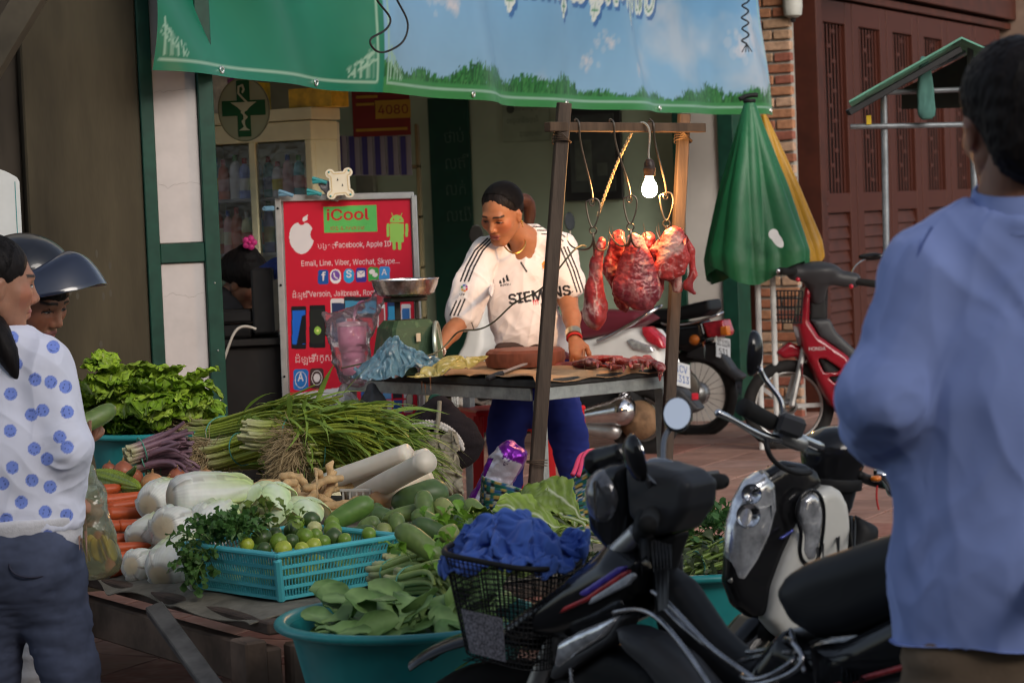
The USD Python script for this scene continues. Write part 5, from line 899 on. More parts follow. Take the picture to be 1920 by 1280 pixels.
# ---- pale lattice basket under the stems
lb0 = gr(720, 975, VZ + .02); lt_ = T('lattice_basket', 'grey white lattice basket under the peeled stems', 'basket', lb0)
for k in range(14): lt_.part('slat', bar(lb0 + RT * (-.12 + .02 * k) + V(0, .02, 0), lb0 + RT * (-.12 + .02 * k) + V(0, .02, .085), .006, .004, ch=.0006), mt('old_white_plastic', (.42, .40, .36), .6), False)
for z in (.004, .045, .088): lt_.part('rail', bar(lb0 + RT * -.13 + V(0, .02, z), lb0 + RT * .15 + V(0, .02, z), .008, .008, ch=.001), mt('old_white_plastic'), False)
# ================================================================ PEOPLE
skm = mt('skin_print', rough=.48, vc=True, var=.07, vs=60, bump=.12, bs=220, sss=.12, spec=.35)
hairm = mt('black_hair', (.008, .006, .006), .55, var=.5, vs=40, stretch=(1, 1, .12), bump=.8, bs=120, bd=.004, spec=.15)
cloth = mt('cloth_print', rough=.85, vc=True, var=.05, vs=9, bump=.25, bs=300, bd=.001, sheen=.1)
def look(fx, fy, fz, roll=0):                # columns: forward, left, up
    f = nrm(V(fx, fy, fz)); l = nrm(np.cross(V(0, 0, 1), f)); u = np.cross(f, l); a = math.radians(roll); l2 = l * math.cos(a) + u * math.sin(a); return np.stack([f, l2, np.cross(f, l2)], 1)
def facecol(q, base, closed=.6, lip=(.34, .10, .085)):
    c = np.tile(np.array(base), (len(q), 1)); x, y, z = q.T; ay = np.abs(y); fr = x > .05
    n = meshkit.fbm(q * 60, 3, 2)[:, None]; c *= (.9 + .2 * n)
    def mix(m, col): nonlocal c; m = np.clip(m, 0, 1)[:, None] * fr[:, None]; c = c * (1 - m) + np.array(col) * m
    mix(1.6 - ((ay - .045) / .03) ** 2 - ((z + .02) / .03) ** 2, np.array(base) * [1.12, .92, .88])
    mix((1 - np.abs(z + .0575 + .10 * y ** 2 * 60 * .1) / .0055) * 3 * (ay < .024 - .5 * np.abs(z + .058)), np.array(lip) * .9); mix((1 - np.abs(z + .0695) / .0065) * 3 * (ay < .019), lip); mix((1 - np.abs(z + .0635) / .0016) * 2 * (ay < .023), (.06, .015, .012))
    bz = .030 - 6 * (ay - .032) ** 2; mix((1 - np.abs(z - bz) / .0052) * 2.2 * ((ay > .012) & (ay < .052)), (.02, .014, .012))
    e = 1 - ((ay - .032) / .0165) ** 2 - ((z - .004) / (.0062 * (1 - closed * .5))) ** 2; mix(e * 3, (.55, .50, .46)); mix((e > .0) * (1 - (ay - .0315) ** 2 / .0068 ** 2) * 4, (.012, .008, .007))
    mix((1 - np.abs(z - (.0095 - closed * .004 - 14 * (ay - .032) ** 2)) / .0024) * 2.5 * (np.abs(ay - .032) < .0185), (.02, .012, .010))
    mix((1 - ((ay - .009) / .005) ** 2 - ((z + .039) / .003) ** 2) * 2 * (x > .085), (.10, .03, .025)); return c
def headprims(sc=1.0, fem=1):
    s = lambda *p: V(*p) * sc
    P = [(E(s(-.012, 0, .032), V(.096, .076, .086) * sc), .03), (E(s(.022, 0, -.028), V(.068, .061, .076) * sc), .04), (C(s(.060, -.010, -.098), s(.060, .010, -.098), .017 * sc), .03)]
    for y in (-1, 1):
        P += [(C(s(-.002, .050 * y, -.05), s(.05, .018 * y, -.096), .017 * sc, .013 * sc), .03), (E(s(.056, .042 * y, -.016), V(.024, .022, .020) * sc), .025), (E(s(-.008, .077 * y, -.006), V(.018, .008, .031) * sc), .008), (C(s(.0, .080 * y, .012), s(-.016, .083 * y, -.002), .006 * sc), .006)]
    P += [(C(s(.080, -.034, .026), s(.080, .034, .026), .011 * sc), .018), (C(s(.084, 0, .012), s(.104, 0, -.026), .007 * sc, .0105 * sc), .014), (C(s(.094, -.011, -.033), s(.094, .011, -.033), .0085 * sc), .008),
          (C(s(.085, -.016, -.0575), s(.085, .016, -.0575), .0068 * sc), .008), (C(s(.083, -.013, -.0695), s(.083, .013, -.0695), .0078 * sc), .006)]
    cut = [(E(s(.098, .032 * y, .004), V(.016, .017, .011) * sc), .012) for y in (-1, 1)] + [(C(s(.0965, -.02, -.0632), s(.0965, .02, -.0632), .0016 * sc), .002)]
    add = [(E(s(.0745, .031 * y, .004), V(.0125, .0145, .0105) * sc), .003) for y in (-1, 1)]
    return P, cut, add
def head(t, c, R, base, sc=1.0, closed=.6, neck=None, nr=.055, extra=(), h=.0030, lip=(.34, .10, .085), smooth=3):
    P, cut, add = headprims(sc); L = [(p, k) for p, k in P]
    m1 = solid(L, h * 1.0, .02, cut)                            # local axes: forward, left, up
    if neck is not None: pass
    v, f = taubin(m1, smooth); col = facecol(v / sc, base, closed, lip); ew = []
    for y in (-1, 1):
        ev, ef = ball(V(.0765, .031 * y, .004) * sc, V(.0118, .0150, .0088 * (1.05 - closed * .35)) * sc, 3); ew.append((ev, ef))
    evs, efs = cat(*ew); ec = facecol(evs / sc, base, closed)
    v, f = cat((v, f), (evs, efs)); col = np.vstack([col, ec]); return (v @ R.T + c, f), col
def chain(pts, rs): return [C(a, b, ra, rb) for a, b, ra, rb in zip(pts[:-1], pts[1:], rs[:-1], rs[1:])]
def hand(w, d, n, side, curl=.5, sc=1.0, spread=.2, tcurl=.5):
    """Joint chains of a hand: wrist w, direction d, back-of-hand normal n, side +1 puts the thumb along cross(d, n)."""
    d = nrm(d); n = nrm(n - d * (np.asarray(n) @ d)); s = nrm(np.cross(d, n)) * side; P = [(Sl(w, w + d * .05 * sc, .021 * sc, .030 * sc, n, .62), .012), (Sl(w + d * .045 * sc, w + d * .085 * sc, .032 * sc, .036 * sc, n, .42), .012)]
    for i, (o, L) in enumerate(((.027, .070), (.010, .079), (-.008, .074), (-.026, .057))):
        p = w + d * (.088 - .004 * abs(i - 1)) * sc + s * o * sc; e = nrm(d + s * (.09 - .07 * i) * spread * 2); r = (.0108 - .0008 * (i == 3)) * sc; pts = [p - d * .02 * sc, p]; q, a = p, 0
        for k, fr in enumerate((.45, .32, .23)): a += curl * (.9, 1.0, .7)[k]; q = q + (e * math.cos(a) - n * math.sin(a)) * L * fr * sc; pts.append(q)
        P += [(x, .004) for x in chain(pts, [r, r, r * .95, r * .88, r * .75])]
    p = w + d * .028 * sc + s * .024 * sc; e = nrm(d * .65 + s * .75 - n * .25); q1 = p + e * .038 * sc; e2 = nrm(e + d * .5 - n * tcurl - s * tcurl * .4); q2 = q1 + e2 * .030 * sc; q3 = q2 + nrm(e2 - n * tcurl * .5) * .022 * sc
    P += [(x, .007) for x in chain([p, q1, q2, q3], [.014 * sc, .012 * sc, .0115 * sc, .0095 * sc])]; return P
def folds(mesh, amp, seed, st=(8, 8, 22), d=None):
    v, f = vf(mesh); n = normals(v, f); a = meshkit.fbm(v * np.array(st), 3, seed); r = 1 - np.abs(a - .5) * 4.5; return v + n * (np.clip(r, -.4, 1) * amp + (meshkit.fbm(v * 5, 2, seed + 1) - .5)[:, None][:, 0] * amp * 2)[:, None], f
def drape(mesh, sets, n=1):                   # folds that run along given directions: (direction, spacing, depth, seed, where)
    v, f = loop(mesh, n); N = normals(v, f); o = np.zeros(len(v))
    for d, lam, amp, seed, wh in sets:
        F = frame(d); q = (v + (np.stack([meshkit.fbm(v * 4 + 7 * k, 2, seed) for k in range(3)], 1) - .5) * .10) @ F; a = meshkit.fbm(q / np.array([lam * 1.3, lam * 1.3, lam * 6.5]), 2, seed); r = 1 - np.abs(a - .5) * 5.5
        o += np.clip(r, -.8, 1) * amp * (wh(v) if wh else 1)
    return v + N * o[:, None], f
def proj(v):                                  # where points fall in the photograph: used to lay the garment prints out on the cloth
    q = v - EYE; z = q @ fw; return 960 + FPX * (q @ RT) / z, 640 - FPX * (q @ UP) / z
class Print:                                  # a drawing laid on the front of a garment, in a plane frame
    def __init__(s, x0, y0, x1, y1, k, bg): s.b = (x0, y0, x1, y1); s.k = k; s.im = Image.new('RGB', (int((x1 - x0) * k), int((y1 - y0) * k)), bg); s.d = ImageDraw.Draw(s.im)
    def p(s, x, y): return ((x - s.b[0]) * s.k, (y - s.b[1]) * s.k)
    def line(s, pts, w, col): s.d.line([s.p(*q) for q in pts], fill=col, width=max(int(w * s.k), 1), joint='curve')
    def poly(s, pts, col): s.d.polygon([s.p(*q) for q in pts], fill=col)
    def text(s, x, y, t, size, col, ang=0, sx=1.0, khmer=False, bold=2):
        fo = font(int(size * s.k), khmer); l, a, r, b = fo.getbbox(t, stroke_width=bold); m = Image.new('L', (r - l, b - a), 0); ImageDraw.Draw(m).text((-l, -a), t, 255, font=fo, stroke_width=bold); m = m.resize((max(int(m.width * sx), 1), m.height)); m = m.rotate(ang, expand=True, resample=Image.BICUBIC)
        q = s.p(x, y); s.im.paste(Image.new('RGB', m.size, col), (int(q[0]), int(q[1])), m)
    def at(s, v):
        X, Y = proj(v); x0, y0, x1, y1 = s.b; return sample(s.im, (X - x0) / (x1 - x0), 1 - (Y - y0) / (y1 - y0))
SKV = (.36, .15, .072)
# ---------------- the vendor
VD = 10.42
def a2(px, py, d=0): return at(px, py, VD + d)
vb = a2(1000, 700); vb[2] = .02; vw = T('person', 'woman in white football shirt and blue trousers selling meat behind the table', 'person', vb)
hc, hR = a2(941, 402, -.10), look(-.50, -.80, -.42, -6)
hm, hcol = head(vw, hc, hR, SKV, 1.02, .85)
neck = solid([C(hc + hR @ V(-.02, 0, -.05), a2(986, 452, .0), .052, .056), C(a2(986, 450), a2(985, 505, .03), .056, .085)], .005, .03)
Sh_r, Sh_l = a2(905, 470, -.02), a2(1052, 462, .0)
El_r, Wr_r, El_l, Wr_l = a2(872, 590, -.08), a2(822, 655, -.26), a2(1064, 560, -.06), a2(1076, 630, -.22)
arm = [(x, .02) for x in chain([Sh_r, El_r, (El_r + Wr_r) / 2, Wr_r], [.046, .041, .037, .026])] + [(x, .02) for x in chain([Sh_l, El_l, (El_l + Wr_l) / 2 + V(.005, 0, 0), Wr_l], [.046, .041, .037, .026])]
hl = hand(Wr_l, V(.12, -.55, -.80), V(.2, -.6, .5), -1, .45, .95); hr = hand(Wr_r, V(-.5, -.6, -.5), V(0, -.3, 1), 1, .5, .95)
Hp = [(Sl(a2(1010, 690, .0), a2(1004, 735, .02), .16, .155, V(0, 1, 0), .72), .03)]
am = solid(arm + hl + hr, .0042, .02); am = taubin(am, 1)
bodym = cat(hm, neck, am); nc = np.tile(np.array(SKV), (len(neck[0]) + len(am[0]), 1)) * (.92 + .16 * meshkit.fbm(np.vstack([neck[0], am[0]]) * 40, 3, 4))[:, None]
vw.part('body', bodym, skm, True, col=np.vstack([hcol, nc]))
def hp(*p): return hc + hR @ (V(*p) * 1.02)
hair = solid([(E(hp(-.022, 0, .044), V(.098, .084, .088), hR), .02), (E(hp(-.075, 0, .0), V(.04, .06, .06), hR), .02)], .004, .02, [(E(hp(.085, 0, -.035), V(.080, .068, .112), hR), .008), (Bx(hp(-.01, .09, -.08), V(.055, .06, .075), .01, hR), .01), (Bx(hp(-.01, -.09, -.08), V(.055, .06, .075), .01, hR), .01)])
vw.part('hair', rough_up(hair, .002, (150, 150, 30), 3), hairm, True)
pt = [hp(-.10, -.01, .0), a2(990, 382, .06), a2(993, 400, .07), a2(990, 425, .07), a2(984, 440, .05)]
vw.part('ponytail', rough_up(tube(pt, [.022, .030, .028, .022, .006], 14, 24), .003, (200, 200, 30), 5), mt('brown_hair', (.06, .022, .012), .45, var=.4, vs=40, stretch=(1, 1, .1), bump=.6, bs=120), True)
gold = mt('gold', (.75, .45, .12), .25, 1); 
vw.part('earring', cat(*[ball(hp(-.008, .086, -.030 - .011 * k), .0055 - .0008 * k, 1) for k in range(3)]), gold)
nk = [a2(946, 462, -.115), a2(953, 470, -.135), a2(963, 475, -.145), a2(973, 473, -.14), a2(983, 462, -.12), a2(984, 450, -.09)]
vw.part('necklace', tube(nk, .0035, 6, 40), gold)
ts = [(Sl(a2(983, 525, .02), a2(990, 580, .02), .146, .160, V(0, 1, 0), .62), .03), (Sl(a2(990, 580, .02), a2(1003, 632, .0), .160, .172, V(0, 1, 0), .66), .03), (C(a2(965, 455, .02), Sh_r + V(.025, .01, .0), .050, .054), .05), (C(a2(1000, 450, .02), Sh_l + V(-.025, .01, 0), .050, .054), .05),
      (C(Sh_r + V(.0, 0, -.015), a2(884, 540, -.06), .058, .074), .03), (C(a2(884, 540, -.06), a2(868, 590, -.08), .074, .072), .03), (C(Sh_l + V(0, 0, -.01), a2(1058, 522, -.05), .064, .070), .03), (C(a2(1058, 520, -.05), a2(1066, 536, -.06), .072, .066), .02), (C(a2(975, 448, .03), a2(1000, 446, .03), .055), .02)]
neckcut = [(C(a2(968, 456, -.22), a2(968, 456, .0), .050, .050), .012), (C(a2(968, 470, -.25), a2(969, 474, -.05), .026, .024), .02), (C(a2(978, 440, -.02), a2(965, 400, -.06), .060), .006), (Bx(a2(862, 648, -.1), V(.14, .2, .055), .01, rot((0, 1, 0), 28)), .01), (Bx(a2(1088, 575, -.1), V(.1, .2, .05), .01, rot((0, 1, 0), -24)), .008)]
jm = solid(ts, .0108, .03, neckcut); jm = drape(taubin(jm, 4), [((.35, 0, 1), .055, .0060, 7, None), ((-.8, 0, .7), .045, .0040, 8, None), ((.75, .1, .6), .035, .0028, 9, None)], 2)
pr = Print(820, 415, 1110, 690, 8, (232, 226, 224)); bk_ = (24, 26, 32)
for k in range(3):
    o = k * 7.5; pr.line([(930 - o, 443 + o * .2), (905 - o, 470), (889 - o * 1.0, 500), (878 - o * 1.0, 528)], 3.2, bk_); pr.line([(872 - o * 1.05, 560 + o * .2), (858 - o * .98, 592)], 3.0, bk_)
    pr.line([(1000 + o, 425 + o * .9), (1036, 425 + o * .95), (1060 - o * .5, 445 + o)], 2.4, bk_); pr.line([(1050 + o * .9, 462), (1068 + o * .9, 505), (1082 + o * .9, 548)], 3.0, bk_)
pr.line([(1040, 566), (1075, 546)], 1.6, bk_); pr.line([(884, 604), (890, 622)], 2, bk_); pr.line([(976, 491), (988, 510)], 3.4, bk_)
pr.poly([(866, 529), (881, 533), (876, 560), (860, 556)], (240, 238, 238)); 
for a, c in zip(range(6), ((200, 50, 50), (230, 140, 40), (240, 200, 60), (60, 150, 80), (50, 100, 190), (150, 60, 140))): pr.d.pieslice([*pr.p(864, 533), *pr.p(877, 547)], a * 60, a * 60 + 50, fill=c)
pr.d.ellipse([*pr.p(868, 537), *pr.p(873, 543)], fill=(240, 238, 238)); pr.text(861, 549, 'LFP', 5.5, bk_, -6)
for k in range(3): pr.poly([(936 + k * 7, 532 - k * 2), (941 + k * 7, 531 - k * 2), (938.5 + k * 6.2, 519 + 4 - k * 5.2 + 2), (936.5 + k * 5.8, 522 + 4 - k * 4.4)], bk_)
pr.text(937, 529, 'adidas', 6.5, bk_, 8, bold=1); pr.text(950, 533, 'SIEMENS', 25, (36, 38, 44), 9, 1.04, bold=8)
pr.text(998, 561, 'm', 16, (196, 40, 60), 6, .8, bold=3); pr.text(1012, 563, 'obile', 12, (40, 40, 46), 6, bold=2)
pr.poly([(1016, 494), (1020, 489), (1025, 494), (1024, 504), (1017, 504)], (214, 150, 60)); pr.d.ellipse([*pr.p(1016, 497), *pr.p(1025, 508)], outline=(90, 90, 160), width=5)
nn = normals(*jm); pc_ = pr.at(jm[0]); fr_ = np.clip(-(nn[:, 1]) * 3 + .6, 0, 1)[:, None]; wh = lin((232, 226, 224)); vw.part('football_shirt', jm, cloth, True, col=pc_ * fr_ + wh * (1 - fr_))
kn_r, kn_l, an_r, an_l = a2(948, 810, -.05), a2(1066, 815, -.08), a2(955, 985, .02), a2(1092, 960, .0)
tr = solid([(Sl(a2(1006, 655, .02), a2(1004, 730, .02), .150, .165, V(0, 1, 0), .72), .04), (C(a2(968, 735, .0), kn_r, .092, .078), .03), (C(a2(1042, 735, 0), kn_l, .094, .080), .03), (C(kn_r, kn_r + (an_r - kn_r) * .5, .078, .068), .02), (C(kn_l, kn_l + (an_l - kn_l) * .5, .080, .066), .02)], .007, .03)
vw.part('trousers', folds(taubin(tr, 3), .006, 13, (7, 7, 15)), mt('royal_blue_cotton', (.018, .030, .20), .85, var=.12, vs=12, bump=.3, bs=200, bd=.001), True)
lg = solid([C(kn_r, an_r, .055, .036), C(kn_l, an_l, .055, .036), (Sl(an_r, an_r * V(1, 1, 0) + V(-.03, -.14, .03), .04, .035, V(0, 0, 1), .7), .02), (Sl(an_l, an_l * V(1, 1, 0) + V(.0, -.15, .03), .04, .035, V(0, 0, 1), .7), .02)], .006, .02)
vw.part('lower_legs', lg, mt('plain_skin', SKV, .5, var=.1, sss=.1), True)
vw.part('waist_pouch', folds(solid([Sl(a2(940, 655, -.085), a2(1015, 652, -.10), .026, .026, V(0, 1, 0), .8)], .006), .004, 3), mt('dark_brown_cloth', (.055, .035, .03), .8, var=.2), True)
bx_ = nrm(Wr_l - El_l); vw.part('bracelet', lathe([(.031, -.016), (.034, -.014), (.034, .014), (.031, .016)], 24, El_l + bx_ * (np.linalg.norm(Wr_l - El_l) - .015), bx_), mt('pale_gold', (.75, .62, .42), .3, 1)); vw.part('red_wristband', torus(Wr_l + bx_ * .012, .030, .005, bx_, 24, 8), mt('red_thread', (.55, .03, .03), .6))
bx2 = nrm(Wr_r - El_r); vw.part('bead_bracelet', cat(*[ball(Wr_r + frame(bx2)[:, 0] * .031 * math.cos(a) + frame(bx2)[:, 1] * .031 * math.sin(a), .0055, 1) for a in np.linspace(0, 6.28, 19)[:-1]]), mt('white_beads', (.7, .62, .58), .4))

def strands(t, c, R, sc, el, ax, n, seed, tail):      # combed-back hair, from the hairline to where it is tied
    g = np.random.default_rng(seed); P, W = [], []
    for i in range(n):
        ph = g.uniform(-1.75, 1.75); a = V(.72 - .50 * abs(ph) ** 1.6 * .35 + g.normal(0, .04), math.sin(ph), math.cos(ph) * .9 + .12); b = V(-1, .25 * math.sin(ph), .05 + g.normal(0, .05)); k = np.linspace(0, 1, 9)[:, None]; d = a * (1 - k) + b * k + V(0, 0, .55) * (k * (1 - k)) * math.cos(ph); d = d / np.linalg.norm(d, axis=1)[:, None]
        q = V(*el) + d * V(*ax) * (1.008 + .012 * g.random()); P.append(c + (q * sc) @ R.T); W.append(np.linspace(.0011, .0008, 9))
    p = path_for(t.path, 'hair_strands'); b = UsdGeom.BasisCurves.Define(stage, p); b.CreateTypeAttr('linear'); b.CreateCurveVertexCountsAttr([9] * n); b.CreatePointsAttr(Vt.Vec3fArray.FromNumpy((np.vstack(P) - t.loc).astype(np.float32))); b.CreateWidthsAttr(Vt.FloatArray.FromNumpy(np.concatenate(W).astype(np.float32))); b.SetWidthsInterpolation('vertex')
    data(b.GetPrim(), kind='stuff'); UsdShade.MaterialBindingAPI.Apply(b.GetPrim()).Bind(mt('hair_strand', (.006, .005, .005), .5, var=.4, vs=300, spec=.12))
strands(vw, hc, hR, 1.02, (-.022, 0, .044), (.098, .084, .088), 900, 3, None)
# ---------------- girl with the smiley jacket
GD = 5.86
def a3(px, py, d=0): return at(px, py, GD + d)
SKG = (.34, .165, .105)
gb = a3(40, 900); gb[2] = .0; gl = T('person', 'girl in white jacket with blue smiley faces and grey jeans, seen from behind', 'person', gb)
gc_, gR = a3(-10, 536), look(.90, .40, -.10, 0)
hm, hcol = head(gl, gc_, gR, SKG, .98, .3, lip=(.36, .13, .12))
def gp2(*p): return gc_ + gR @ (V(*p) * .98)
neck = solid([C(gp2(-.02, 0, -.05), gp2(-.05, 0, -.18), .048, .056)], .006, .02)
W2 = a3(136, 940, .07); hg = solid([(x, .02) for x in chain([a3(118, 870, 0), W2], [.034, .024])] + hand(W2, V(.55, .75, -.35), V(.5, -.3, .8), -1, 1.0, .86), .004); hg = taubin(hg, 1)
o_ = np.vstack([neck[0], hg[0]]); gl.part('body', cat(hm, neck, hg), skm, True, col=np.vstack([hcol, np.tile(np.array(SKG), (len(o_), 1)) * (.9 + .2 * meshkit.fbm(o_ * 40, 3, 4))[:, None]]))
gh = solid([(E(gp2(-.020, 0, .040), V(.101, .084, .088), gR), .02), (E(gp2(-.09, 0, -.02), V(.05, .07, .07), gR), .02)], .0042, .02, [(E(gp2(.09, 0, -.03), V(.082, .066, .096), gR), .010), (Bx(gp2(.0, .09, -.07), V(.036, .06, .064), .01, gR), .01), (Bx(gp2(.0, -.09, -.07), V(.036, .06, .064), .01, gR), .01)])
gl.part('hair', rough_up(gh, .002, (150, 150, 40), 3), hairm, True)
gl.part('ponytail', rough_up(tube([gp2(-.12, 0, -.02), a3(-30, 600, -.03), a3(2, 640, -.07), a3(20, 680, -.085), a3(34, 712, -.08)], [.03, .052, .052, .038, .010], 16, 26, flat=.7), .004, (160, 160, 25), 5), hairm, True)
gsh, gel, gcu = a3(78, 690, -.02), a3(122, 838, -.05), a3(124, 908, .0)
tor = [(Sl(a3(18, 765, .0), a3(22, 850, .0), .145, .160, V(0, 1, 0), .66), .04), (Sl(a3(22, 850, 0), a3(40, 985, .0), .160, .150, V(0, 1, 0), .70), .04), (C(a3(0, 650, .01), gsh, .070, .066), .05), (C(a3(10, 655, .01), a3(-70, 700, .02), .07, .06), .05), (C(a3(5, 655, .02), a3(0, 632, .02), .072, .066), .02),
       (C(gsh, gel, .068, .062), .03), (C(gel, gcu, .058, .044), .02), (C(a3(-80, 700, .02), a3(-110, 850, .0), .064, .058), .03), (C(a3(-110, 850, 0), a3(-60, 920, .10), .055, .04), .03)]
jk = solid(tor, .0082, .03, [(E(a3(6, 610, .02), V(.062, .062, .06)), .01), (Bx(a3(30, 990, 0) + V(0, 0, -.15), V(.24, .4, .15), .01), .006)]); jk = drape(taubin(jk, 4), [((.15, 0, 1), .060, .0050, 21, None), ((1, 0, .35), .030, .0075, 22, lambda v: np.exp(-((proj(v)[0] - 120) / 34) ** 2 - ((proj(v)[1] - 862) / 55) ** 2)), ((.8, 0, -.6), .045, .0032, 23, None), ((1, 0, .1), .035, .0045, 24, lambda v: np.clip((proj(v)[1] - 930) / 60, 0, 1))], 2)
pg = Print(-220, 600, 170, 1030, 8, (214, 216, 232)); sm = [(30, 682, 8), (66, 711, 170), (95, 716, -30), (123, 725, -70), (20, 738, 5), (59, 777, 190), (80, 769, 80), (126, 772, 80), (19, 807, 0), (112, 819, 20), (64, 841, 10), (126, 838, 200), (23, 876, -10), (5, 906, 60), (94, 912, -10), (60, 900, 70), (40, 941, 150), (85, 959, -80), (12, 973, 180), (55, 995, 180), (125, 965, -60), (23, 633, -20), (-30, 700, 0), (-60, 760, 30), (-35, 830, 180), (-80, 880, 0), (-40, 940, 20), (-90, 690, 60), (-110, 790, 0), (-20, 770, 200), (100, 650, 0), (-100, 960, 30), (90, 1005, 40), (88, 860, 100)]
for x, y, a in sm:
    r_ = 12.2; pg.d.ellipse([*pg.p(x - r_, y - r_), *pg.p(x + r_, y + r_)], fill=(120, 142, 218), outline=(98, 118, 198), width=5); a = math.radians(a); rt = lambda u, w: (x + u * math.cos(a) - w * math.sin(a), y + u * math.sin(a) + w * math.cos(a))
    for u in (-3.4, 3.4): q = pg.p(*rt(u, -3.6)); pg.d.ellipse([q[0] - 7, q[1] - 11, q[0] + 7, q[1] + 11], fill=(40, 46, 96))
    pg.line([rt(8 * math.sin(b), 1.0 + 7 * math.cos(b)) for b in np.linspace(-1.2, 1.2, 9)], .9, (40, 46, 96))
gl.part('jacket', jk, cloth, True, col=pg.at(jk[0]))
kb = mt('white_rib_knit', (.58, .57, .60), .9, var=.08, bump=.5, bs=120)
gl.part('hem_band', folds(solid([Sl(a3(34, 985, 0), a3(36, 1000, .0), .158, .152, V(0, 1, 0), .76)], .006, .02, [(Bx(a3(36, 1120, 0), V(.4, .4, .113), .01), .003), (Bx(a3(36, 880, 0), V(.4, .4, .113), .01), .003)]), .003, 3), kb, True); gl.part('cuff', lathe([(.036, -.028), (.042, -.02), (.043, .02), (.038, .03)], 24, a3(125, 908, .0), nrm(V(.02, .1, -1))), kb)
jn = mt('grey_denim', (.052, .063, .105), .85, var=.4, vs=8, bump=.3, bs=400, bd=.0008)
kr, kl = a3(128, 1250, -.02), a3(-18, 1250, .02)
jm2 = solid([(Sl(a3(38, 1035, 0), a3(40, 1075, .02), .140, .148, V(0, 1, 0), .76), .05), (E(a3(70, 1060, -.05), V(.08, .08, .09)), .05), (E(a3(0, 1060, -.05), V(.08, .08, .09)), .05), (C(a3(85, 1085, 0), kr, .096, .066), .03), (C(a3(-12, 1085, 0), kl, .096, .066), .03), (C(kr, kr * V(1, 1, 0) + V(.03, .0, .08), .066, .05), .02), (C(kl, kl * V(1, 1, 0) + V(0, 0, .08), .066, .05), .02)], .007, .03)
gl.part('jeans', folds(folds(taubin(jm2, 3), .005, 9, (6, 6, 22)), .003, 12, (14, 14, 40)), jn, True); gl.part('pocket_seam', cat(tube([a3(20, 1032, -.125), a3(28, 1075, -.145), a3(62, 1082, -.14), a3(98, 1070, -.115), a3(100, 1035, -.10)], .0025, 5, 30)), mt('dark_thread', (.03, .03, .05), .9))
fl_m = mt('rubber_sandal', (.05, .04, .04), .7)
for k in (kr, kl): gl.part('shoe', solid([Sl(k * V(1, 1, 0) + V(0, -.02, .05), k * V(1, 1, 0) + V(.12, .06, .035), .045, .038, V(0, 0, 1), .75)], .006), fl_m, True)

strands(gl, gc_, gR, .98, (-.020, 0, .040), (.101, .084, .088), 900, 4, None)
# ---------------- man with the helmet
HD = 6.45
def a4(px, py, d=0): return at(px, py, HD + d)
SKM = (.27, .125, .075)
hb = a4(40, 900, .05); hb[2] = 0; hmn = T('person', 'man in dark motorcycle helmet looking down, holding a green gourd', 'person', hb)
qc, qR = a4(60, 562), look(.80, -.42, -.40, 4)
hm, hcol = head(hmn, qc, qR, SKM, 1.0, .7, lip=(.30, .11, .10))
def qp(*p): return qc + qR @ V(*p)
neck = solid([C(qp(-.02, 0, -.06), a4(30, 690, .03), .055, .06)], .006, .02)
gA, gB = at(140, 806, 6.25), at(200, 772, 6.30); gm_, gco = gourdm((gA + gB) / 2, gB - gA, .16, .027, 77, *gc['m']); thing('gourd', 'green gourd held up in the helmeted man\'s hand', 'gourd', gm_, vcp, True, col=gco)
W4 = at(128, 838, 6.36); ha = solid([(x, .02) for x in chain([a4(30, 720, .03), a4(70, 850, -.1), W4], [.05, .042, .028])] + hand(W4, V(.85, -.25, .35), V(.35, .25, -.9), -1, .75, .95, .3, .5), .0045); ha = taubin(ha, 1)
o_ = np.vstack([neck[0], ha[0]]); hmn.part('body', cat(hm, neck, ha), skm, True, col=np.vstack([hcol, np.tile(np.array(SKM), (len(o_), 1)) * (.9 + .2 * meshkit.fbm(o_ * 40, 3, 4))[:, None]]))
vR = look(.86, -.40, -.10, 4); hv = lambda *p: qc + vR @ V(*p)
helm = mt('helmet_paint', (.012, .013, .018), .28, var=.3, vs=5, coat=.6)
sh = solid([(E(hv(-.025, 0, .055), V(.142, .122, .122), vR), .01)], .005, .01, [(E(hv(-.025, 0, .05), V(.126, .106, .106), vR), .004), (Bx(hv(.03, 0, -.13), V(.3, .2, .125), .01, vR), .012), (Bx(hv(.17, 0, -.0), V(.12, .2, .050), .03, vR), .02)])
hmn.part('helmet', taubin(sh, 4), helm, True)
def visf(u, v):
    th = (u - .5) * 2.3; ph = v; r = .118 + .105 * ph * (.35 + .65 * np.cos(th)); zz = .135 - .075 * ph ** 1.6 - .05 * (np.sin(th) ** 2) * (1 - ph * .5) + .015 * np.sin(ph * np.pi) * np.cos(th)
    P = np.stack([-.015 + r * np.cos(th) * 1.02, r * np.sin(th) * .86, zz - .02 * np.abs(np.sin(th))], -1); return qc + P @ vR.T
hmn.part('visor', thick(sheet(visf, 40, 16)[0], .003), mt('smoked_visor', (.012, .016, .034), .16, coat=.7, spec=.6), True)
hmn.part('chin_strap', cat(tube([qp(-.01, .085, -.03), qp(.02, .07, -.10), qp(.035, 0, -.128), qp(.02, -.07, -.10), qp(-.01, -.085, -.03)], .009, 6, 30, flat=.35), tube([qp(.03, .02, -.125), a4(94, 660, -.06), a4(95, 695, -.05)], .009, 6, 12, flat=.4)), mt('black_webbing', (.014, .014, .016), .8), True)
hmn.part('fringe', rough_up(solid([(E(qp(.03, 0, .045), V(.066, .070, .03), qR), .01)], .004), .004, 60), hairm, True)
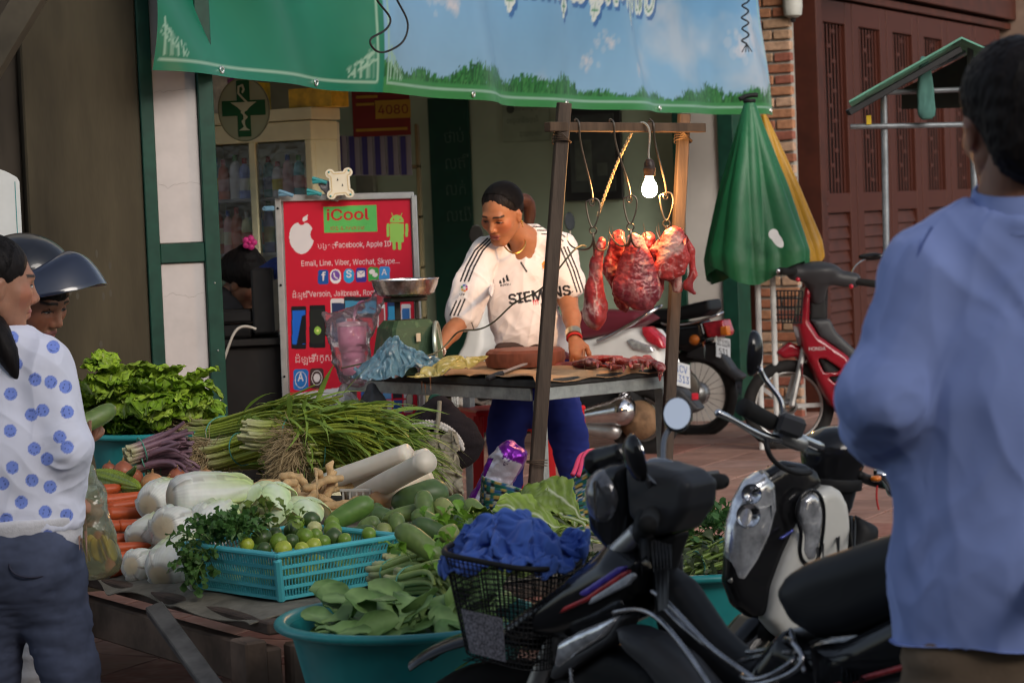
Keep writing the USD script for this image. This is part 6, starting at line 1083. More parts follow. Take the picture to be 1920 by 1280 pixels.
st = solid([(Sl(a4(22, 720, .05), a4(25, 930, .05), .175, .165, V(.35, .9, 0), .62), .04), (C(a4(20, 690, .05), a4(60, 725, .0), .06, .062), .04), (C(a4(20, 690, .05), a4(-40, 730, .1), .06, .062), .04), (C(a4(50, 730, 0), a4(70, 845, -.09), .062, .052), .03), (C(a4(70, 845, -.09), a4(100, 845, -.12), .05, .042), .03), (C(a4(-45, 735, .1), a4(-50, 880, .05), .06, .05), .03)], .008, .03)
hmn.part('dark_shirt', folds(taubin(st, 3), .006, 5), mt('charcoal_cloth', (.03, .028, .03), .9, var=.2), True)
hmn.part('collar', folds(solid([(C(a4(45, 655, -.03), a4(62, 688, -.04), .03, .034), .02), (C(a4(20, 660, .02), a4(45, 655, -.03), .05, .034), .02)], .005), .004, 8, (30, 30, 30)), mt('patterned_collar', (.5, .46, .42), .9, var=.3, vs=70, col2=(.2, .18, .16), thr=.62), True)
pt_ = solid([(Sl(a4(25, 930, .05), a4(25, 990, .05), .16, .16, V(.35, .9, 0), .7), .03), (C(a4(55, 1000, .02), V(a4(60, 1000)[0], HD - .05, .08), .085, .055), .03), (C(a4(-5, 1000, .08), V(a4(-10, 1000)[0], HD + .15, .08), .085, .055), .03)], .01, .03)
hmn.part('trousers', pt_, mt('black_cotton', (.02, .02, .024), .9), True)
hmn.part('shoes', cat(*[solid([Sl(V(a4(x, 1000)[0], d, .05), V(a4(x, 1000)[0] + .13, d - .07, .035), .045, .036, V(0, 0, 1), .75)], .008) for x, d in ((60, HD - .05), (-10, HD + .15))]), fl_m, True)
# the bag he holds
bgp = [at(163, 872, 6.1), at(172, 930, 6.0), at(176, 1000, 5.97), at(180, 1045, 5.97)]
bgm = bag([C(bgp[0], bgp[1], .012, .035), C(bgp[1], bgp[2], .035, .05), C(bgp[2], bgp[3], .05, .052), C(bgp[3] + V(-.02, 0, 0), bgp[3] + V(.015, 0, -.005), .046)], 15, .006, .004, .02, 18)
thing('clear_plastic_bag', 'clear greenish plastic bag of yellow slices hanging beside the carrots', 'plastic bag', bgm, film('greenish_film', (.50, .55, .36), .76, .10), 22)
for k in range(11):
    p = at(150 + 6 * k, 1028 + 6 * math.sin(k * 1.3), 5.97 + .012 * math.cos(k * 2)); thing('fruit_slice', f'yellow fruit slice inside the hanging clear bag, {ORD[k]} from left', 'fruit slice', lathe([(0, -.0035), (.026, -.0035), (.03, 0), (.026, .0035), (0, .0035)], 16, p, nrm(V(1, .3 * math.sin(k), .25))), mt('yellow_fruit', (.62, .40, .035), .4, var=.1, sss=.1), True, 'fruit slices in the clear bag')

# ---------------- girl's shadowed neighbour inside the shop
SD = 11.6
def a5(px, py, d=0): return at(px, py, SD + d)
sb = a5(440, 640); sb[2] = 0; sp_ = T('person', 'dark haired person with pink hair clip bent over a desk inside the shop', 'person', sb)
oc, oR = a5(462, 528), look(.72, -.30, -.55, 10)
hm, hcol = head(sp_, oc, oR, (.24, .12, .075), 1.05, .8, h=.0045)
neck = solid([C(oc + oR @ V(-.03, 0, -.05), a5(415, 580, .05), .055, .07), (C(a5(415, 590, .0), a5(450, 625, -.2), .045, .03), .02), (C(a5(450, 625, -.2), a5(480, 612, -.3), .032, .026), .02)] + hand(a5(480, 612, -.3), V(.9, -.3, -.1), V(0, 0, 1), 1, .4), .005, .02)
sp_.part('body', cat(hm, neck), skm, True, col=np.vstack([hcol, np.tile(np.array((.24, .12, .075)), (len(neck[0]), 1))]))
oh = solid([(E(oc + oR @ V(-.025, 0, .05), V(.118, .10, .10), oR), .02), (E(oc + oR @ V(-.1, 0, .02), V(.06, .08, .08), oR), .03), (E(oc + oR @ V(-.06, 0, .13), V(.05, .05, .04), oR), .03)], .005, .02, [(E(oc + oR @ V(.1, 0, -.045), V(.085, .07, .1), oR), .01), (Bx(oc + oR @ V(0, -.1, -.07), V(.04, .06, .06), .01, oR), .01), (Bx(oc + oR @ V(0, .1, -.07), V(.04, .06, .06), .01, oR), .01)])
sp_.part('hair', rough_up(oh, .004, (90, 90, 30), 3), hairm, True)
fp = a5(468, 455, -.1); sp_.part('hair_clip', cat(*[ball(fp + V(.02 * math.cos(a), 0, .02 * math.sin(a)), (.017, .012, .017), 1) for a in np.arange(5) * 1.2566], ball(fp + V(0, -.01, 0), .008, 1)), mt('pink_flower', (.65, .04, .22), .5))
sp_.part('t_shirt', folds(solid([(Sl(a5(400, 600, .0), a5(395, 760, .05), .16, .17, V(0, 1, 0), .7), .04), (C(a5(405, 585, 0), a5(412, 600, -.08), .075, .07), .04), (C(a5(412, 600, -.08), a5(420, 620, -.12), .065, .055), .03), (C(a5(395, 590, 0), a5(360, 600, .1), .08, .07), .04)], .008, .03), .006, 2), mt('black_cotton'), True)
sp_.part('legs', solid([C(a5(400, 770, .0), a5(440, 790, -.25), .09, .07), C(a5(440, 790, -.25), V(a5(440, 790)[0], SD - .2, .03), .06, .045), C(a5(380, 770, .1), a5(420, 790, -.1), .09, .07), C(a5(420, 790, -.1), V(a5(420, 790)[0], SD - .05, .03), .06, .045)], .01, .03), mt('black_cotton'), True)
sp_.part('shirt_lettering', place(kh('LK', .036, False), np.stack([V(1, 0, 0), V(0, -.2, .98), V(0, -.98, -.2)], 1), a5(395, 596, -.155)), mt('white_print', (.6, .6, .6), .7), False)

# ---------------- man in the blue shirt, close to the camera
MD = 3.85
def a6(px, py, d=0): return at(px, py, MD + d)
SKB = (.26, .12, .075)
mb = a6(1850, 900); mb[2] = 0; bl = T('person', 'man in pale blue shirt standing with his back to us at the right', 'person', mb)
mc, mR = a6(1905, 238, .03), look(-.14, .98, -.10, 0)
hm, hcol = head(bl, mc, mR, SKB, 1.03, .4, h=.004)
neck = solid([C(mc + mR @ V(-.02, 0, -.05), a6(1905, 400, .02), .060, .066)], .006, .02)
fa = a6(1655, 800, .06); wr = a6(1700, 760, .30); ha = taubin(solid([(x, .02) for x in chain([fa, wr], [.045, .03])] + hand(wr, V(.35, .9, .2), V(-.7, .2, .6), 1, .6), .005), 3)
o_ = np.vstack([neck[0], ha[0]]); bl.part('body', cat(hm, neck, ha), skm, True, col=np.vstack([hcol, np.tile(np.array(SKB), (len(o_), 1))]))
def mp(*p): return mc + mR @ (V(*p) * 1.03)
mh = solid([(E(mp(-.026, 0, .048), V(.108, .092, .092), mR), .02), (E(mp(-.07, 0, -.02), V(.058, .074, .082), mR), .03)], .005, .02, [(E(mp(.09, 0, -.035), V(.078, .07, .10), mR), .01), (Bx(mp(.01, .095, -.06), V(.03, .05, .06), .01, mR), .01), (Bx(mp(.01, -.095, -.06), V(.03, .05, .06), .01, mR), .01)])
bl.part('hair', rough_up(mh, .004, (230, 230, 60), 3, 2), hairm, True)
BS = lambda x, y, d=0: a6(x, y, d)
shp = [(Sl(BS(1868, 590, .04), BS(1864, 760, .03), .150, .156, V(.25, .95, 0), .62), .05), (Sl(BS(1864, 760, .03), BS(1862, 1085, .03), .156, .150, V(.25, .95, 0), .66), .05), (Sl(BS(1862, 1060, .03), BS(1862, 1300, .03), .150, .152, V(.25, .95, 0), .66), .03), (C(BS(1900, 415, .03), BS(1745, 500, .03), .058, .062), .06), (C(BS(1905, 415, .03), BS(2060, 480, .06), .058, .062), .06),
       (C(BS(1732, 530, .02), BS(1656, 750, -.01), .060, .052), .045), (C(BS(1650, 750, -.01), BS(1655, 800, .07), .057, .052), .04), (C(BS(1655, 800, .07), BS(1690, 800, .24), .052, .044), .012), (C(BS(2060, 480, .06), BS(2110, 760, .1), .072, .062), .03), (C(BS(2110, 760, .1), BS(2060, 800, .3), .06, .045), .03)]
sm_ = solid(shp, .0095, .03, [(E(BS(1908, 366, .03), V(.088, .095, .046)), .006), ]); sm_ = drape(taubin(sm_, 4), [((.10, 0, 1), .085, .0085, 31, None), ((.55, .1, .8), .065, .0055, 32, None), ((1, 0, .25), .038, .0060, 33, lambda v: np.exp(-((proj(v)[0] - 1650) / 70) ** 2 - ((proj(v)[1] - 800) / 110) ** 2)), ((-.6, 0, .8), .05, .0035, 34, None)], 1); zh = BS(1850, 1203)[2]; v_, f_ = sm_; v_[:, 2] = np.where(v_[:, 2] < zh, zh + .004 * np.sin(v_[:, 0] * 30), v_[:, 2]); sm_ = (v_, f_)
blue = mt('pale_blue_cotton', (.22, .29, .58), .8, var=.05, vs=6, bump=.25, bs=250, bd=.001, sheen=.1)
bl.part('shirt', sm_, blue, True)
cA_ = mR @ V(-.035, 0, -.16); cC0 = mc + V(.0, -.005, -.128)
bl.part('collar', lathe([(.060, .020), (.066, .032), (.071, .033), (.080, .006), (.092, -.024), (.089, -.030), (.078, -.006), (.066, .012), (.060, .020)], 48, cC0, V(-.06, -.22, 1)), blue, True)
bl.part('shoulder_seam', tube([BS(1748, 425, -.052), BS(1720, 480, -.045), BS(1700, 560, -.04), BS(1706, 620, -.045)], .0022, 5, 30), mt('seam_blue', (.12, .17, .42), .9))
tk = solid([(Sl(BS(1850, 1140, .03), BS(1850, 1260, .03), .122, .132, V(.25, .95, 0), .7), .03), (C(BS(1790, 1250, .03), V(BS(1780, 1240)[0], MD, .08), .082, .06), .02), (C(BS(1915, 1250, .05), V(BS(1930, 1240)[0], MD + .1, .08), .082, .06), .02)], .010, .03)
bl.part('trousers', folds(tk, .006, 3), mt('khaki_cotton', (.15, .105, .07), .9, var=.15, bump=.3, bs=250), True)
bl.part('shoes', cat(*[solid([Sl(V(x, d - .03, .05), V(x - .06, d + .16, .04), .048, .04, V(0, 0, 1), .75)], .008) for x, d in ((BS(1780, 1240)[0], MD), (BS(1930, 1240)[0], MD + .1))]), mt('black_leather', (.02, .02, .02), .4), True)
# ================================================================ MOTORCYCLES
def polysd(Q, P):                             # signed distance of points Q (..., 2) to the polygon P
    d = np.full(Q.shape[:-1], 1e9); s = np.ones(Q.shape[:-1]); n = len(P)
    for i in range(n):
        a, b = P[i], P[i - 1]; e = b - a; w = Q - a; t = np.clip((w @ e) / (e @ e), 0, 1); d = np.minimum(d, ((w - t[..., None] * e) ** 2).sum(-1))
        c1, c2, c3 = Q[..., 1] >= a[1], Q[..., 1] < b[1], e[0] * w[..., 1] > e[1] * w[..., 0]; s = np.where((c1 & c2 & c3) | (~c1 & ~c2 & ~c3), -s, s)
    return s * np.sqrt(d)
class Side:                                   # a machine's side plane: forward f, near side l; points are read off where a ray meets it
    def __init__(s, o, f): s.o = np.asarray(o, float); s.f = nrm(f); s.l = nrm(np.cross(V(0, 0, 1), s.f)); s.R = np.stack([s.f, V(0, 0, 1), s.l], 1)
    def pt(s, px, py, off=0): r = ray(px, py); return EYE + r * (((s.o - EYE) @ s.l + off) / (r @ s.l))
    def pl(s, pts, off, half, rr=.012, bow=0):     # rounded slab of that outline, half its half thickness
        W = np.array([s.pt(*p, off) for p in pts]); P2 = (W - s.o) @ s.R[:, :2]; pr = s.R
        lo, hi = P2.min(0), P2.max(0); cen = s.o + s.R @ V(*(lo + hi) / 2, off); ext_ = np.abs(s.R) @ V(*(hi - lo) / 2, half)
        def f(P):
            q = (P - s.o) @ pr; d = polysd(q[..., :2], P2); z = np.abs(q[..., 2] - off) - half; a, b = d + rr, z + rr
            return np.minimum(np.maximum(a, b), 0) + np.hypot(np.maximum(a, 0), np.maximum(b, 0)) - rr
        return f, cen - ext_, cen + ext_
    def s(s, px, py): return FPX / s.pt(px, py)[1]
gblk = mt('gloss_black', (.007, .007, .008), .14, var=.2, coat=.25, spec=.3); mblk = mt('matte_black_plastic', (.011, .011, .012), .55, var=.25, vs=20, bump=.08, bs=200, spec=.22); chrome = mt('chrome', (.62, .62, .64), .14, 1, var=.10, rv=.06); dchrome = mt('dull_chrome', (.30, .30, .32), .24, 1, var=.35, vs=20, rv=.12); alum = mt('cast_aluminium', (.42, .42, .42), .38, .9, var=.2, vs=14, bump=.15)
tyre = mt('tyre_rubber', (.014, .013, .013), .85, var=.3, vs=20, bump=.3); lens = mt('clear_lens', (.58, .59, .62), .09, .7, var=.5, vs=24, bump=.5, bs=22, coat=.6); redl = mt('red_lens', (.42, .015, .03), .15, coat=.6, var=.3, vs=40); oral = mt('orange_lens', (.75, .20, .02), .2, coat=.5); seatm = mt('seat_vinyl', (.011, .012, .015), .5, spec=.3, var=.15, vs=12, bump=.15, bs=260, bd=.001); dkg = mt('dark_grey_plastic', (.035, .036, .040), .45, spec=.3, var=.15, bump=.05)
def wheel(t, c, ax, R, w=.045, rim=alum, spokes=5, wire=False):
    t.part('tyre', torus(c, R - w, w, ax, 40, 10), tyre, True); t.part('wheel_rim', cat(torus(c, R - w * 2.0, w * .33, ax, 40, 6), lathe([(.03, -.04), (.045, -.03), (.045, .03), (.03, .04)], 16, c, ax)), rim, True)
    F = frame(ax, (0, 0, 1)); r1 = R - w * 2.0
    for k in range(24 if wire else spokes):
        a = k * 2 * math.pi / (24 if wire else spokes); d = F[:, 0] * math.cos(a) + F[:, 1] * math.sin(a); t.part('spoke', bar(c + d * .035, c + d * r1, .003 if wire else .026, .003 if wire else .012, up=ax, ch=.0008), rim if not wire else dchrome, False)
def S_(prims, h=.006, k=.012, cut=(), it=3): return taubin(solid(prims, max(h, .0048), k, cut), it)
DIGM = mt('plate_ink', (.05, .12, .35), .6); plm = mt('plate_white', (.55, .56, .57), .45, var=.1, vs=10)
def plate(t, c, nx, up, w, h, lines, ink=None):
    nx = nrm(nx); up = nrm(up - nx * (nx @ up)); R = np.stack([nrm(np.cross(up, nx)), up, nx], 1); t.part('number_plate', rbox(c, (w, h, .003), .001, R), plm, False)
    for i, s in enumerate(lines):
        m = kh(s, h * .30, False); v, f = m; k = min(1, w * .86 / np.ptp(v[:, 0])); v = v * V(k, 1, 1); v = v - V((v[:, 0].min() + v[:, 0].max()) / 2, 0, 0); t.part('plate_lettering', place((v, f), R, c + nx * .0018 + up * (h * (.08 - .42 * i))), ink or DIGM, False)

# ---------------- A: black underbone with a front basket
A = Side(at(1240, 930, 4.45), V(-.72, .69, 0)); ta = T('motorcycle', 'black motorcycle with purple and red stripe and blue cloth in its front basket', 'motorcycle', A.pt(1300, 1100) * V(1, 1, 0))
ta.part('headlamp_nacelle', S_([A.pl([(1112, 908), (1130, 882), (1156, 866), (1194, 862), (1202, 960), (1196, 1052), (1166, 1042), (1122, 992)], .0, .044, .032)], .006, it=5), gblk, True)
ta.part('handlebar_cowl', S_([A.pl([(1199, 866), (1240, 864), (1294, 880), (1320, 904), (1316, 950), (1288, 992), (1240, 1004), (1206, 960)], 0, .050, .018)], .006, it=4), dkg, True, label='matte dark grey cover behind the headlamp'); ta.part('stem_cover', S_([A.pl([(1202, 968), (1240, 1006), (1284, 994), (1262, 1050), (1240, 1130), (1165, 1130), (1164, 1048)], 0, .036, .022), C(A.pt(1215, 960, .03), A.pt(1206, 1000, .05), .022)], .006, it=4), mblk, True)
ta.part('headlamp', S_([E(A.pt(1138, 930, .02), V(.042, .052, .055))], .005), mt('smoked_lens', (.16, .16, .17), .08, .45, var=.6, vs=24, bump=.4, bs=22, coat=.7), True, label='clear headlamp at the front of the black cowl')
ta.part('instrument_panel', shift(lathe([(0, .004), (.030, .003), (.040, 0), (.042, -.004), (0, -.004)], 28, (0, 0, 0), V(.25, -.55, .8)), A.pt(1246, 884, .015)), mt('instrument_glass', (.10, .11, .13), .12, coat=.6), True)
ta.part('visor_screen', S_([(Sl(A.pt(1120, 868, .0), A.pt(1165, 850), .030, .022, V(.3, -.9, .3), .25), .01)], .004), gblk, True)
ta.part('grip', tube([at(1288, 913, 4.55), at(1352, 902, 4.60)], [.016, .0155], 16, 6), mt('grip_rubber', (.012, .012, .012), .85, bump=.4, bs=300), True); ta.part('grip_end', ball(at(1354, 902, 4.60), .0145, 2), mblk)
ta.part('grip', tube([A.pt(1222, 965, .05), A.pt(1214, 985, .20)], .017, 16, 6), mt('grip_rubber'), True)
ta.part('brake_lever', tube([at(1285, 905, 4.57), at(1310, 892, 4.62), at(1346, 886, 4.66)], [.007, .006, .005], 8, 14), mt('lever_metal', (.15, .15, .15), .4, .8), True)
def mirror(t, c, n, w, h, stem, glass=True):
    n = nrm(n); R = frame(n); v, f = ball((0, 0, 0), (w, h, .022), 3); v = v[:, :]; v = np.where(v[:, 2:] > .004, v * [1, 1, 0] + [0, 0, .004], v); t.part('mirror_housing', place((v, f), R, c), gblk, 40)
    if glass: t.part('mirror_glass', place(lathe([(0, .0055), (1, .0055), (1, .0045), (0, .0045)], 32), R @ np.diag([w * .9, h * .9, 1]), c), mt('mirror_silver', (.85, .87, .88), .02, 1, var=0), False)
    t.part('mirror_stem', tube(stem, .0055, 8, 20), chrome if t is not ta else mt('grey_stem', (.2, .21, .23), .35, .8), True)
mirror(ta, at(1270, 777, 4.62), V(-.10, -.86, .46), .0285, .036, [at(1262, 800, 4.62), at(1247, 818, 4.60), at(1243, 850, 4.56), at(1240, 880, 4.52)])
mirror(ta, at(1194, 858, 4.36), V(.93, .30, .2), .034, .045, [at(1206, 880, 4.36), at(1215, 905, 4.40), at(1225, 925, 4.42)])
ta.part('front_shield', S_([(A.pl([(1240, 1040), (1180, 1045), (1105, 1080), (1030, 1130), (985, 1165), (1000, 1195), (1075, 1180), (1160, 1150), (1235, 1100)], .0, .085, .03), .01), (C(A.pt(1190, 1080), A.pt(1090, 1150), .08, .06), .03)], .006), gblk, True)
def dec(pts, off, col, key): return A.pl(pts, off, .004, .001)
for nm_, pts, key, col in (('stripe_decal', [(1085, 1112), (1160, 1062), (1178, 1060), (1168, 1072), (1100, 1118)], 'violet_decal', (.07, .045, .34)), ('stripe_decal', [(1060, 1136), (1100, 1118), (1168, 1072), (1184, 1066), (1178, 1078), (1104, 1126), (1050, 1150)], 'red_decal', (.42, .025, .03)), ('emblem_decal', [(1104, 1134), (1112, 1118), (1186, 1072), (1194, 1078), (1180, 1096)], 'white_decal', (.42, .43, .46))):
    ta.part(nm_, solid([A.pl(pts, .092, .006, .002)], .003, 0), mt(key, col, .3, coat=.4, var=.35, vs=60), True)
ta.part('turn_signal', S_([A.pl([(1052, 1245), (1060, 1200), (1100, 1178), (1165, 1152), (1172, 1160), (1150, 1190), (1105, 1218), (1065, 1250)], .07, .03, .015)], .0045), lens, True, label='long clear turn signal lens on the leg shield')
ta.part('signal_bezel', S_([A.pl([(1044, 1268), (1052, 1240), (1105, 1214), (1152, 1186), (1176, 1150), (1190, 1150), (1172, 1195), (1115, 1232), (1060, 1272)], .065, .03, .012)], .005), dkg, True)
ta.part('leg_shield', S_([A.pl([(1170, 1170), (1200, 1175), (1240, 1190), (1290, 1230), (1350, 1300), (1450, 1400), (1360, 1420), (1290, 1330), (1230, 1250), (1190, 1215)], .10, .05, .03)], .007), dkg, True)
ta.part('under_body', S_([(A.pl([(1060, 1275), (1180, 1200), (1260, 1240), (1400, 1400), (1520, 1470), (1500, 1560), (1250, 1560), (1120, 1420)], 0, .075, .03), .01)], .01), mblk, True)
ta.part('engine', S_([C(A.pt(1330, 1420), A.pt(1440, 1440), .085, .09), C(A.pt(1250, 1400), A.pt(1340, 1420), .05, .07)], .009, .02), alum, True)
# seat and side panels
ta.part('seat', S_([(A.pl([(1500, 1100), (1520, 1066), (1560, 1042), (1630, 1018), (1720, 988), (1790, 975), (1920, 985), (1980, 1010), (1920, 1080), (1780, 1130), (1650, 1180), (1580, 1186), (1530, 1156)], 0, .105, .05), .02)], .008, it=6), seatm, True)
ta.part('side_panel', S_([(A.pl([(1520, 1165), (1570, 1195), (1630, 1190), (1740, 1135), (1900, 1090), (1930, 1150), (1760, 1260), (1600, 1310), (1500, 1330), (1440, 1260)], 0, .11, .035), .02)], .008), gblk, True)
ta.part('side_stripe', solid([A.pl([(1530, 1290), (1700, 1242), (1860, 1180), (1865, 1188), (1700, 1254), (1535, 1300)], .108, .006, .002)], .004, 0), mt('red_decal'), True)
ta.part('inner_panel', S_([A.pl([(1235, 1050), (1290, 1090), (1350, 1180), (1440, 1260), (1500, 1330), (1420, 1370), (1330, 1270), (1250, 1180)], 0, .045, .03)], .008), mblk, True)
for k, pth in enumerate(([(1150, 1148, .12), (1192, 1142, .14), (1235, 1160, .17), (1290, 1225, .19), (1340, 1300, .2)], [(1222, 1108, .12), (1262, 1140, .14), (1330, 1210, .16), (1400, 1262, .17), (1480, 1330, .17)], [(1400, 1222, .05), (1470, 1200, .10), (1492, 1210, .16), (1505, 1235, .17), (1480, 1262, .18), (1400, 1282, .17)], [(1385, 1240, .06), (1478, 1222, .11), (1490, 1232, .14), (1470, 1250, .16), (1390, 1266, .16)], [(1482, 1180, .08), (1490, 1205, .1), (1510, 1260, .12)], [(1240, 1130, .10), (1300, 1190, .12), (1380, 1250, .12), (1430, 1290, .12)])):
    ta.part('crash_bar', tube([A.pt(*p) for p in pth], .0048, 8, 40), dchrome, True)
SA = nrm(V(-.93, .36, 0)); la = nrm(np.cross(V(0, 0, 1), SA)); wc = A.pt(935, 1290); wc = at(972, 1545, wc[1]); wc[2] = .285
wheel(ta, wc, la, .285, .035, wire=True)
fd = []
for k, a in enumerate(np.linspace(2.2, .5, 22)): fd.append((wc + SA * .335 * math.cos(math.pi - a + math.pi) * -1 + V(0, 0, .325 * math.sin(a)), .05 + .012 * math.sin(k / 21 * 3.14)))
fend = [[p + la * w * math.cos(b) + (p - wc) / .33 * (.020 * math.sin(b)) for b in np.linspace(0, math.pi, 9)] for p, w in fd]; fr_ = np.array(fend); u_, _ = np.arange(22), 0
i_, j_ = np.meshgrid(np.arange(21), np.arange(8), indexing='ij'); a_i = (i_ * 9 + j_).ravel(); ta.part('front_fender', thick((fr_.reshape(-1, 3), np.stack([a_i, a_i + 1, a_i + 10, a_i + 9], 1)), .004), gblk, True)
for s in (-1, 1): ta.part('fork', tube([wc + la * .075 * s, wc + la * .07 * s - SA * .10 + V(0, 0, .30), A.pt(1215, 990) + la * .055 * s], .020, 12, 8), alum, True)
wr_ = A.pt(1980, 1300); wr_ = wc - A.f * 1.22; wheel(ta, wr_, A.l, .285, .04, wire=True)
for s in (-1, 1): ta.part('shock', tube([wr_ + A.l * .10 * s, wr_ + A.l * .10 * s + V(0, 0, .32) + A.f * .06], .022, 10, 6), chrome, True)
ta.part('swing_arm', bar(wr_, A.pt(1450, 1440), .03, .05), alum, False); ta.part('muffler', tube([A.pt(1300, 1500, .1), A.pt(1500, 1520, .13), wr_ - A.l * .13 + V(0, 0, .06)], [.02, .03, .05], 14, 16), chrome, True)
ta.part('rear_fender', S_([(A.pl([(1860, 1080), (1960, 1020), (2060, 1120), (2090, 1260), (2060, 1270), (2010, 1160), (1900, 1140)], 0, .06, .02), .01)], .009), mblk, True)
# basket, a mesh of black wire
bkc = at(968, 1130, 4.70); BX, BY = SA, la; bt_o = bkc + V(0, 0, .0)
def bsk(a, z): w = .105 + .035 * (z / .2); d = .085 + .03 * (z / .2); c_, s_2 = math.cos(a), math.sin(a); k = 1 / (abs(c_) ** 4 + abs(s_2) ** 4) ** .25; return bt_o + BX * d * c_ * k + BY * w * s_2 * k + V(0, 0, z - .10 + .02 * c_)
wires = []
for a in np.linspace(0, 6.283, 84)[:-1]: wires.append(tube([bsk(a, z) for z in (0, .1, .2)], .0013, 4))
for z in np.linspace(0, .2, 20): wires.append(tube([bsk(a, z) for a in np.linspace(0, 6.283, 49)], .0013, 4))
for k in np.linspace(-.8, .8, 9): wires.append(bar(bt_o + BX * .085 * k - BY * .10 + V(0, 0, -.10), bt_o + BX * .085 * k + BY * .10 + V(0, 0, -.10), .0025)); wires.append(bar(bt_o + BY * .10 * k - BX * .085 + V(0, 0, -.10), bt_o + BY * .10 * k + BX * .085 + V(0, 0, -.10), .0025))
ta.part('basket', cat(*wires), mblk, 40); ta.part('basket_rim', tube([bsk(a, .2) for a in np.linspace(0, 6.283, 60)], .006, 8), mblk, True); ta.part('basket_bracket', bar(bt_o - BX * .08 + V(0, 0, -.05), A.pt(1190, 1080), .025, .02), mblk, False)
na_ = [bsk(a, z) + nrm(bsk(a, z) - bt_o) * .003 for a in np.linspace(.95, 1.75, 8) for z in np.linspace(.01, .095, 8)]; i_, j_ = np.meshgrid(np.arange(7), np.arange(7), indexing='ij'); a_i = (i_ * 8 + j_).ravel()
ta.part('reflector_patch', thick((np.array(na_), np.stack([a_i, a_i + 8, a_i + 9, a_i + 1], 1)), .002), mt('perforated_grey', (.16, .16, .19), .5, var=.7, vs=230, det=1), 40)
def blob_cloth(c, prims, h, a1, a2_, s): m = taubin(solid(prims, h, .03), 4); m = folds(m, a1, s, (12, 12, 16)); return folds(m, a2_, s + 4, (30, 30, 24))
q = bt_o + V(0, 0, .10)
def cbody(w):
    o = w - q; r = np.hypot(o[:, 0], o[:, 1]) / .150 + 1e-6; k = np.minimum(1, 1 / r); w[:, :2] = q[:2] + o[:, :2] * k[:, None]; w[:, 2] = np.maximum(w[:, 2], q[2] + .026 - np.where(r < .84, .05 * r ** 2, .035 + .5 * (r - .84))); return w
bc_ = crumple(q + V(0, 0, .02), np.stack([BX, BY, V(0, 0, 1)], 1), (.62, .58), (.285, .265), .085, 6, 56, 130, None, cbody, g=.0003, bend=.03)
thing('blue_cloth', 'crumpled blue cloth stuffed into the motorcycle basket', 'cloth', thick(bc_, .002), mt('cobalt_cotton', (.05, .115, .42), .9, var=.12, vs=14, bump=.5, bs=260, bd=.001, sheen=.15), True)

# ---------------- B: black and cream scooter
B_ = Side(at(1450, 980, 5.0), V(-.86, -.51, 0)); t = T('scooter', 'black and cream scooter with big chrome headlamp at the right foreground', 'scooter', B_.pt(1500, 1100) * V(1, 1, 0)); s9 = 907.
cream = mt('cream_paint', (.55, .54, .50), .25, var=.05, coat=.4)
t.part('front_cowl', S_([(B_.pl([(1505, 868), (1466, 862), (1428, 885), (1388, 935), (1362, 1010), (1358, 1090), (1374, 1135), (1404, 1158), (1438, 1152), (1442, 1095), (1464, 1032), (1503, 950), (1536, 905), (1524, 880)], .072, .024, .02), .01), (B_.pl([(1490, 875), (1450, 890), (1418, 950), (1404, 1020), (1404, 1090), (1418, 1140), (1432, 1140), (1440, 1040), (1470, 940)], -.01, .075, .05), .05)], .0065, it=6), gblk, True)
t.part('headlamp', S_([B_.pl([(1425, 880), (1447, 903), (1450, 952), (1437, 1003), (1413, 1053), (1386, 1092), (1368, 1086), (1361, 1040), (1365, 985), (1378, 935), (1398, 898)], .075, .030, .028)], .0045), lens, True, label='big teardrop headlamp with chrome reflector')
t.part('headlamp_bezel', tube([B_.pt(x, y, .085) for x, y in ((1425, 885), (1446, 905), (1450, 950), (1438, 1000), (1415, 1050), (1388, 1088), (1368, 1085))], .006, 8, 40), mt('smoked_trim', (.35, .33, .30), .3, .5), True)
t.part('reflector_bowl', cat(*[place(lathe([(0, -.004), (r * .6, -.002), (r, .006), (r * 1.05, .008), (r * .9, .002), (0, -.006)], 20), frame(B_.l + B_.f * .5), B_.pt(x, y, .103)) for x, y, r in ((1408, 925, .020), (1402, 965, .024))]), chrome, True)
t.part('cream_shield', S_([B_.pl([(1548, 908), (1525, 918), (1500, 955), (1462, 1040), (1440, 1100), (1430, 1160), (1450, 1185), (1482, 1210), (1490, 1252), (1500, 1258), (1512, 1225), (1505, 1190), (1510, 1120), (1560, 1066), (1576, 1050), (1582, 985), (1578, 945), (1565, 918)], .088, .032, .018)], .0055, it=5), cream, True)
t.part('turn_signal', S_([B_.pl([(1520, 922), (1534, 932), (1540, 960), (1536, 1010), (1526, 1048), (1512, 1050), (1504, 1032), (1506, 1000), (1498, 965), (1502, 938)], .116, .010, .008)], .004), lens, True); t.part('signal_bezel', tube([B_.pt(x, y, .122) for x, y in ((1520, 918), (1538, 930), (1545, 960), (1541, 1012), (1528, 1054), (1510, 1055), (1500, 1033), (1502, 1000), (1494, 966), (1499, 936), (1520, 918))], .004, 6, 60), gblk, True)
t.part('badge', S_([B_.pl([(1458, 1008), (1488, 988), (1490, 996), (1464, 1014)], .118, .005, .002)], .003), mt('badge_blue', (.05, .06, .22), .2, .6), True)
t.part('headset_cowl', S_([(E(B_.pt(1568, 842), V(.072, .07, .045)), .02), (C(B_.pt(1562, 860), B_.pt(1552, 935), .066, .055), .02)], .006), gblk, True); t.part('instrument_glass', place(lathe([(0, .01), (.04, .008), (.055, 0), (0, -.002)], 28), frame(V(.25, -.2, 1)), B_.pt(1585, 818)), mt('instrument_glass'), True)
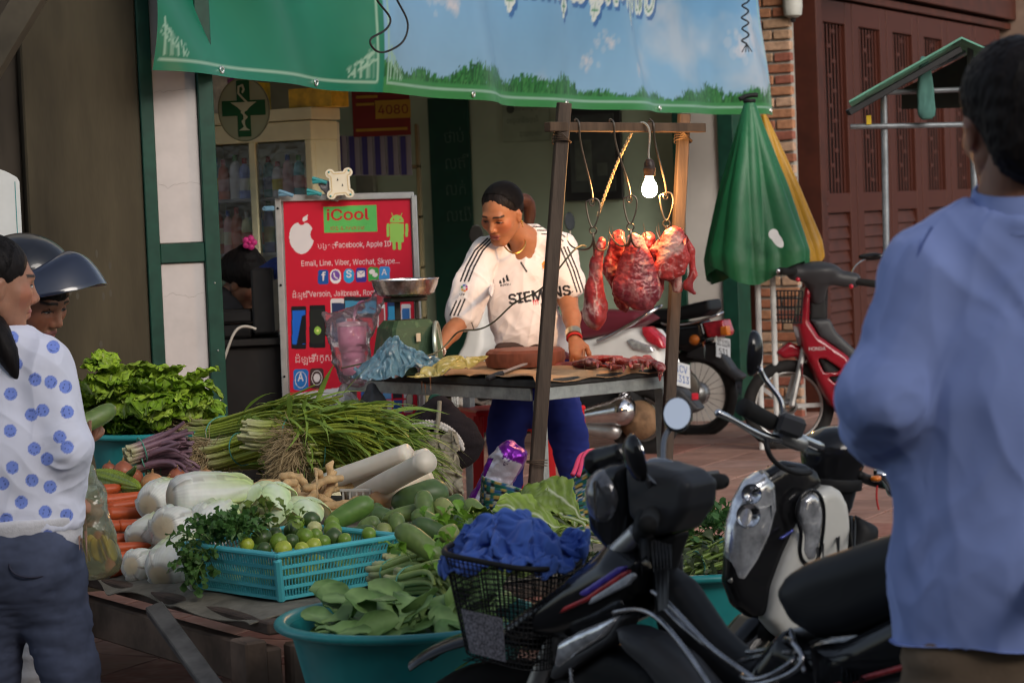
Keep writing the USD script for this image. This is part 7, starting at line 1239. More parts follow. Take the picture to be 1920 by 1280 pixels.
t.part('headset_band', lathe([(.058, -.012), (.068, -.01), (.068, .012), (.062, .014)], 32, B_.pt(1556, 905), V(.1, 0, 1)), mblk, True); t.part('steering_column', S_([C(B_.pt(1548, 950), B_.pt(1535, 1060), .045, .045)], .008), mblk, True)
t.part('inner_shield', S_([B_.pl([(1560, 960), (1600, 980), (1575, 1080), (1540, 1200), (1500, 1260), (1490, 1200)], -.02, .11, .03)], .008), mblk, True)
H0, H1 = at(1538, 838, 4.92), at(1392, 762, 4.74); t.part('handlebar', tube([H0, at(1480, 812, 4.84), at(1440, 788, 4.79)], .011, 10, 12), chrome, True); t.part('grip', tube([at(1448, 792, 4.80), H1], [.017, .018], 16, 8), mt('grip_rubber'), True)
t.part('brake_lever', tube([at(1466, 822, 4.80), at(1420, 812, 4.76), at(1380, 790, 4.73), at(1348, 775, 4.71)], [.010, .008, .006, .007], 10, 24), chrome, True); t.part('lever_ball', ball(at(1347, 774, 4.71), .008, 2), chrome)
t.part('brake_reservoir', rbox(at(1482, 797, 4.79), (.055, .05, .042), .008, rot((0, 1, 0), 22)), dkg, 30); t.part('lever_clamp', S_([C(at(1462, 815, 4.80), at(1500, 830, 4.83), .016, .018)], .004), alum, True)
t.part('brake_cable', tube([at(1440, 815, 4.78), at(1442, 850, 4.76), at(1475, 880, 4.80), at(1520, 885, 4.86)], .0055, 8, 30), mblk, True)
mirror(t, at(1410, 662, 4.80), V(-.90, .30, .1), .030, .046, [at(1424, 690, 4.79), at(1448, 728, 4.80), at(1462, 748, 4.80), at(1464, 785, 4.80)], False)
t.part('handlebar', tube([at(1610, 890, 5.05), at(1650, 905, 5.14), at(1720, 915, 5.2)], .011, 10, 12), mblk, True); t.part('brake_lever', tube([at(1640, 890, 5.1), at(1665, 902, 5.1), at(1672, 925, 5.12), at(1690, 900, 5.12)], [.012, .012, .008, .006], 8, 20), chrome, True); t.part('switch', ball(at(1642, 897, 5.08), V(.012, .012, .007), 2), oral)
t.part('red_tie', tube([at(1645, 910, 5.05), at(1644, 935, 5.05), at(1648, 955, 5.05)], .0022, 5, 10), mt('red_thread'))
t.part('front_fender', S_([(B_.pl([(1402, 1150), (1455, 1150), (1490, 1180), (1496, 1240), (1480, 1300), (1340, 1330), (1330, 1270), (1350, 1210)], 0, .065, .05), .02)], .007, it=5), gblk, True)
wcB = B_.pt(1420, 1330); wcB[2] = .215; wheel(t, wcB, B_.l, .215, .05)
t.part('floorboard', S_([B_.pl([(1490, 1250), (1560, 1290), (1760, 1290), (1760, 1340), (1520, 1340), (1480, 1300)], 0, .15, .03)], .01), mblk, True); t.part('rear_body', S_([(B_.pl([(1740, 1130), (1850, 1090), (2000, 1080), (2060, 1120), (2020, 1220), (1900, 1290), (1760, 1320)], 0, .15, .06), .02)], .012), gblk, True); t.part('seat', S_([(B_.pl([(1730, 1080), (1800, 1050), (2020, 1030), (2050, 1070), (1900, 1100), (1760, 1120)], 0, .14, .04), .02)], .012), seatm, True)
wrB = wcB - B_.f * 1.22; wheel(t, wrB, B_.l, .215, .05)
bo = B_.pt(1606, 1018, .0); bt4 = T('water_bottle', 'clear water bottle with white cap in the scooter\'s front pocket', 'bottle', bo + V(0, 0, -.07))
bt4.part('bottle', lathe([(0, -.10), (.03, -.10), (.032, -.09), (.032, -.005), (.026, .012), (.013, .022), (.012, .028), (0, .028)], 24, bo), film('bottle_film', (.62, .68, .78), .6, .05), True); bt4.part('cap', lathe([(0, .046), (.0135, .045), (.0145, .041), (.0145, .024), (0, .024)], 20, bo), mt('white_plastic'), 30)
t.part('front_pocket', S_([B_.pl([(1560, 1045), (1630, 1035), (1632, 1075), (1615, 1110), (1570, 1110)], -.02, .06, .02)], .007), mblk, True)

# ---------------- C: white scooter, rear end
Cc = Side(at(1150, 690, 14.1), IN); t = T('scooter', 'white scooter with dark red seat parked behind the vendor', 'scooter', Cc.pt(1100, 760) * V(1, 1, 0))
pearl = mt('pearl_white', (.72, .72, .70), .25, var=.05, coat=.4); mar = mt('maroon_vinyl', (.13, .018, .03), .45, var=.1)
t.part('seat', S_([(Cc.pl([(985, 605), (1050, 592), (1110, 580), (1205, 582), (1228, 598), (1190, 618), (1120, 632), (1050, 640), (990, 640)], 0, .13, .05), .02)], .009), mar, True)
t.part('tail_body', S_([(Cc.pl([(1000, 645), (1060, 642), (1120, 634), (1195, 612), (1230, 618), (1252, 650), (1256, 688), (1240, 712), (1190, 700), (1140, 705), (1090, 700), (1020, 700)], 0, .14, .06), .02)], .009, it=5), pearl, True)
t.part('tail_lamp', S_([Cc.pl([(1208, 612), (1222, 612), (1244, 632), (1252, 652), (1244, 654), (1218, 640), (1208, 625)], .10, .05, .02)], .005), redl, True); t.part('turn_signal', S_([Cc.pl([(1178, 638), (1186, 634), (1224, 648), (1230, 658), (1220, 661), (1190, 654)], .12, .035, .01)], .005), lens, True)
t.part('grab_rail', tube([Cc.pt(1120, 640, .16), Cc.pt(1175, 612, .17), Cc.pt(1225, 582, .12), Cc.pt(1228, 580, -.12)], .012, 10, 24), chrome, True)
wcC = Cc.pt(1205, 770); wcC[2] = .225; wheel(t, wcC, Cc.l, .225, .05); t.part('engine', S_([C(Cc.pt(1100, 752), Cc.pt(1190, 760), .10, .085), C(Cc.pt(1140, 740), Cc.pt(1180, 740), .07)], .01, .03), mblk, True)
t.part('muffler', S_([C(Cc.pt(1085, 782, .14), Cc.pt(1165, 770, .16), .045, .082), E(Cc.pt(1170, 770, .16), (.075, .06, .08))], .008, .03), chrome, True); t.part('muffler_guard', S_([C(Cc.pt(1080, 800, .13), Cc.pt(1150, 808, .14), .035, .05)], .008), alum, True)
t.part('rusty_hub', lathe([(0, -.05), (.10, -.045), (.115, -.02), (.115, .02), (.06, .06), (0, .07)], 24, wcC + Cc.l * .06, Cc.l), mt('rusty_brown', (.17, .10, .055), .8, var=.4, vs=20, bump=.4), True)
sp0, sp1 = Cc.pt(1158, 712, .12), Cc.pt(1176, 752, .12); tt_ = np.linspace(0, 1, 120); FF = frame(sp1 - sp0); t.part('shock_spring', tube(sp0 + (sp1 - sp0) * tt_[:, None] + .030 * (np.cos(tt_ * 45)[:, None] * FF[:, 0] + np.sin(tt_ * 45)[:, None] * FF[:, 1]), .0075, 5), chrome, True); t.part('shock', bar(sp0, sp1, .03, ch=.006), mblk)
plate(t, Cc.pt(1278, 702, .0), V(.78, -.6, .15), V(.25, .1, 1), .17, .14, ['1CV', '1313'])
t.part('rear_fender', S_([Cc.pl([(1240, 700), (1285, 730), (1318, 765), (1300, 775), (1268, 752), (1235, 725)], 0, .06, .015)], .008), dkg, True); t.part('reflector', rbox(Cc.pt(1292, 742, .0) + V(.03, -.05, 0), (.04, .02, .04), .004), redl)
t.part('front_shield', S_([Cc.pl([(915, 560), (935, 560), (930, 650), (900, 720), (870, 740), (862, 700), (895, 640)], 0, .19, .03)], .012), pearl, True); t.part('front_fender', S_([Cc.pl([(850, 745), (880, 728), (915, 735), (925, 765), (900, 755), (870, 762)], 0, .06, .03)], .01), pearl, True)
wf = wcC + Cc.f * 1.24; wheel(t, wf, Cc.l, .225, .05); t.part('floorboard', S_([Cc.pl([(900, 715), (1020, 700), (1020, 735), (915, 750)], 0, .14, .02)], .012), mblk, True); t.part('handlebar_cowl', S_([C(Cc.pt(935, 545, -.16), Cc.pt(935, 545, .16), .04), C(Cc.pt(935, 545), Cc.pt(925, 600), .06)], .012, .03), mblk, True)
t.part('grip', bar(Cc.pt(985, 540, .17), Cc.pt(990, 538, .32), .04, ch=.012), mt('grip_rubber')); mirror(t, at(893, 440, 14.55), V(.3, -.9, 0), .045, .06, [at(893, 450, 14.55), at(898, 480, 14.5), at(905, 520, 14.45)], False); mirror(t, at(1068, 415, 14.2), V(.5, -.8, .1), .035, .055, [at(1068, 425, 14.2), at(1072, 470, 14.2), at(1075, 500, 14.2)], False)
t.part('brake_reservoir', rbox(at(1078, 508, 14.2), (.06, .06, .09), .012), mblk, 30)

# ---------------- D: black motorcycle behind it
Dd = Side(at(1310, 690, 15.05), IN); t = T('motorcycle', 'old black motorcycle with orange indicator beside the white scooter', 'motorcycle', Dd.pt(1250, 760) * V(1, 1, 0))
t.part('seat', S_([(Dd.pl([(1130, 600), (1200, 580), (1262, 578), (1340, 560), (1344, 580), (1330, 592), (1262, 604), (1180, 612), (1130, 618)], 0, .12, .03), .02)], .01), seatm, True); t.part('tail_body', S_([(Dd.pl([(1150, 612), (1250, 606), (1325, 598), (1335, 640), (1300, 660), (1240, 650), (1160, 650)], 0, .09, .04), .02)], .01), gblk, True)
t.part('rear_rack', tube([Dd.pt(1240, 606, .13), Dd.pt(1310, 602, .13), Dd.pt(1345, 590, .10), Dd.pt(1345, 590, -.10)], .009, 8, 24), chrome, True)
t.part('tail_lamp', S_([Dd.pl([(1324, 604), (1362, 598), (1370, 622), (1366, 630), (1334, 632)], 0, .075, .015)], .007), redl, True); t.part('lamp_corner', S_([Dd.pl([(1352, 612), (1366, 610), (1368, 628), (1354, 628)], .06, .03, .006)], .006), oral, True); t.part('turn_signal', S_([C(Dd.pt(1302, 637, .11), Dd.pt(1302, 637, .16), .035, .032)], .007), oral, True)
plate(t, Dd.pt(1356, 652, .02), V(.75, -.63, .1), V(.18, .1, 1), .15, .13, ['1C 1224', '531'], mblk)
t.part('rear_fender', S_([(Dd.pl([(1300, 650), (1345, 640), (1378, 690), (1398, 705), (1385, 716), (1340, 680), (1290, 668)], 0, .06, .02), .01)], .009), dkg, True)
wcD = Dd.pt(1305, 735); wcD[2] = .28; wheel(t, wcD, Dd.l, .28, .036, mt('old_rim', (.07, .07, .07), .5, .8), wire=True); t.part('drum_hub', lathe([(0, -.06), (.075, -.05), (.08, .04), (0, .05)], 24, wcD, Dd.l), alum, True); t.part('hub_cover', lathe([(.0, .04), (.10, .03), (.11, 0), (0, 0)], 24, Dd.pt(1282, 725, .1), Dd.l), mt('dull_tan_metal', (.22, .2, .17), .5, .6), True)
for s in (-1, 1): t.part('shock', bar(wcD + Dd.l * .1 * s, Dd.pt(1255, 640, .1 * s), .035, ch=.01), chrome)
t.part('engine', S_([C(Dd.pt(1120, 745), Dd.pt(1200, 740), .10, .10)], .012), alum, True); t.part('swing_arm', bar(wcD, Dd.pt(1190, 745), .04, .03), mblk); wheel(t, wcD + Dd.f * 1.2, Dd.l, .28, .036, mt('old_rim'), wire=True)
t.part('fuel_body', S_([(Dd.pl([(960, 560), (1020, 560), (1060, 620), (1150, 640), (1150, 690), (1040, 690), (980, 640)], 0, .08, .04), .02)], .014), gblk, True); t.part('fork', bar(wcD + Dd.f * 1.2, wcD + Dd.f * .98 + V(0, 0, .62), .06, .12), mblk); t.part('handlebar', tube([Dd.pt(985, 545, -.3), Dd.pt(975, 550, 0), Dd.pt(985, 545, .3)], .013, 8, 16), mblk, True)

# ---------------- E: red scooter at the right
Ee = Side(at(1540, 650, 14.0), nrm(V(-.95, -.1, 0))); t = T('scooter', 'red scooter with dark grey handlebar parked before the red doors', 'scooter', Ee.pt(1540, 780) * V(1, 1, 0)); redp = mt('scooter_red', (.20, .004, .012), .22, var=.08, coat=.5)
t.part('leg_shield', S_([(Ee.pl([(1506, 535), (1514, 545), (1512, 600), (1530, 628), (1582, 664), (1604, 690), (1600, 740), (1588, 772), (1572, 775), (1552, 758), (1528, 712), (1502, 655), (1490, 610)], .03, .10, .035), .01)], .008, .012, [Ee.pl([(1533, 672), (1548, 672), (1577, 692), (1570, 698), (1545, 698)], .12, .05, .005), Ee.pl([(1553, 706), (1578, 704), (1574, 712), (1564, 718)], .12, .05, .005)], it=4), redp, True)
t.part('vent', S_([Ee.pl([(1530, 668), (1550, 668), (1582, 694), (1580, 715), (1566, 722), (1545, 700)], .05, .05, .004)], .008), mblk, True); t.part('lettering', place(kh('HONDA', .020, False), np.stack([nrm(-Ee.f + V(0, 0, -.02)), V(0, 0, 1), Ee.l], 1), Ee.pt(1516, 657, .131)), mt('pale_print', (.5, .45, .45), .5), False)
t.part('inner_floor', S_([(Ee.pl([(1512, 598), (1548, 596), (1560, 620), (1610, 668), (1680, 740), (1670, 770), (1604, 690), (1560, 650), (1530, 630)], -.02, .12, .02), .01)], .01), dkg, True)
t.part('steering_column', S_([Ee.pl([(1514, 530), (1550, 535), (1548, 605), (1514, 600)], 0, .06, .02)], .009), mblk, True)
t.part('handlebar_cowl', S_([(C(at(1490, 510, 13.85), at(1600, 525, 13.9), .05, .045), .03), (E(at(1532, 508, 13.9), V(.13, .10, .055)), .03), (C(at(1530, 520, 13.9), at(1532, 555, 13.95), .08, .05), .03)], .009), dkg, True)
t.part('grip', tube([at(1602, 527, 13.88), at(1646, 533, 13.85)], .021, 12, 6), mt('grip_rubber'), True); t.part('grip_end', ball(at(1648, 533, 13.85), .018, 2), chrome); t.part('grip', tube([at(1490, 509, 13.8), at(1462, 508, 13.7)], .021, 12, 6), mt('grip_rubber'), True); t.part('grip_end', ball(at(1459, 508, 13.7), .016, 2), chrome)
t.part('switch', ball(at(1496, 524, 13.75), .014, 1), redl); t.part('switch', ball(at(1596, 537, 13.8), .014, 1), redl)
mirror(t, at(1634, 481, 13.9), V(.2, .97, .1), .075, .022, [at(1628, 484, 13.9), at(1605, 498, 13.9), at(1596, 515, 13.9)])
wcE = Ee.pt(1478, 730); wcE[2] = .27; wheel(t, wcE, Ee.l, .27, .036); t.part('front_fender', S_([Ee.pl([(1452, 660), (1478, 640), (1500, 650), (1505, 690), (1490, 668), (1468, 672)], 0, .05, .02)], .009), redp, True)
for s in (-1, 1): t.part('fork', bar(wcE + Ee.l * .07 * s, Ee.pt(1516, 610, .05 * s), .035, ch=.01), alum)
t.part('seat', S_([(Ee.pl([(1660, 640), (1720, 610), (1860, 600), (1870, 630), (1760, 650), (1670, 665)], 0, .12, .04), .02)], .014), seatm, True); t.part('rear_body', S_([(Ee.pl([(1650, 670), (1760, 655), (1880, 630), (1880, 680), (1780, 740), (1660, 760)], 0, .11, .05), .02)], .014), redp, True); wheel(t, wcE - Ee.f * 1.22, Ee.l, .27, .036)
t.part('front_basket', cat(*[bar(at(1456 + 7 * k, 545, 13.72), at(1460 + 6 * k, 605, 13.72), .008) for k in range(8)], *[bar(at(1455, y, 13.72), at(1505, y, 13.72), .008) for y in (545, 560, 575, 590, 605)]), mblk, False)
# ================================================================ SHOP SIGN, SHELVES, WALL THINGS, UMBRELLAS
HDp = 10.95; sg = T('shop_sign_board', 'red phone shop sign board in aluminium frame behind the meat table', 'sign', V(at(650, 800, HDp)[0], HDp, 0))
def corner(px, py): return at(px, py, HDp)
Pp = Print(528, 374, 790, 850, 9, (206, 22, 52)); wt = (232, 226, 228); dk_ = (24, 24, 30)
Pp.poly([(606, 388), (706, 384), (707, 434), (608, 437)], (96, 190, 96)); Pp.text(610, 390, 'iCool', 27, (196, 26, 40), 1.5, 1.22, bold=6); Pp.text(619, 423, 'iOS & Android', 9.5, (196, 40, 50), 1.5, 1.05, bold=0)
for (x, y, a, b) in ((558, 444, 15.5, 26), (573, 444, 15.5, 26), (565.5, 452, 19, 24)): Pp.d.ellipse([*Pp.p(x - a, y - b), *Pp.p(x + a, y + b)], fill=wt)
Pp.d.ellipse([*Pp.p(582, 426), *Pp.p(604, 452)], fill=(206, 22, 52)); Pp.poly([(566, 418), (568, 408), (577, 402), (576, 412)], wt); Pp.d.ellipse([*Pp.p(560, 414), *Pp.p(571, 422)], fill=(206, 22, 52))
ag = (150, 200, 92); Pp.d.pieslice([*Pp.p(731, 403), *Pp.p(757, 431)], 180, 360, fill=ag); Pp.d.rounded_rectangle([*Pp.p(731, 419), *Pp.p(757, 454)], 18, fill=ag); Pp.line([(731, 418), (757, 418)], 1.6, (206, 22, 52))
for x in (725, 760): Pp.d.rounded_rectangle([*Pp.p(x, 419), *Pp.p(x + 5, 444)], 20, fill=ag)
for x in (736, 746): Pp.d.rounded_rectangle([*Pp.p(x, 448), *Pp.p(x + 6, 468)], 20, fill=ag)
Pp.line([(737, 406), (734, 399)], 1.2, ag); Pp.line([(751, 406), (754, 399)], 1.2, ag)
for x in (738, 750): Pp.d.ellipse([*Pp.p(x - 1.5, 410), *Pp.p(x + 1.5, 413)], fill=(206, 22, 52))
Pp.text(595, 452, 'បង្កើត', 15, wt, 1.5, 1, True, 1); Pp.text(628, 451, 'Facebook, Apple ID', 14, wt, 1.6, .80, bold=0); Pp.text(564, 483, 'Email, Line, Viber, Wechat, Skype...', 14, wt, 1.6, .80, bold=0)
ic = [(596, (24, 84, 164)), (619, (236, 236, 240)), (644, (40, 160, 220)), (667, (56, 52, 150)), (690, (60, 160, 80)), (711, (60, 150, 220))]
for i, (x, c) in enumerate(ic): y = 506 - i * 1.3; Pp.d.rounded_rectangle([*Pp.p(x, y), *Pp.p(x + 20, y + 27)], 40 if i not in (1, 2) else 90, fill=c)
Pp.text(602, 509, 'f', 22, wt, 0, 1, bold=4); Pp.d.ellipse([*Pp.p(621, 507), *Pp.p(637, 526)], fill=(120, 80, 170)); Pp.line([(626, 511), (627, 518), (633, 523)], 2.4, wt); Pp.text(648, 506, 'S', 18, wt, 0, 1, bold=4); Pp.poly([(670, 508), (684, 507), (684, 519), (670, 520)], wt); Pp.line([(670, 508), (677, 514), (684, 507)], 1, (56, 52, 150)); Pp.d.ellipse([*Pp.p(692, 505), *Pp.p(703, 514)], fill=wt); Pp.d.ellipse([*Pp.p(698, 511), *Pp.p(708, 519)], fill=wt); Pp.text(715, 504, 'A', 15, wt, 0, 1, bold=2)
Pp.text(547, 544, 'ដំឡើង', 15, wt, 1.6, 1, True, 1); Pp.text(579, 541, 'Versoin, Jailbreak, Root, Unlock', 14, wt, 1.6, .80, bold=0)
for (x, y, w, h, c1, c2) in ((546, 574, 28, 80, (20, 22, 30), (24, 104, 214)), (580, 572, 30, 80, (18, 20, 24), (30, 36, 34)), (620, 560, 30, 90, (225, 225, 228), (40, 60, 100)), (645, 556, 62, 40, (40, 44, 52), (70, 150, 190)), (708, 570, 14, 60, (230, 230, 232), (180, 70, 80)), (726, 566, 18, 60, (30, 60, 110), (60, 160, 210)), (752, 570, 18, 50, (220, 222, 226), (60, 120, 190))):
    Pp.d.rounded_rectangle([*Pp.p(x, y), *Pp.p(x + w, y + h)], 24, fill=c1); Pp.d.rectangle([*Pp.p(x + 2, y + 8), *Pp.p(x + w - 2, y + h - 9)], fill=c2)
Pp.poly([(566, 592), (573, 590), (572, 644), (556, 646)], (14, 16, 24)); Pp.d.ellipse([*Pp.p(589, 612), *Pp.p(602, 627)], fill=(150, 200, 80)); Pp.d.ellipse([*Pp.p(593, 617), *Pp.p(598, 622)], fill=(235, 240, 150))
Pp.text(552, 662, 'ដំឡើង', 18, wt, 1.6, 1.05, True, 2); Pp.text(586, 660, 'អក្សរខ្មែរ', 17, wt, 1.6, 1.05, True, 2)
Pp.d.rounded_rectangle([*Pp.p(550, 692), *Pp.p(578, 731)], 50, fill=(36, 116, 196)); Pp.d.ellipse([*Pp.p(553, 696), *Pp.p(575, 727)], outline=wt, width=10); Pp.text(558, 699, 'A', 20, wt, 0, .8, bold=3); Pp.d.rounded_rectangle([*Pp.p(581, 690), *Pp.p(607, 728)], 50, fill=(70, 48, 48)); Pp.d.ellipse([*Pp.p(584, 694), *Pp.p(604, 722)], outline=wt, width=10); Pp.d.ellipse([*Pp.p(588, 700), *Pp.p(600, 716)], fill=wt)
Pp.poly([(550, 738), (668, 722), (670, 850), (552, 850)], (214, 216, 222)); rz = random.Random(8)
for i in range(5):
    for j in range(3): Pp.text(556 + 22 * i, 744 + 22 * j - i * 2, rz.choice('QWERTYUIOPASDFG'), 8, (60, 60, 70), 1)
for i in range(5):
    for j in range(3): Pp.poly([(677 + 20 * i, 726 + 27 * j - i), (694 + 20 * i, 725 + 27 * j - i), (694 + 20 * i, 749 + 27 * j - i), (677 + 20 * i, 750 + 27 * j - i)], rz.choice([(50, 90, 160), (210, 214, 220), (40, 130, 110), (30, 34, 46), (90, 150, 210), (150, 90, 110), (200, 200, 190)]))
Pp.text(680, 770, '18', 14, (30, 70, 140), 0, 1); Pp.d.ellipse([*Pp.p(761, 735), *Pp.p(775, 763)], fill=(190, 188, 170), outline=(60, 60, 60), width=12); Pp.poly([(676, 782), (783, 775), (783, 796), (676, 800)], (196, 30, 60)); Pp.text(692, 780, 'Bollywood', 13, (230, 200, 210), 2, .9)
(bm2, u2, v2_) = sheet(lambda u, v: at(0, 0, 1) * 0 + np.array([[corner(531 + 238 * a + 16 * (1 - b) - 0 * a, 378 - 6 * a + 452 * (1 - b)) for b in v[0]] for a in u[:, 0]]), 235, 400)
sg.part('printed_face', bm2, fabric_print, True, col=Pp.at(bm2[0]) * .78)
al = mt('sign_aluminium', (.55, .55, .54), .4, .8, var=.15, vs=9)
cA, cB, cC_, cD_ = corner(523, 372), corner(776, 366), corner(541, 834), corner(794, 824)
for a, b, w in ((cA, cB, .022), (cC_, cD_, .022), (cB, cD_, .024)): sg.part('frame_rail', bar(a + V(0, -.004, 0), b + V(0, -.004, 0), w, .03), al, False)
sg.part('frame_rail', bar(cA + V(-.004, .012, 0), cC_ + V(-.004, .012, 0), .028, .06), al, False); sg.part('back_panel', (np.array([cA, cB, cD_, cC_]) + V(0, .012, 0), np.array([[0, 3, 2, 1]])), al, False)
for a in (cC_, cD_): sg.part('foot', bar(a, a * V(1, 1, 0), .03, .03), al, False)
for k in (.04, .35, .72): sg.part('rivet', ball(cA + (cC_ - cA) * k + V(-.005, -.02, 0), .006, 1), mblk)
c = at(504, 391, 10.9); thing('blue_clip', 'small blue clip on the left edge of the red sign', 'clip', cat(rbox(c, (.05, .012, .022), .004), torus(c + V(-.02, -.008, 0), .007, .002, (0, 1, 0), 12, 5)), mt('clip_blue', (.12, .25, .36), .4))
pq = [at(610, 325, 10.9), at(645, 322, 10.9), at(664, 362, 10.88), at(630, 370, 10.88)]; cen = sum(pq) / 4; dx_, dz_ = nrm(pq[1] - pq[0]), nrm(pq[0] - pq[3]); sc_o = unary_union([sbox(-.042, -.050, .042, .050)] + [Point(x, y).buffer(.017) for x in (-.04, .04) for y in (-.048, .048)]).buffer(.004)
cp = T('cream_plaque', 'cream scalloped plaque standing on top of the red sign', 'plaque', cen); Rq = np.stack([dx_, nrm(dz_ - dx_ * (dx_ @ dz_)), V(0, -1, 0)], 1); Rq[:, 2] = np.cross(Rq[:, 0], Rq[:, 1])
cp.part('board', ext(sc_o, .01, Rq, cen), mt('cream_board', (.62, .58, .46), .6, var=.1), False); cp.part('border', ext(sc_o.buffer(-.008).difference(sc_o.buffer(-.011)), .0015, Rq, cen + Rq[:, 2] * .0102), mt('gold_line', (.5, .36, .15), .5), False); cp.part('spot', cat(*[ball(cen + Rq @ V(x, y, .011), .005, 1) for x in (-.045, .045) for y in (-.055, .055)]), mt('clip_teal', (.03, .25, .27), .5)); cp.part('mark', cat(*[ext(Polygon([(0, 0), (.008, .002), (.004, .014)]), .0015, Rq, cen + Rq @ V(x, y, .0102)) for x, y in ((-.012, .012), (.008, -.015))]), mblk, False)
for i, (x, y, lb) in enumerate(((598, 338, 'teal folded clip lying beside the cream plaque on the sign'), (588, 360, 'small teal peg on top of the red sign'), (535, 362, 'pale blue peg at the left end of the sign top'))):
    c = at(x, y, 10.9); thing('peg', lb, 'peg', cat(tube([c + V(-.03, 0, .01), c, c + V(.035, 0, -.014)], .009, 8, 8), tube([c + V(-.03, 0, -.008), c + V(.02, 0, -.006)], .008, 8, 4)), mt(['clip_teal', 'clip_teal', 'clip_blue'][i], (.03, .25, .27), .5))
thing('grey_rag', 'grey crumpled rag tucked behind the cream plaque', 'rag', rough_up(solid([C(at(606, 345, 10.93), at(628, 366, 10.93), .022, .03)], .005), .008, 40), mt('grey_rag', (.25, .25, .27), .9, var=.3), True)

# ---- medicine cabinet with rows of bottles
E1 = nrm(V(.88, -.47, 0)); EN = V(E1[1], -E1[0], 0); k0 = at(372, 420, 12.5); k0[2] = 0; CR = np.stack([E1, EN, V(0, 0, 1)], 1)
ct = T('medicine_cabinet', 'cream glazed cabinet of bottles inside the shop', 'cabinet', k0); crm = mt('cream_cabinet', (.74, .69, .44), .55, var=.08); CW, CHt = .72, 2.02
def cbn(a0, a1, o0, o1, z0, z1, ch=.004): return rbox(k0 + E1 * (a0 + a1) / 2 + EN * (o0 + o1) / 2 + V(0, 0, (z0 + z1) / 2), (a1 - a0, o1 - o0, z1 - z0), ch, CR)
ct.part('top', cbn(-.02, CW + .02, -.24, .03, 1.96, CHt), crm, False); ct.part('cornice', cbn(0, CW, -.24, .012, 1.86, 1.955), crm, False); ct.part('back', cbn(0, CW, -.26, -.23, 0, 1.95), mt('cabinet_back', (.60, .56, .40), .8), False); ct.part('base', cbn(0, CW, -.23, 0, 0, .62), crm, False)
for a in (0, CW / 2 - .02, CW - .04): ct.part('stile', cbn(a, a + .04, -.02, .014, .62, 1.86), crm, False)
for a in (0, CW - .02): ct.part('side', cbn(a, a + .02, -.229, -.021, .62, 1.86), crm, False)
SZ = [.74, 1.02, 1.30, 1.58]
for z in SZ: ct.part('shelf', cbn(.021, CW - .021, -.228, -.03, z - .018, z), mt('dark_cabinet'), False)
ct.part('glass_door', (np.array([k0 + E1 * a + EN * .004 + V(0, 0, z) for a, z in ((.03, .64), (CW - .03, .64), (CW - .03, 1.85), (.03, 1.85))]), np.array([[0, 1, 2, 3]])), film('pane', (.9, .9, .9), .97, .03), False)
ct.part('handle', ball(k0 + E1 * .06 + EN * .03 + V(0, 0, 1.78), V(.025, .012, .012), 1), mt('white_plastic'))
bcol = [(.45, .42, .30), (.40, .45, .22), (.42, .14, .10), (.16, .20, .42), (.50, .48, .42), (.10, .30, .34), (.46, .24, .24), (.30, .09, .05), (.5, .36, .06), (.52, .50, .44)]; bn_k = 0; g = np.random.default_rng(77)
cnm = ['cream', 'lime', 'red', 'blue', 'white', 'teal', 'pink', 'brown', 'yellow', 'ivory']; rown = ['lowest', 'second lowest', 'second highest', 'top']
bm_s = [mt(f'bottle_{k}', tuple(min(x * 2.0 + .04, .85) for x in c), .4, var=.12) for k, c in enumerate(bcol)]; capm = [mt('cap_white', (.6, .6, .55), .4), mt('cap_blue', (.05, .12, .45), .4), mt('cap_red', (.5, .05, .04), .4), mt('cap_green', (.1, .35, .08), .4)]
for zi, z in enumerate(SZ):
    for j in range(10):
        if j in (4, 5) and zi == 0: pass
        a = .070 + j * .0645; c = k0 + E1 * (a + g.normal(0, .004)) + EN * (-.070 + g.normal(0, .010)) + V(0, 0, z); k = int(g.integers(10)); h = (.18 + .05 * g.random()) * (1.15 if zi in (2,) else 1); r = .026 + .005 * g.random()
        b = T('toiletry_bottle', f'{cnm[k]} bottle on the {rown[zi]} cabinet shelf, {ORD[j]} from left', 'bottle', c, f'bottles on the {rown[zi]} cabinet shelf')
        b.part('body', lathe([(0, 0), (r, 0), (r * 1.04, .006), (r, h * .62), (r * .8, h * .78), (r * .36, h * .84), (r * .36, h * .86), (0, h * .86)], 14, c), bm_s[k], 40); b.part('cap', lathe([(0, h), (r * .42, h * .99), (r * .46, h * .855), (0, h * .855)], 12, c), capm[int(g.integers(4))], 40); b.part('label', lathe([(r * 1.05, h * .2), (r * 1.05, h * .5), (r * 1.0, h * .5), (r * 1.0, h * .2)], 14, c), bm_s[(k + 3 + j) % 10], 40)
for i, (a, w, h, c, lb) in enumerate([(.06, .15, .20, (.45, .42, .34), 'white carton with coloured print on the cabinet top at left'), (.19, .05, .18, (.20, .04, .16), 'purple carton on the cabinet top'), (.26, .09, .15, (.62, .50, .03), 'yellow carton above the round cross sign'), (.56, .26, .10, (.62, .38, .02), 'long golden yellow carton on the cabinet top at right')]):
    thing('carton', lb, 'box', rbox(k0 + E1 * (a + w / 2) + EN * -.12 + V(0, 0, CHt + h / 2), (w, .16, h), .003, CR), mt(f'carton_{i}', c, .5, var=.4, vs=14), False)
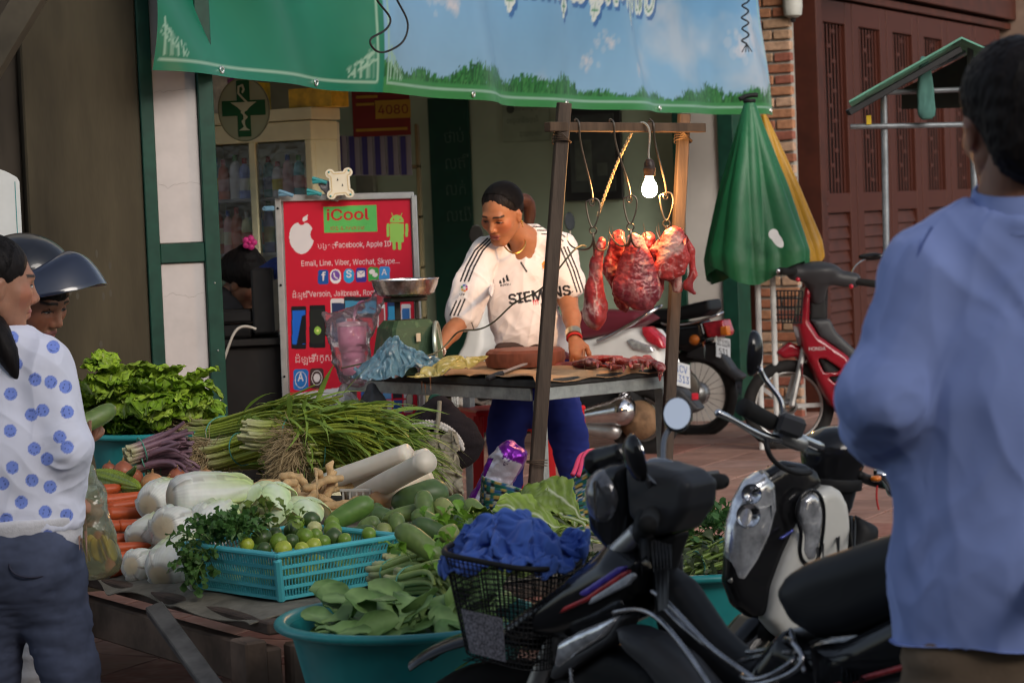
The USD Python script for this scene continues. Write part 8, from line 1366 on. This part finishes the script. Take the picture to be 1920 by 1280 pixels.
# round cross sign
rc = at(458, 206, 11.2); rs = T('pharmacy_sign', 'round grey sign with dark green cross, snake and bowl', 'sign', rc); RRr = np.stack([V(1, 0, 0), V(0, 0, 1), V(0, -1, 0)], 1); srr = 46 / (FPX / 11.2); srz = 57 / (FPX / 11.2)
oval = affinity.scale(Point(0, 0).buffer(1, 24), srr, srz); gcrs = mt('sign_green', (.008, .075, .035), .5)
rs.part('disc', ext(oval, .02, RRr, rc), mt('sign_grey', (.22, .28, .22), .6, var=.05), False); rs.part('edge', ext(oval.buffer(.006).difference(oval), .024, RRr, rc + V(0, .002, 0)), mt('sign_edge', (.14, .17, .12), .5), False)
crs = unary_union([sbox(-.030, -.125, .030, .135), sbox(-.1, -.028, .1, .042)]); rs.part('cross', ext(crs.intersection(oval.buffer(-.004)), .002, RRr, rc + V(0, -.0202, 0)), gcrs, False)
snk = LineString([(.005, -.085), (-.008, -.055), (.012, -.035), (-.010, -.012), (.014, .0), (.018, .03), (-.005, .055), (-.022, .075), (-.020, .105), (-.002, .112), (.004, .092), (-.002, .08)]).buffer(.0045); bowl = unary_union([Polygon([(-.060, .034), (.060, .034), (.030, .012), (.012, -.006), (-.012, -.006), (-.030, .012)]), sbox(-.003, -.09, .003, 0), Polygon([(-.026, -.096), (.026, -.096), (.004, -.08), (-.004, -.08)])])
rs.part('snake_and_bowl', ext(unary_union([snk, bowl]), .002, RRr, rc + V(0, -.0225, 0)), mt('sign_pale', (.33, .40, .33), .6), False); rs.part('hanger', tube([rc + V(0, .01, srz), rc + V(0, .01, 1.1)], .004, 5), mblk)
# red number sign and striped packets on the back wall, shelf right of the cabinet
RB = 14.2; rb0 = at(715, 212, RB); t = T('number_board', 'dark red board with yellow number inside the shop', 'sign', rb0); sB = FPX / RB; RF = np.stack([V(1, 0, 0), V(0, 0, 1), V(0, -1, 0)], 1)
t.part('board', rbox(rb0, (108 / sB, .02, 86 / sB), .003), mt('board_red', (.13, .012, .012), .5, var=.1), False); t.part('number_panel', rbox(at(737, 205, RB) + V(0, -.014, 0), (66 / sB, .006, 34 / sB), .001), mt('board_yellow', (.30, .19, .02), .5), False); t.part('number', place(kh('4080', .052, False), RF, at(708, 215, RB) + V(0, -.0185, 0)), mt('board_red'), False)
for y, w in ((243, 96), (182, 40), (196, 34)): t.part('yellow_line', rbox(at(668 + w / 2, y, RB) + V(0, -.013, 0), (w / sB, .004, .016), .001), mt('board_yellow'), False)
for i in range(6):
    c = at(640 + 24 * i, 292, RB + .02); t = T('striped_packet', f'white packet with dark blue stripe below the number board, {ORD[i]} from left', 'packet', c, 'striped packets under the number board'); t.part('pack', rbox(c, (23 / sB, .03, 74 / sB), .003), mt('packet_white', (.20, .20, .24), .6), False); t.part('stripe', rbox(c + V(-.01, -.018, 0), (10 / sB, .006, 72 / sB), .001), mt('packet_blue', (.03, .03, .14), .6), False)
ws = T('wall_shelf', 'dim shelf unit with small goods at the back of the shop', 'shelf', at(690, 500, RB + .3) * V(1, 1, 0))
for z in (1.75, 1.45, 1.15, .85): ws.part('shelf', rbox(V(at(690, 300, RB + .3)[0], RB + .3, z), (.62, .3, .02), .003), mt('shelf_tan', (.20, .17, .09), .6), False)
for x in (-.3, .3): ws.part('upright', rbox(V(at(690, 300, RB + .3)[0] + x, RB + .3, 1.0), (.02, .3, 2.0), .003), mt('shelf_tan'), False)
for i in range(14): c = V(at(690, 300, RB + .3)[0] - .26 + .08 * (i % 7), RB + .25, (1.16, 1.46)[i // 7]); thing('small_carton', f'small dim carton on the back shelf, {ORD[i % 7]} from left in the {["lower", "upper"][i // 7]} row', 'box', rbox(c + V(0, 0, .06), (.06, .06, .08 + .04 * ((i * 7) % 3)), .003), bm_s[(i * 3) % 10], False, 'cartons on the dim back shelf')
# desk with monitor, keyboard and cable
dD = 11.25; dx0, dx1 = at(398, 640, dD)[0], at(560, 640, dD)[0]; dz = at(450, 632, dD)[2]; dt = T('desk', 'black desk with dark front panel just inside the shop', 'desk', V((dx0 + dx1) / 2, dD, 0)); bwood = mt('black_wood', (.013, .012, .012), .6, var=.3)
dt.part('desktop', rbox(V((dx0 + dx1) / 2, dD, dz - .015), (dx1 - dx0 + .04, .5, .03), .004), bwood, False); dt.part('front_panel', rbox(V((dx0 + dx1) / 2, dD - .2, (dz - .03) / 2), (dx1 - dx0, .03, dz - .034), .004), bwood, False); dt.part('side_panel', rbox(V(dx0 + .02, dD, (dz - .03) / 2), (.03, .46, dz - .034), .004), bwood, False)
c = at(500, 580, dD - .05); mo = T('computer_monitor', 'dark computer monitor seen from its side on the desk', 'monitor', V(c[0], c[1], dz)); mo.part('screen', rbox(V(c[0], c[1], dz + .17), (.10, .34, .30), .01), mblk, 20); mo.part('stand', rbox(V(c[0], c[1], dz + .011), (.12, .2, .02), .004), mblk)
c = at(505, 512, dD - .05); thing('blue_rag', 'blue cloth draped over the dark monitor', 'cloth', folds(solid([Sl(at(490, 520, dD - .1), at(520, 506, dD - .1), .04, .05, V(.2, -.5, 1), .5), C(at(500, 512, dD + .02), at(522, 500, dD), .04)], .006, .02), .01, 3, (20, 20, 20)), mt('rag_blue', (.04, .07, .28), .9, var=.2), True)
for i, (x, y, lb) in enumerate(((435, 605, 'black printer like box on the desk, lower one'), (445, 592, 'flat black device on top of the desk box'))): c = at(x, y, dD - .1); thing('desk_device', lb, 'device', rbox(V(c[0], c[1], dz + .035 + .068 * i), (.20 - .04 * i, .2, .06), .012), mblk, 20)
thing('white_cable', 'white cable hanging down the black desk front', 'cable', tube([at(480, 617, dD - .24), at(445, 617, dD - .26), at(432, 640, dD - .27), at(415, 690, dD - .27), at(402, 740, dD - .27), at(404, 765, dD - .27)], .006, 8, 50), mt('cable_white', (.42, .40, .36), .5))

# ---- things on the porch wall
wo = F0 - IN * 0; 
def wallpt(px, py, off): r = ray(px, py); n = U; return EYE + r * (((F0 - U * off - EYE) @ n) / (r @ n))
WRt = np.stack([nrm(-IN), V(0, 0, 1), -U], 1)
def wrect(px0, py0, px1, py1, off, th): a, b = wallpt(px0, py1, off), wallpt(px1, py0, off); c = (a + b) / 2; w = abs((b - a) @ IN); return rbox(c, (w, b[2] - a[2], th), .003, WRt), c
m, c = wrect(826, 180, 878, 760, .075, .02); gsb = T('green_banner_strip', 'narrow dark green strip with pale lettering on the porch wall', 'sign', c); gsb.part('strip', m, mt('strip_green', (.006, .045, .028), .6), False)
for i, s in enumerate(('ថាប់', 'លើក', 'លក់', 'លើយ')): gsb.part('lettering', place(kh(s, .085), WRt, wallpt(832 + i * 1.4, 268 + 49 * i, .0865)), mt('strip_letter', (.10, .15, .12), .7), False)
m, c = wrect(944, 188, 1030, 268, .066, .006); po = T('notice_paper', 'faint pale green notice with dark text on the porch wall', 'notice', c); po.part('paper', m, mt('notice_paper', (.24, .30, .22), .7), False)
for i, (s, x, y) in enumerate((('សេវាកម្ម', 966, 204), ('ពេទ្យនិងថ្នាំ', 950, 228), ('ព្យាបាល', 974, 252))): po.part('lettering', place(kh(s, .036), WRt, wallpt(x, y + 4, .0695)), mt('notice_ink', (.07, .09, .075), .8), False)
po.part('emblem', ext(Point(0, 0).buffer(.03), .001, WRt, wallpt(957, 205, .0695)), mt('notice_ink'), False)
m, c = wrect(1062, 195, 1163, 378, .08, .03); pf = T('picture_frame', 'dark framed picture hanging on the porch wall behind the hooks', 'picture', c); pf.part('frame', m, mt('frame_black', (.012, .011, .010), .4), False)
m, c = wrect(1072, 212, 1150, 362, .0965, .003); pf.part('picture', m, mt('picture_dark', (.035, .04, .034), .35, var=.5, vs=5), False)
for r_ in ((1080, 262, 1108, 340), (1120, 305, 1138, 330)): m, c = wrect(*r_, .0995, .002); pf.part('picture_patch', m, mt('picture_grey', (.075, .09, .07), .4, var=.4, vs=9), False)

# ---- folded umbrellas
def folded(label, apex, foot, Rb, nf, seed, mat, hem=.06, sq=(1, 1), name='folded_umbrella'):
    apex, foot = np.asarray(apex), np.asarray(foot); F = frame(apex - foot, (0, 1, 0)); g = np.random.default_rng(seed); ph = g.uniform(0, 6, 4); t_ = T(name, label, 'umbrella', foot)
    def f(u, v):
        th = u * 2 * np.pi; r = Rb * (.07 + .93 * v ** .85) * (1 + (.34 * np.abs(np.sin(nf * .5 * th + ph[0] + .5 * v)) - .2 + .14 * np.abs(np.sin((nf + 1) * th + ph[1] - .6 * v)) + .05 * np.sin(2 * th + ph[2] + 2 * v)) * np.clip(v * 2, .2, 1)); r = r * (1 - .10 * np.clip(v - .9, 0, 1) * 10)
        h = v * np.linalg.norm(apex - foot) + hem * np.sin(3 * th + ph[3]) * v ** 4; return apex + (r * np.cos(th) * sq[0])[..., None] * F[:, 0] + (r * np.sin(th) * sq[1])[..., None] * F[:, 1] - h[..., None] * F[:, 2]
    t_.part('canopy', sheet(f, 150, 40)[0], mat, True); return t_, F
gnv = mt('green_vinyl', (.007, .110, .036), .5, var=.12, vs=6, bump=.35, bs=9, bd=.02, spec=.5)
ap, ft = at(1405, 186, 14.0), at(1420, 512, 14.0); um, Fu = folded('folded green umbrella standing by the porch corner', ap, ft, .285, 4, 4, gnv)
um.part('top_tie', cat(torus(ap + V(0, 0, -.01), .028, .012, (0, 0, 1), 16, 6), tube([ap + V(-.06, 0, .0), ap + V(0, 0, .02), ap + V(.05, 0, .02)], .014, 8, 10)), mblk, True)
for x0, x1 in ((1419, 1428), (1447, 1457)): a, b = at(x0, 470, 13.96), at(x1, 800, 13.96); b = b + (b - a) * (b[2] / (a[2] - b[2])); um.part('pole', tube([a, b], .017, 12, 2), mt('white_pole', (.55, .56, .55), .45, var=.15, vs=14), True)
wp = at(1457, 449, 13.62); um.part('white_print', ext(unary_union([affinity.rotate(affinity.scale(Point(0, 0).buffer(1), .026, .055), 35), Point(-.02, .03).buffer(.03)]), .002, np.stack([nrm(V(1, .25, 0)), V(0, 0, 1), nrm(V(.25, -1, 0))], 1), wp), mt('print_white', (.62, .62, .62), .5), False)
folded('folded yellow umbrella half hidden behind the green one', at(1432, 215, 14.35), at(1492, 490, 14.35), .17, 4, 9, mt('yellow_vinyl', (.38, .19, .009), .4, var=.15), .05)
# ---- metal stall frame with green roof, right
GD_ = 12.2; gt = T('stall_frame', 'steel pipe stall frame with green sheet roof at the right', 'stall', at(1740, 600, GD_) * V(1, 1, 0)); pipe = mt('grey_pipe', (.22, .24, .26), .5, .6, var=.3, vs=14)
pa, pb_ = at(1657, 178, GD_), at(1662, 480, GD_); pb_ = pb_ + (pb_ - pa) * (pb_[2] / (pa[2] - pb_[2])); gt.part('post', tube([pa, pb_], .017, 10, 2), pipe, True); gt.part('post', tube([at(1819, 90, GD_ + .1), V(at(1819, 90, GD_ + .1)[0], GD_ + .1, 0)], .017, 10, 2), pipe, True); gt.part('post', tube([at(2010, 178, GD_ - .2), V(at(2010, 90, GD_ - .2)[0], GD_ - .2, 0)], .017, 10, 2), pipe, True)
for a, b in (((1595, 238), (1905, 232)), ((1657, 174), (1905, 164)), ((1622, 190), (1810, 98))): gt.part('rail', tube([at(*a, GD_ - .02), at(*b, GD_ - .02)], .014, 10, 2), pipe, True)
r1, r2, r3 = at(1592, 192, GD_ - .35), at(1803, 72, GD_ - .25), at(1980, 150, GD_ - .4); bk3 = V(.25, 1.5, .03); corr = lambda a, b: thick(sheet(lambda u, v: a + (b - a) * u[..., None] + bk3 * v[..., None] + V(0, 0, 1) * (.010 * np.sin(v * 75))[..., None], 12, 80)[0], .004)
gt.part('roof_sheet', corr(r1, r2), mt('green_roof', (.12, .30, .21), .6, var=.25, vs=9), True, label='roof sheet on the left slope'); gt.part('roof_sheet', corr(r2, r3), mt('green_roof'), True)
gt.part('roof_beam', bar(r1 + V(0, .05, -.05), r2 + V(0, .05, -.05), .05, .03), mblk, False)
tq_ = [at(1690, 168, GD_ + .9), at(1830, 95, GD_ + .9), at(1930, 150, GD_ + .9), at(1930, 200, GD_ + .9), at(1690, 205, GD_ + .9)]
gt.part('dark_tarp', thick((np.array(tq_), np.array([[0, 1, 4], [1, 3, 4], [1, 2, 3]])), .006), mt('dark_tarp', (.03, .035, .033), .8, var=.3), False)
thing('teal_cloth', 'teal cloth hanging from the stall frame rail', 'cloth', folds(solid([Sl(at(1733, 115, GD_ - .1), at(1737, 205, GD_ - .1), .022, .045, V(0, 1, 0), .4)], .007), .010, 3, (25, 25, 4)), mt('teal_rag', (.06, .15, .13), .9, var=.2), True)
thing('yellow_tag', 'small yellow tag clipped to the stall frame rail', 'tag', rbox(at(1629, 225, GD_ - .04), (.024, .006, .045), .001), mt('tag_yellow', (.6, .42, .02), .5), False)

# ================================================================ UNDER AND AROUND THE MEAT TABLE
redpl = mt('red_plastic', (.50, .012, .014), .4, var=.06)
for i, (px, py, d, lb) in enumerate(((930, 790, 10.75, 'red plastic stool left of the vendor behind the table leg'), (1020, 800, 10.95, 'red plastic stool behind the wooden post'))):
    c = at(px, py, d) * V(1, 1, 0); hz = at(px, 768, d)[2]; t = T('plastic_stool', lb, 'stool', c); Rz = rot((0, 0, 1), 20 + 30 * i)
    t.part('seat', rbox(c + V(0, 0, hz), (.28, .28, .025), .008, Rz), redpl, 20); t.part('skirt', cat(*[rbox(c + Rz @ V(*o, hz - .045), s, .004, Rz) for o, s in (((0, .132), (.26, .008, .08)), ((0, -.132), (.26, .008, .08)), ((.132, 0), (.008, .255, .08)), ((-.132, 0), (.008, .255, .08)))]), redpl, False)
    for a in (-1, 1):
        for b in (-1, 1): t.part('leg', bar(c + Rz @ V(.125 * a, .125 * b, hz - .012), c + Rz @ V(.16 * a, .16 * b, 0), .05, .012, up=Rz @ V(a, b, 0)), redpl, False)
hD = 9.35; hg = T('hanging_garment', 'black knitted garment with white trim hanging under the table', 'clothing', at(835, 800, hD)); gm2 = mt('black_knit', (.010, .007, .009), .95, var=.2, bump=.5, bs=120)
hg.part('garment', folds(taubin(solid([(Sl(at(825, 765, hD), at(820, 800, hD), .05, .09, V(0, 1, 0), .5), .03), (Sl(at(800, 810, hD), at(855, 830, hD), .085, .10, V(0, 1, 0), .4), .04), (C(at(850, 800, hD), at(893, 835, hD), .06, .02), .04), (C(at(800, 790, hD), at(778, 818, hD), .05, .02), .03)], .007, .03), 3), .008, 5), gm2, True)
tp_ = [at(774, 800, hD - .06), at(790, 795, hD - .07), at(815, 795, hD - .075), at(838, 803, hD - .07), at(856, 818, hD - .065), at(868, 838, hD - .06)]; tz = spline(tp_, 42); hg.part('white_trim', cat(*[ball(p + V(0, 0, .006 * (-1) ** k), V(.008, .006, .010), 1) for k, p in enumerate(tz)]), mt('trim_white', (.42, .40, .38), .9)); hg.part('hanger', tube([at(806, 752, hD), at(820, 742, hD), at(835, 752, hD), at(820, 757, hD), at(806, 752, hD)], .007, 6, 30), mt('hanger_green', (.01, .05, .035), .5)); hg.part('strap', tube([at(824, 752, hD - .07), at(821, 790, hD - .09), at(817, 812, hD - .09)], .009, 8, 14), mt('beige_cotton', (.20, .18, .135), .95, var=.15, bump=.4, bs=150), True)
bq_ = at(826, 872, 9.15); thing('beige_cloth', 'beige crumpled cloth hanging in front of the black garment', 'cloth', thick(crumple(bq_, np.stack([V(1, 0, 0), V(0, .25, .97), V(0, -.97, .25)], 1), (.30, .46), (.15, .26), .05, 5, 40, 120, None, None, g=0, bend=.05), .002), mt('beige_cotton'), True)
fo_ = T('foil_bag', 'silver and purple foil bag standing beside the woven bag', 'bag', at(925, 930, 8.5))
fb = [(935, 836), (955, 828), (985, 850), (978, 870), (958, 905), (945, 945), (925, 968), (900, 975), (872, 955), (880, 935), (905, 895), (915, 868)]
Sd = Side(at(930, 900, 8.5), V(-1, .15, 0)); fm = folds(taubin(solid([(Sd.pl(fb, 0, .06, .05), .01)], .0065), 4), .008, 8, (16, 16, 16)); X, Y = proj(fm[0]); Fp = Print(860, 815, 1000, 985, 9, (186, 182, 196)); Fp.poly([(930, 830), (960, 822), (1000, 850), (985, 872), (946, 858)], (104, 24, 134)); Fp.poly([(860, 950), (915, 858), (926, 858), (893, 930), (876, 962)], (96, 22, 126)); Fp.poly([(960, 905), (985, 860), (990, 900)], (120, 90, 150))
Fp.text(939, 850, 'BAR', 8, (60, 30, 90), 20, 1); Fp.text(942, 861, 'DET', 8, (60, 30, 90), 20, 1); Fp.line([(917, 905), (934, 908), (905, 932), (924, 936)], 4.5, (120, 30, 140)); Fp.text(907, 945, 'EACH', 7, (70, 60, 100), -12, 1)
fo_.part('pouch', sub(fm), mt('foil_print', rough=.28, vc=True, metal=.55, var=.1, vs=18, bump=.5, bs=20, bd=.01), True, col=Fp.at(sub(fm)[0]))
# woven bag
wD = 8.1; wb_ = T('woven_bag', 'green plaid woven market bag with pink handles beside the table', 'bag', at(1050, 960, wD)); 
def wf_(u, v):
    th = u * 2 * np.pi; sx_, sy_ = .30 * (1 - .12 * v), .16 * (1 - .05 * v); k = 1 / (np.abs(np.cos(th)) ** 4 + np.abs(np.sin(th)) ** 4) ** .25; sag = .045 * np.sin(th * 2 + 1) * v ** 3 + .05 * np.cos(th) * v ** 2
    return wc0 + np.stack([sx_ * np.cos(th) * k, sy_ * np.sin(th) * k, .30 * v + sag - .05 * np.exp(-((np.cos(th) + .1) / .35) ** 2) * v ** 3], -1)
wc0 = at(1056, 1000, wD); wc0[2] = at(1056, 880, wD)[2] - .30; (wm, wu, wv) = sheet(wf_, 216, 76); wcell = np.floor(wu * 86).astype(int), np.floor(wv * 30).astype(int); palW = np.array([(.012, .10, .075), (.012, .10, .075), (.012, .012, .014), (.34, .24, .06), (.32, .33, .30), (.012, .085, .065), (.03, .10, .22)]); pat = (wcell[0] * 3 + wcell[1] * 5 + (wcell[0] // 4) * 2 + (wcell[1] // 3) * 3) % 7
band = ((wcell[1] > 9) & (wcell[1] < 17)); wcol = palW[pat]; wcol[band] = np.array([(.40, .25, .05), (.04, .11, .20), (.36, .33, .26), (.40, .25, .05), (.02, .09, .07), (.30, .08, .03), (.40, .25, .05)])[pat[band]]
cu, cv = (wu * 86) % 1 - .5, (wv * 30) % 1 - .5; up_ = ((wcell[0] + wcell[1]) % 2); wn = normals(*wm); wp_ = wm[0] + wn * (.0045 * np.where(up_ == 1, np.cos(cu * 3), np.cos(cv * 3)) * np.cos(cu * 2.6) * np.cos(cv * 2.6))[:, None]
wb_.part('woven_side', thick((wp_, wm[1]), .004), mt('woven_plastic', rough=.5, vc=True, var=.12, vs=40), True, col=np.vstack([wcol, wcol]))
wb_.part('bottom', lathe([(0, .0), (.15, .0), (.15, .006), (0, .006)], 24, wc0), mt('strip_green'))
pk = mt('pink_plastic_rope', (.62, .06, .14), .45)
for pth in ([(1073, 890), (1082, 868), (1092, 852), (1112, 850), (1126, 862), (1136, 880)], [(1084, 892), (1090, 870), (1100, 848), (1120, 846), (1140, 860)]): wb_.part('handle', tube([at(x, y, wD - .1 + .04 * k) for k, (x, y) in enumerate(pth)], .008, 8, 40), pk, True)
for k, (x, y) in enumerate(((648, 745), (700, 750))): thing('thin_plastic_bag', ['clear plastic bag hanging left below the table edge', 'dark twisted plastic bag hanging below the table edge'][k], 'plastic bag', folds(solid([C(at(x - 4, 726, 9.95), at(x, 760, 9.95), .014, .05), C(at(x, 760, 9.95), at(x + 6, 790, 9.95), .05, .03)], .007, .02), .008, k, (24, 24, 6)), film('clear_film2', (.6, .6, .62), .75, .15) if k == 0 else mt('dark_bag', (.06, .06, .065), .4), True)
# bags on the ground by the girl
for k, (x, y, d, r, lb) in enumerate(((50, 1235, 6.35, .10, 'white plastic bag of goods on the ground behind the girl\'s legs'), (45, 1160, 6.6, .12, 'tan sack standing behind the white bag'))):
    c = at(x, y, d); thing('ground_bag', lb, 'bag', folds(taubin(solid([C(c * V(1, 1, 0) + V(0, 0, r), c + V(0, 0, 0), r, r * .7), C(c, c + V(.02, 0, .1), r * .5, .02)], .009, .03), 3), .012, k), mt(['bag_white', 'sack_tan'][k], [(.42, .42, .44), (.22, .15, .09)][k], .5, var=.25, bump=.4), True)
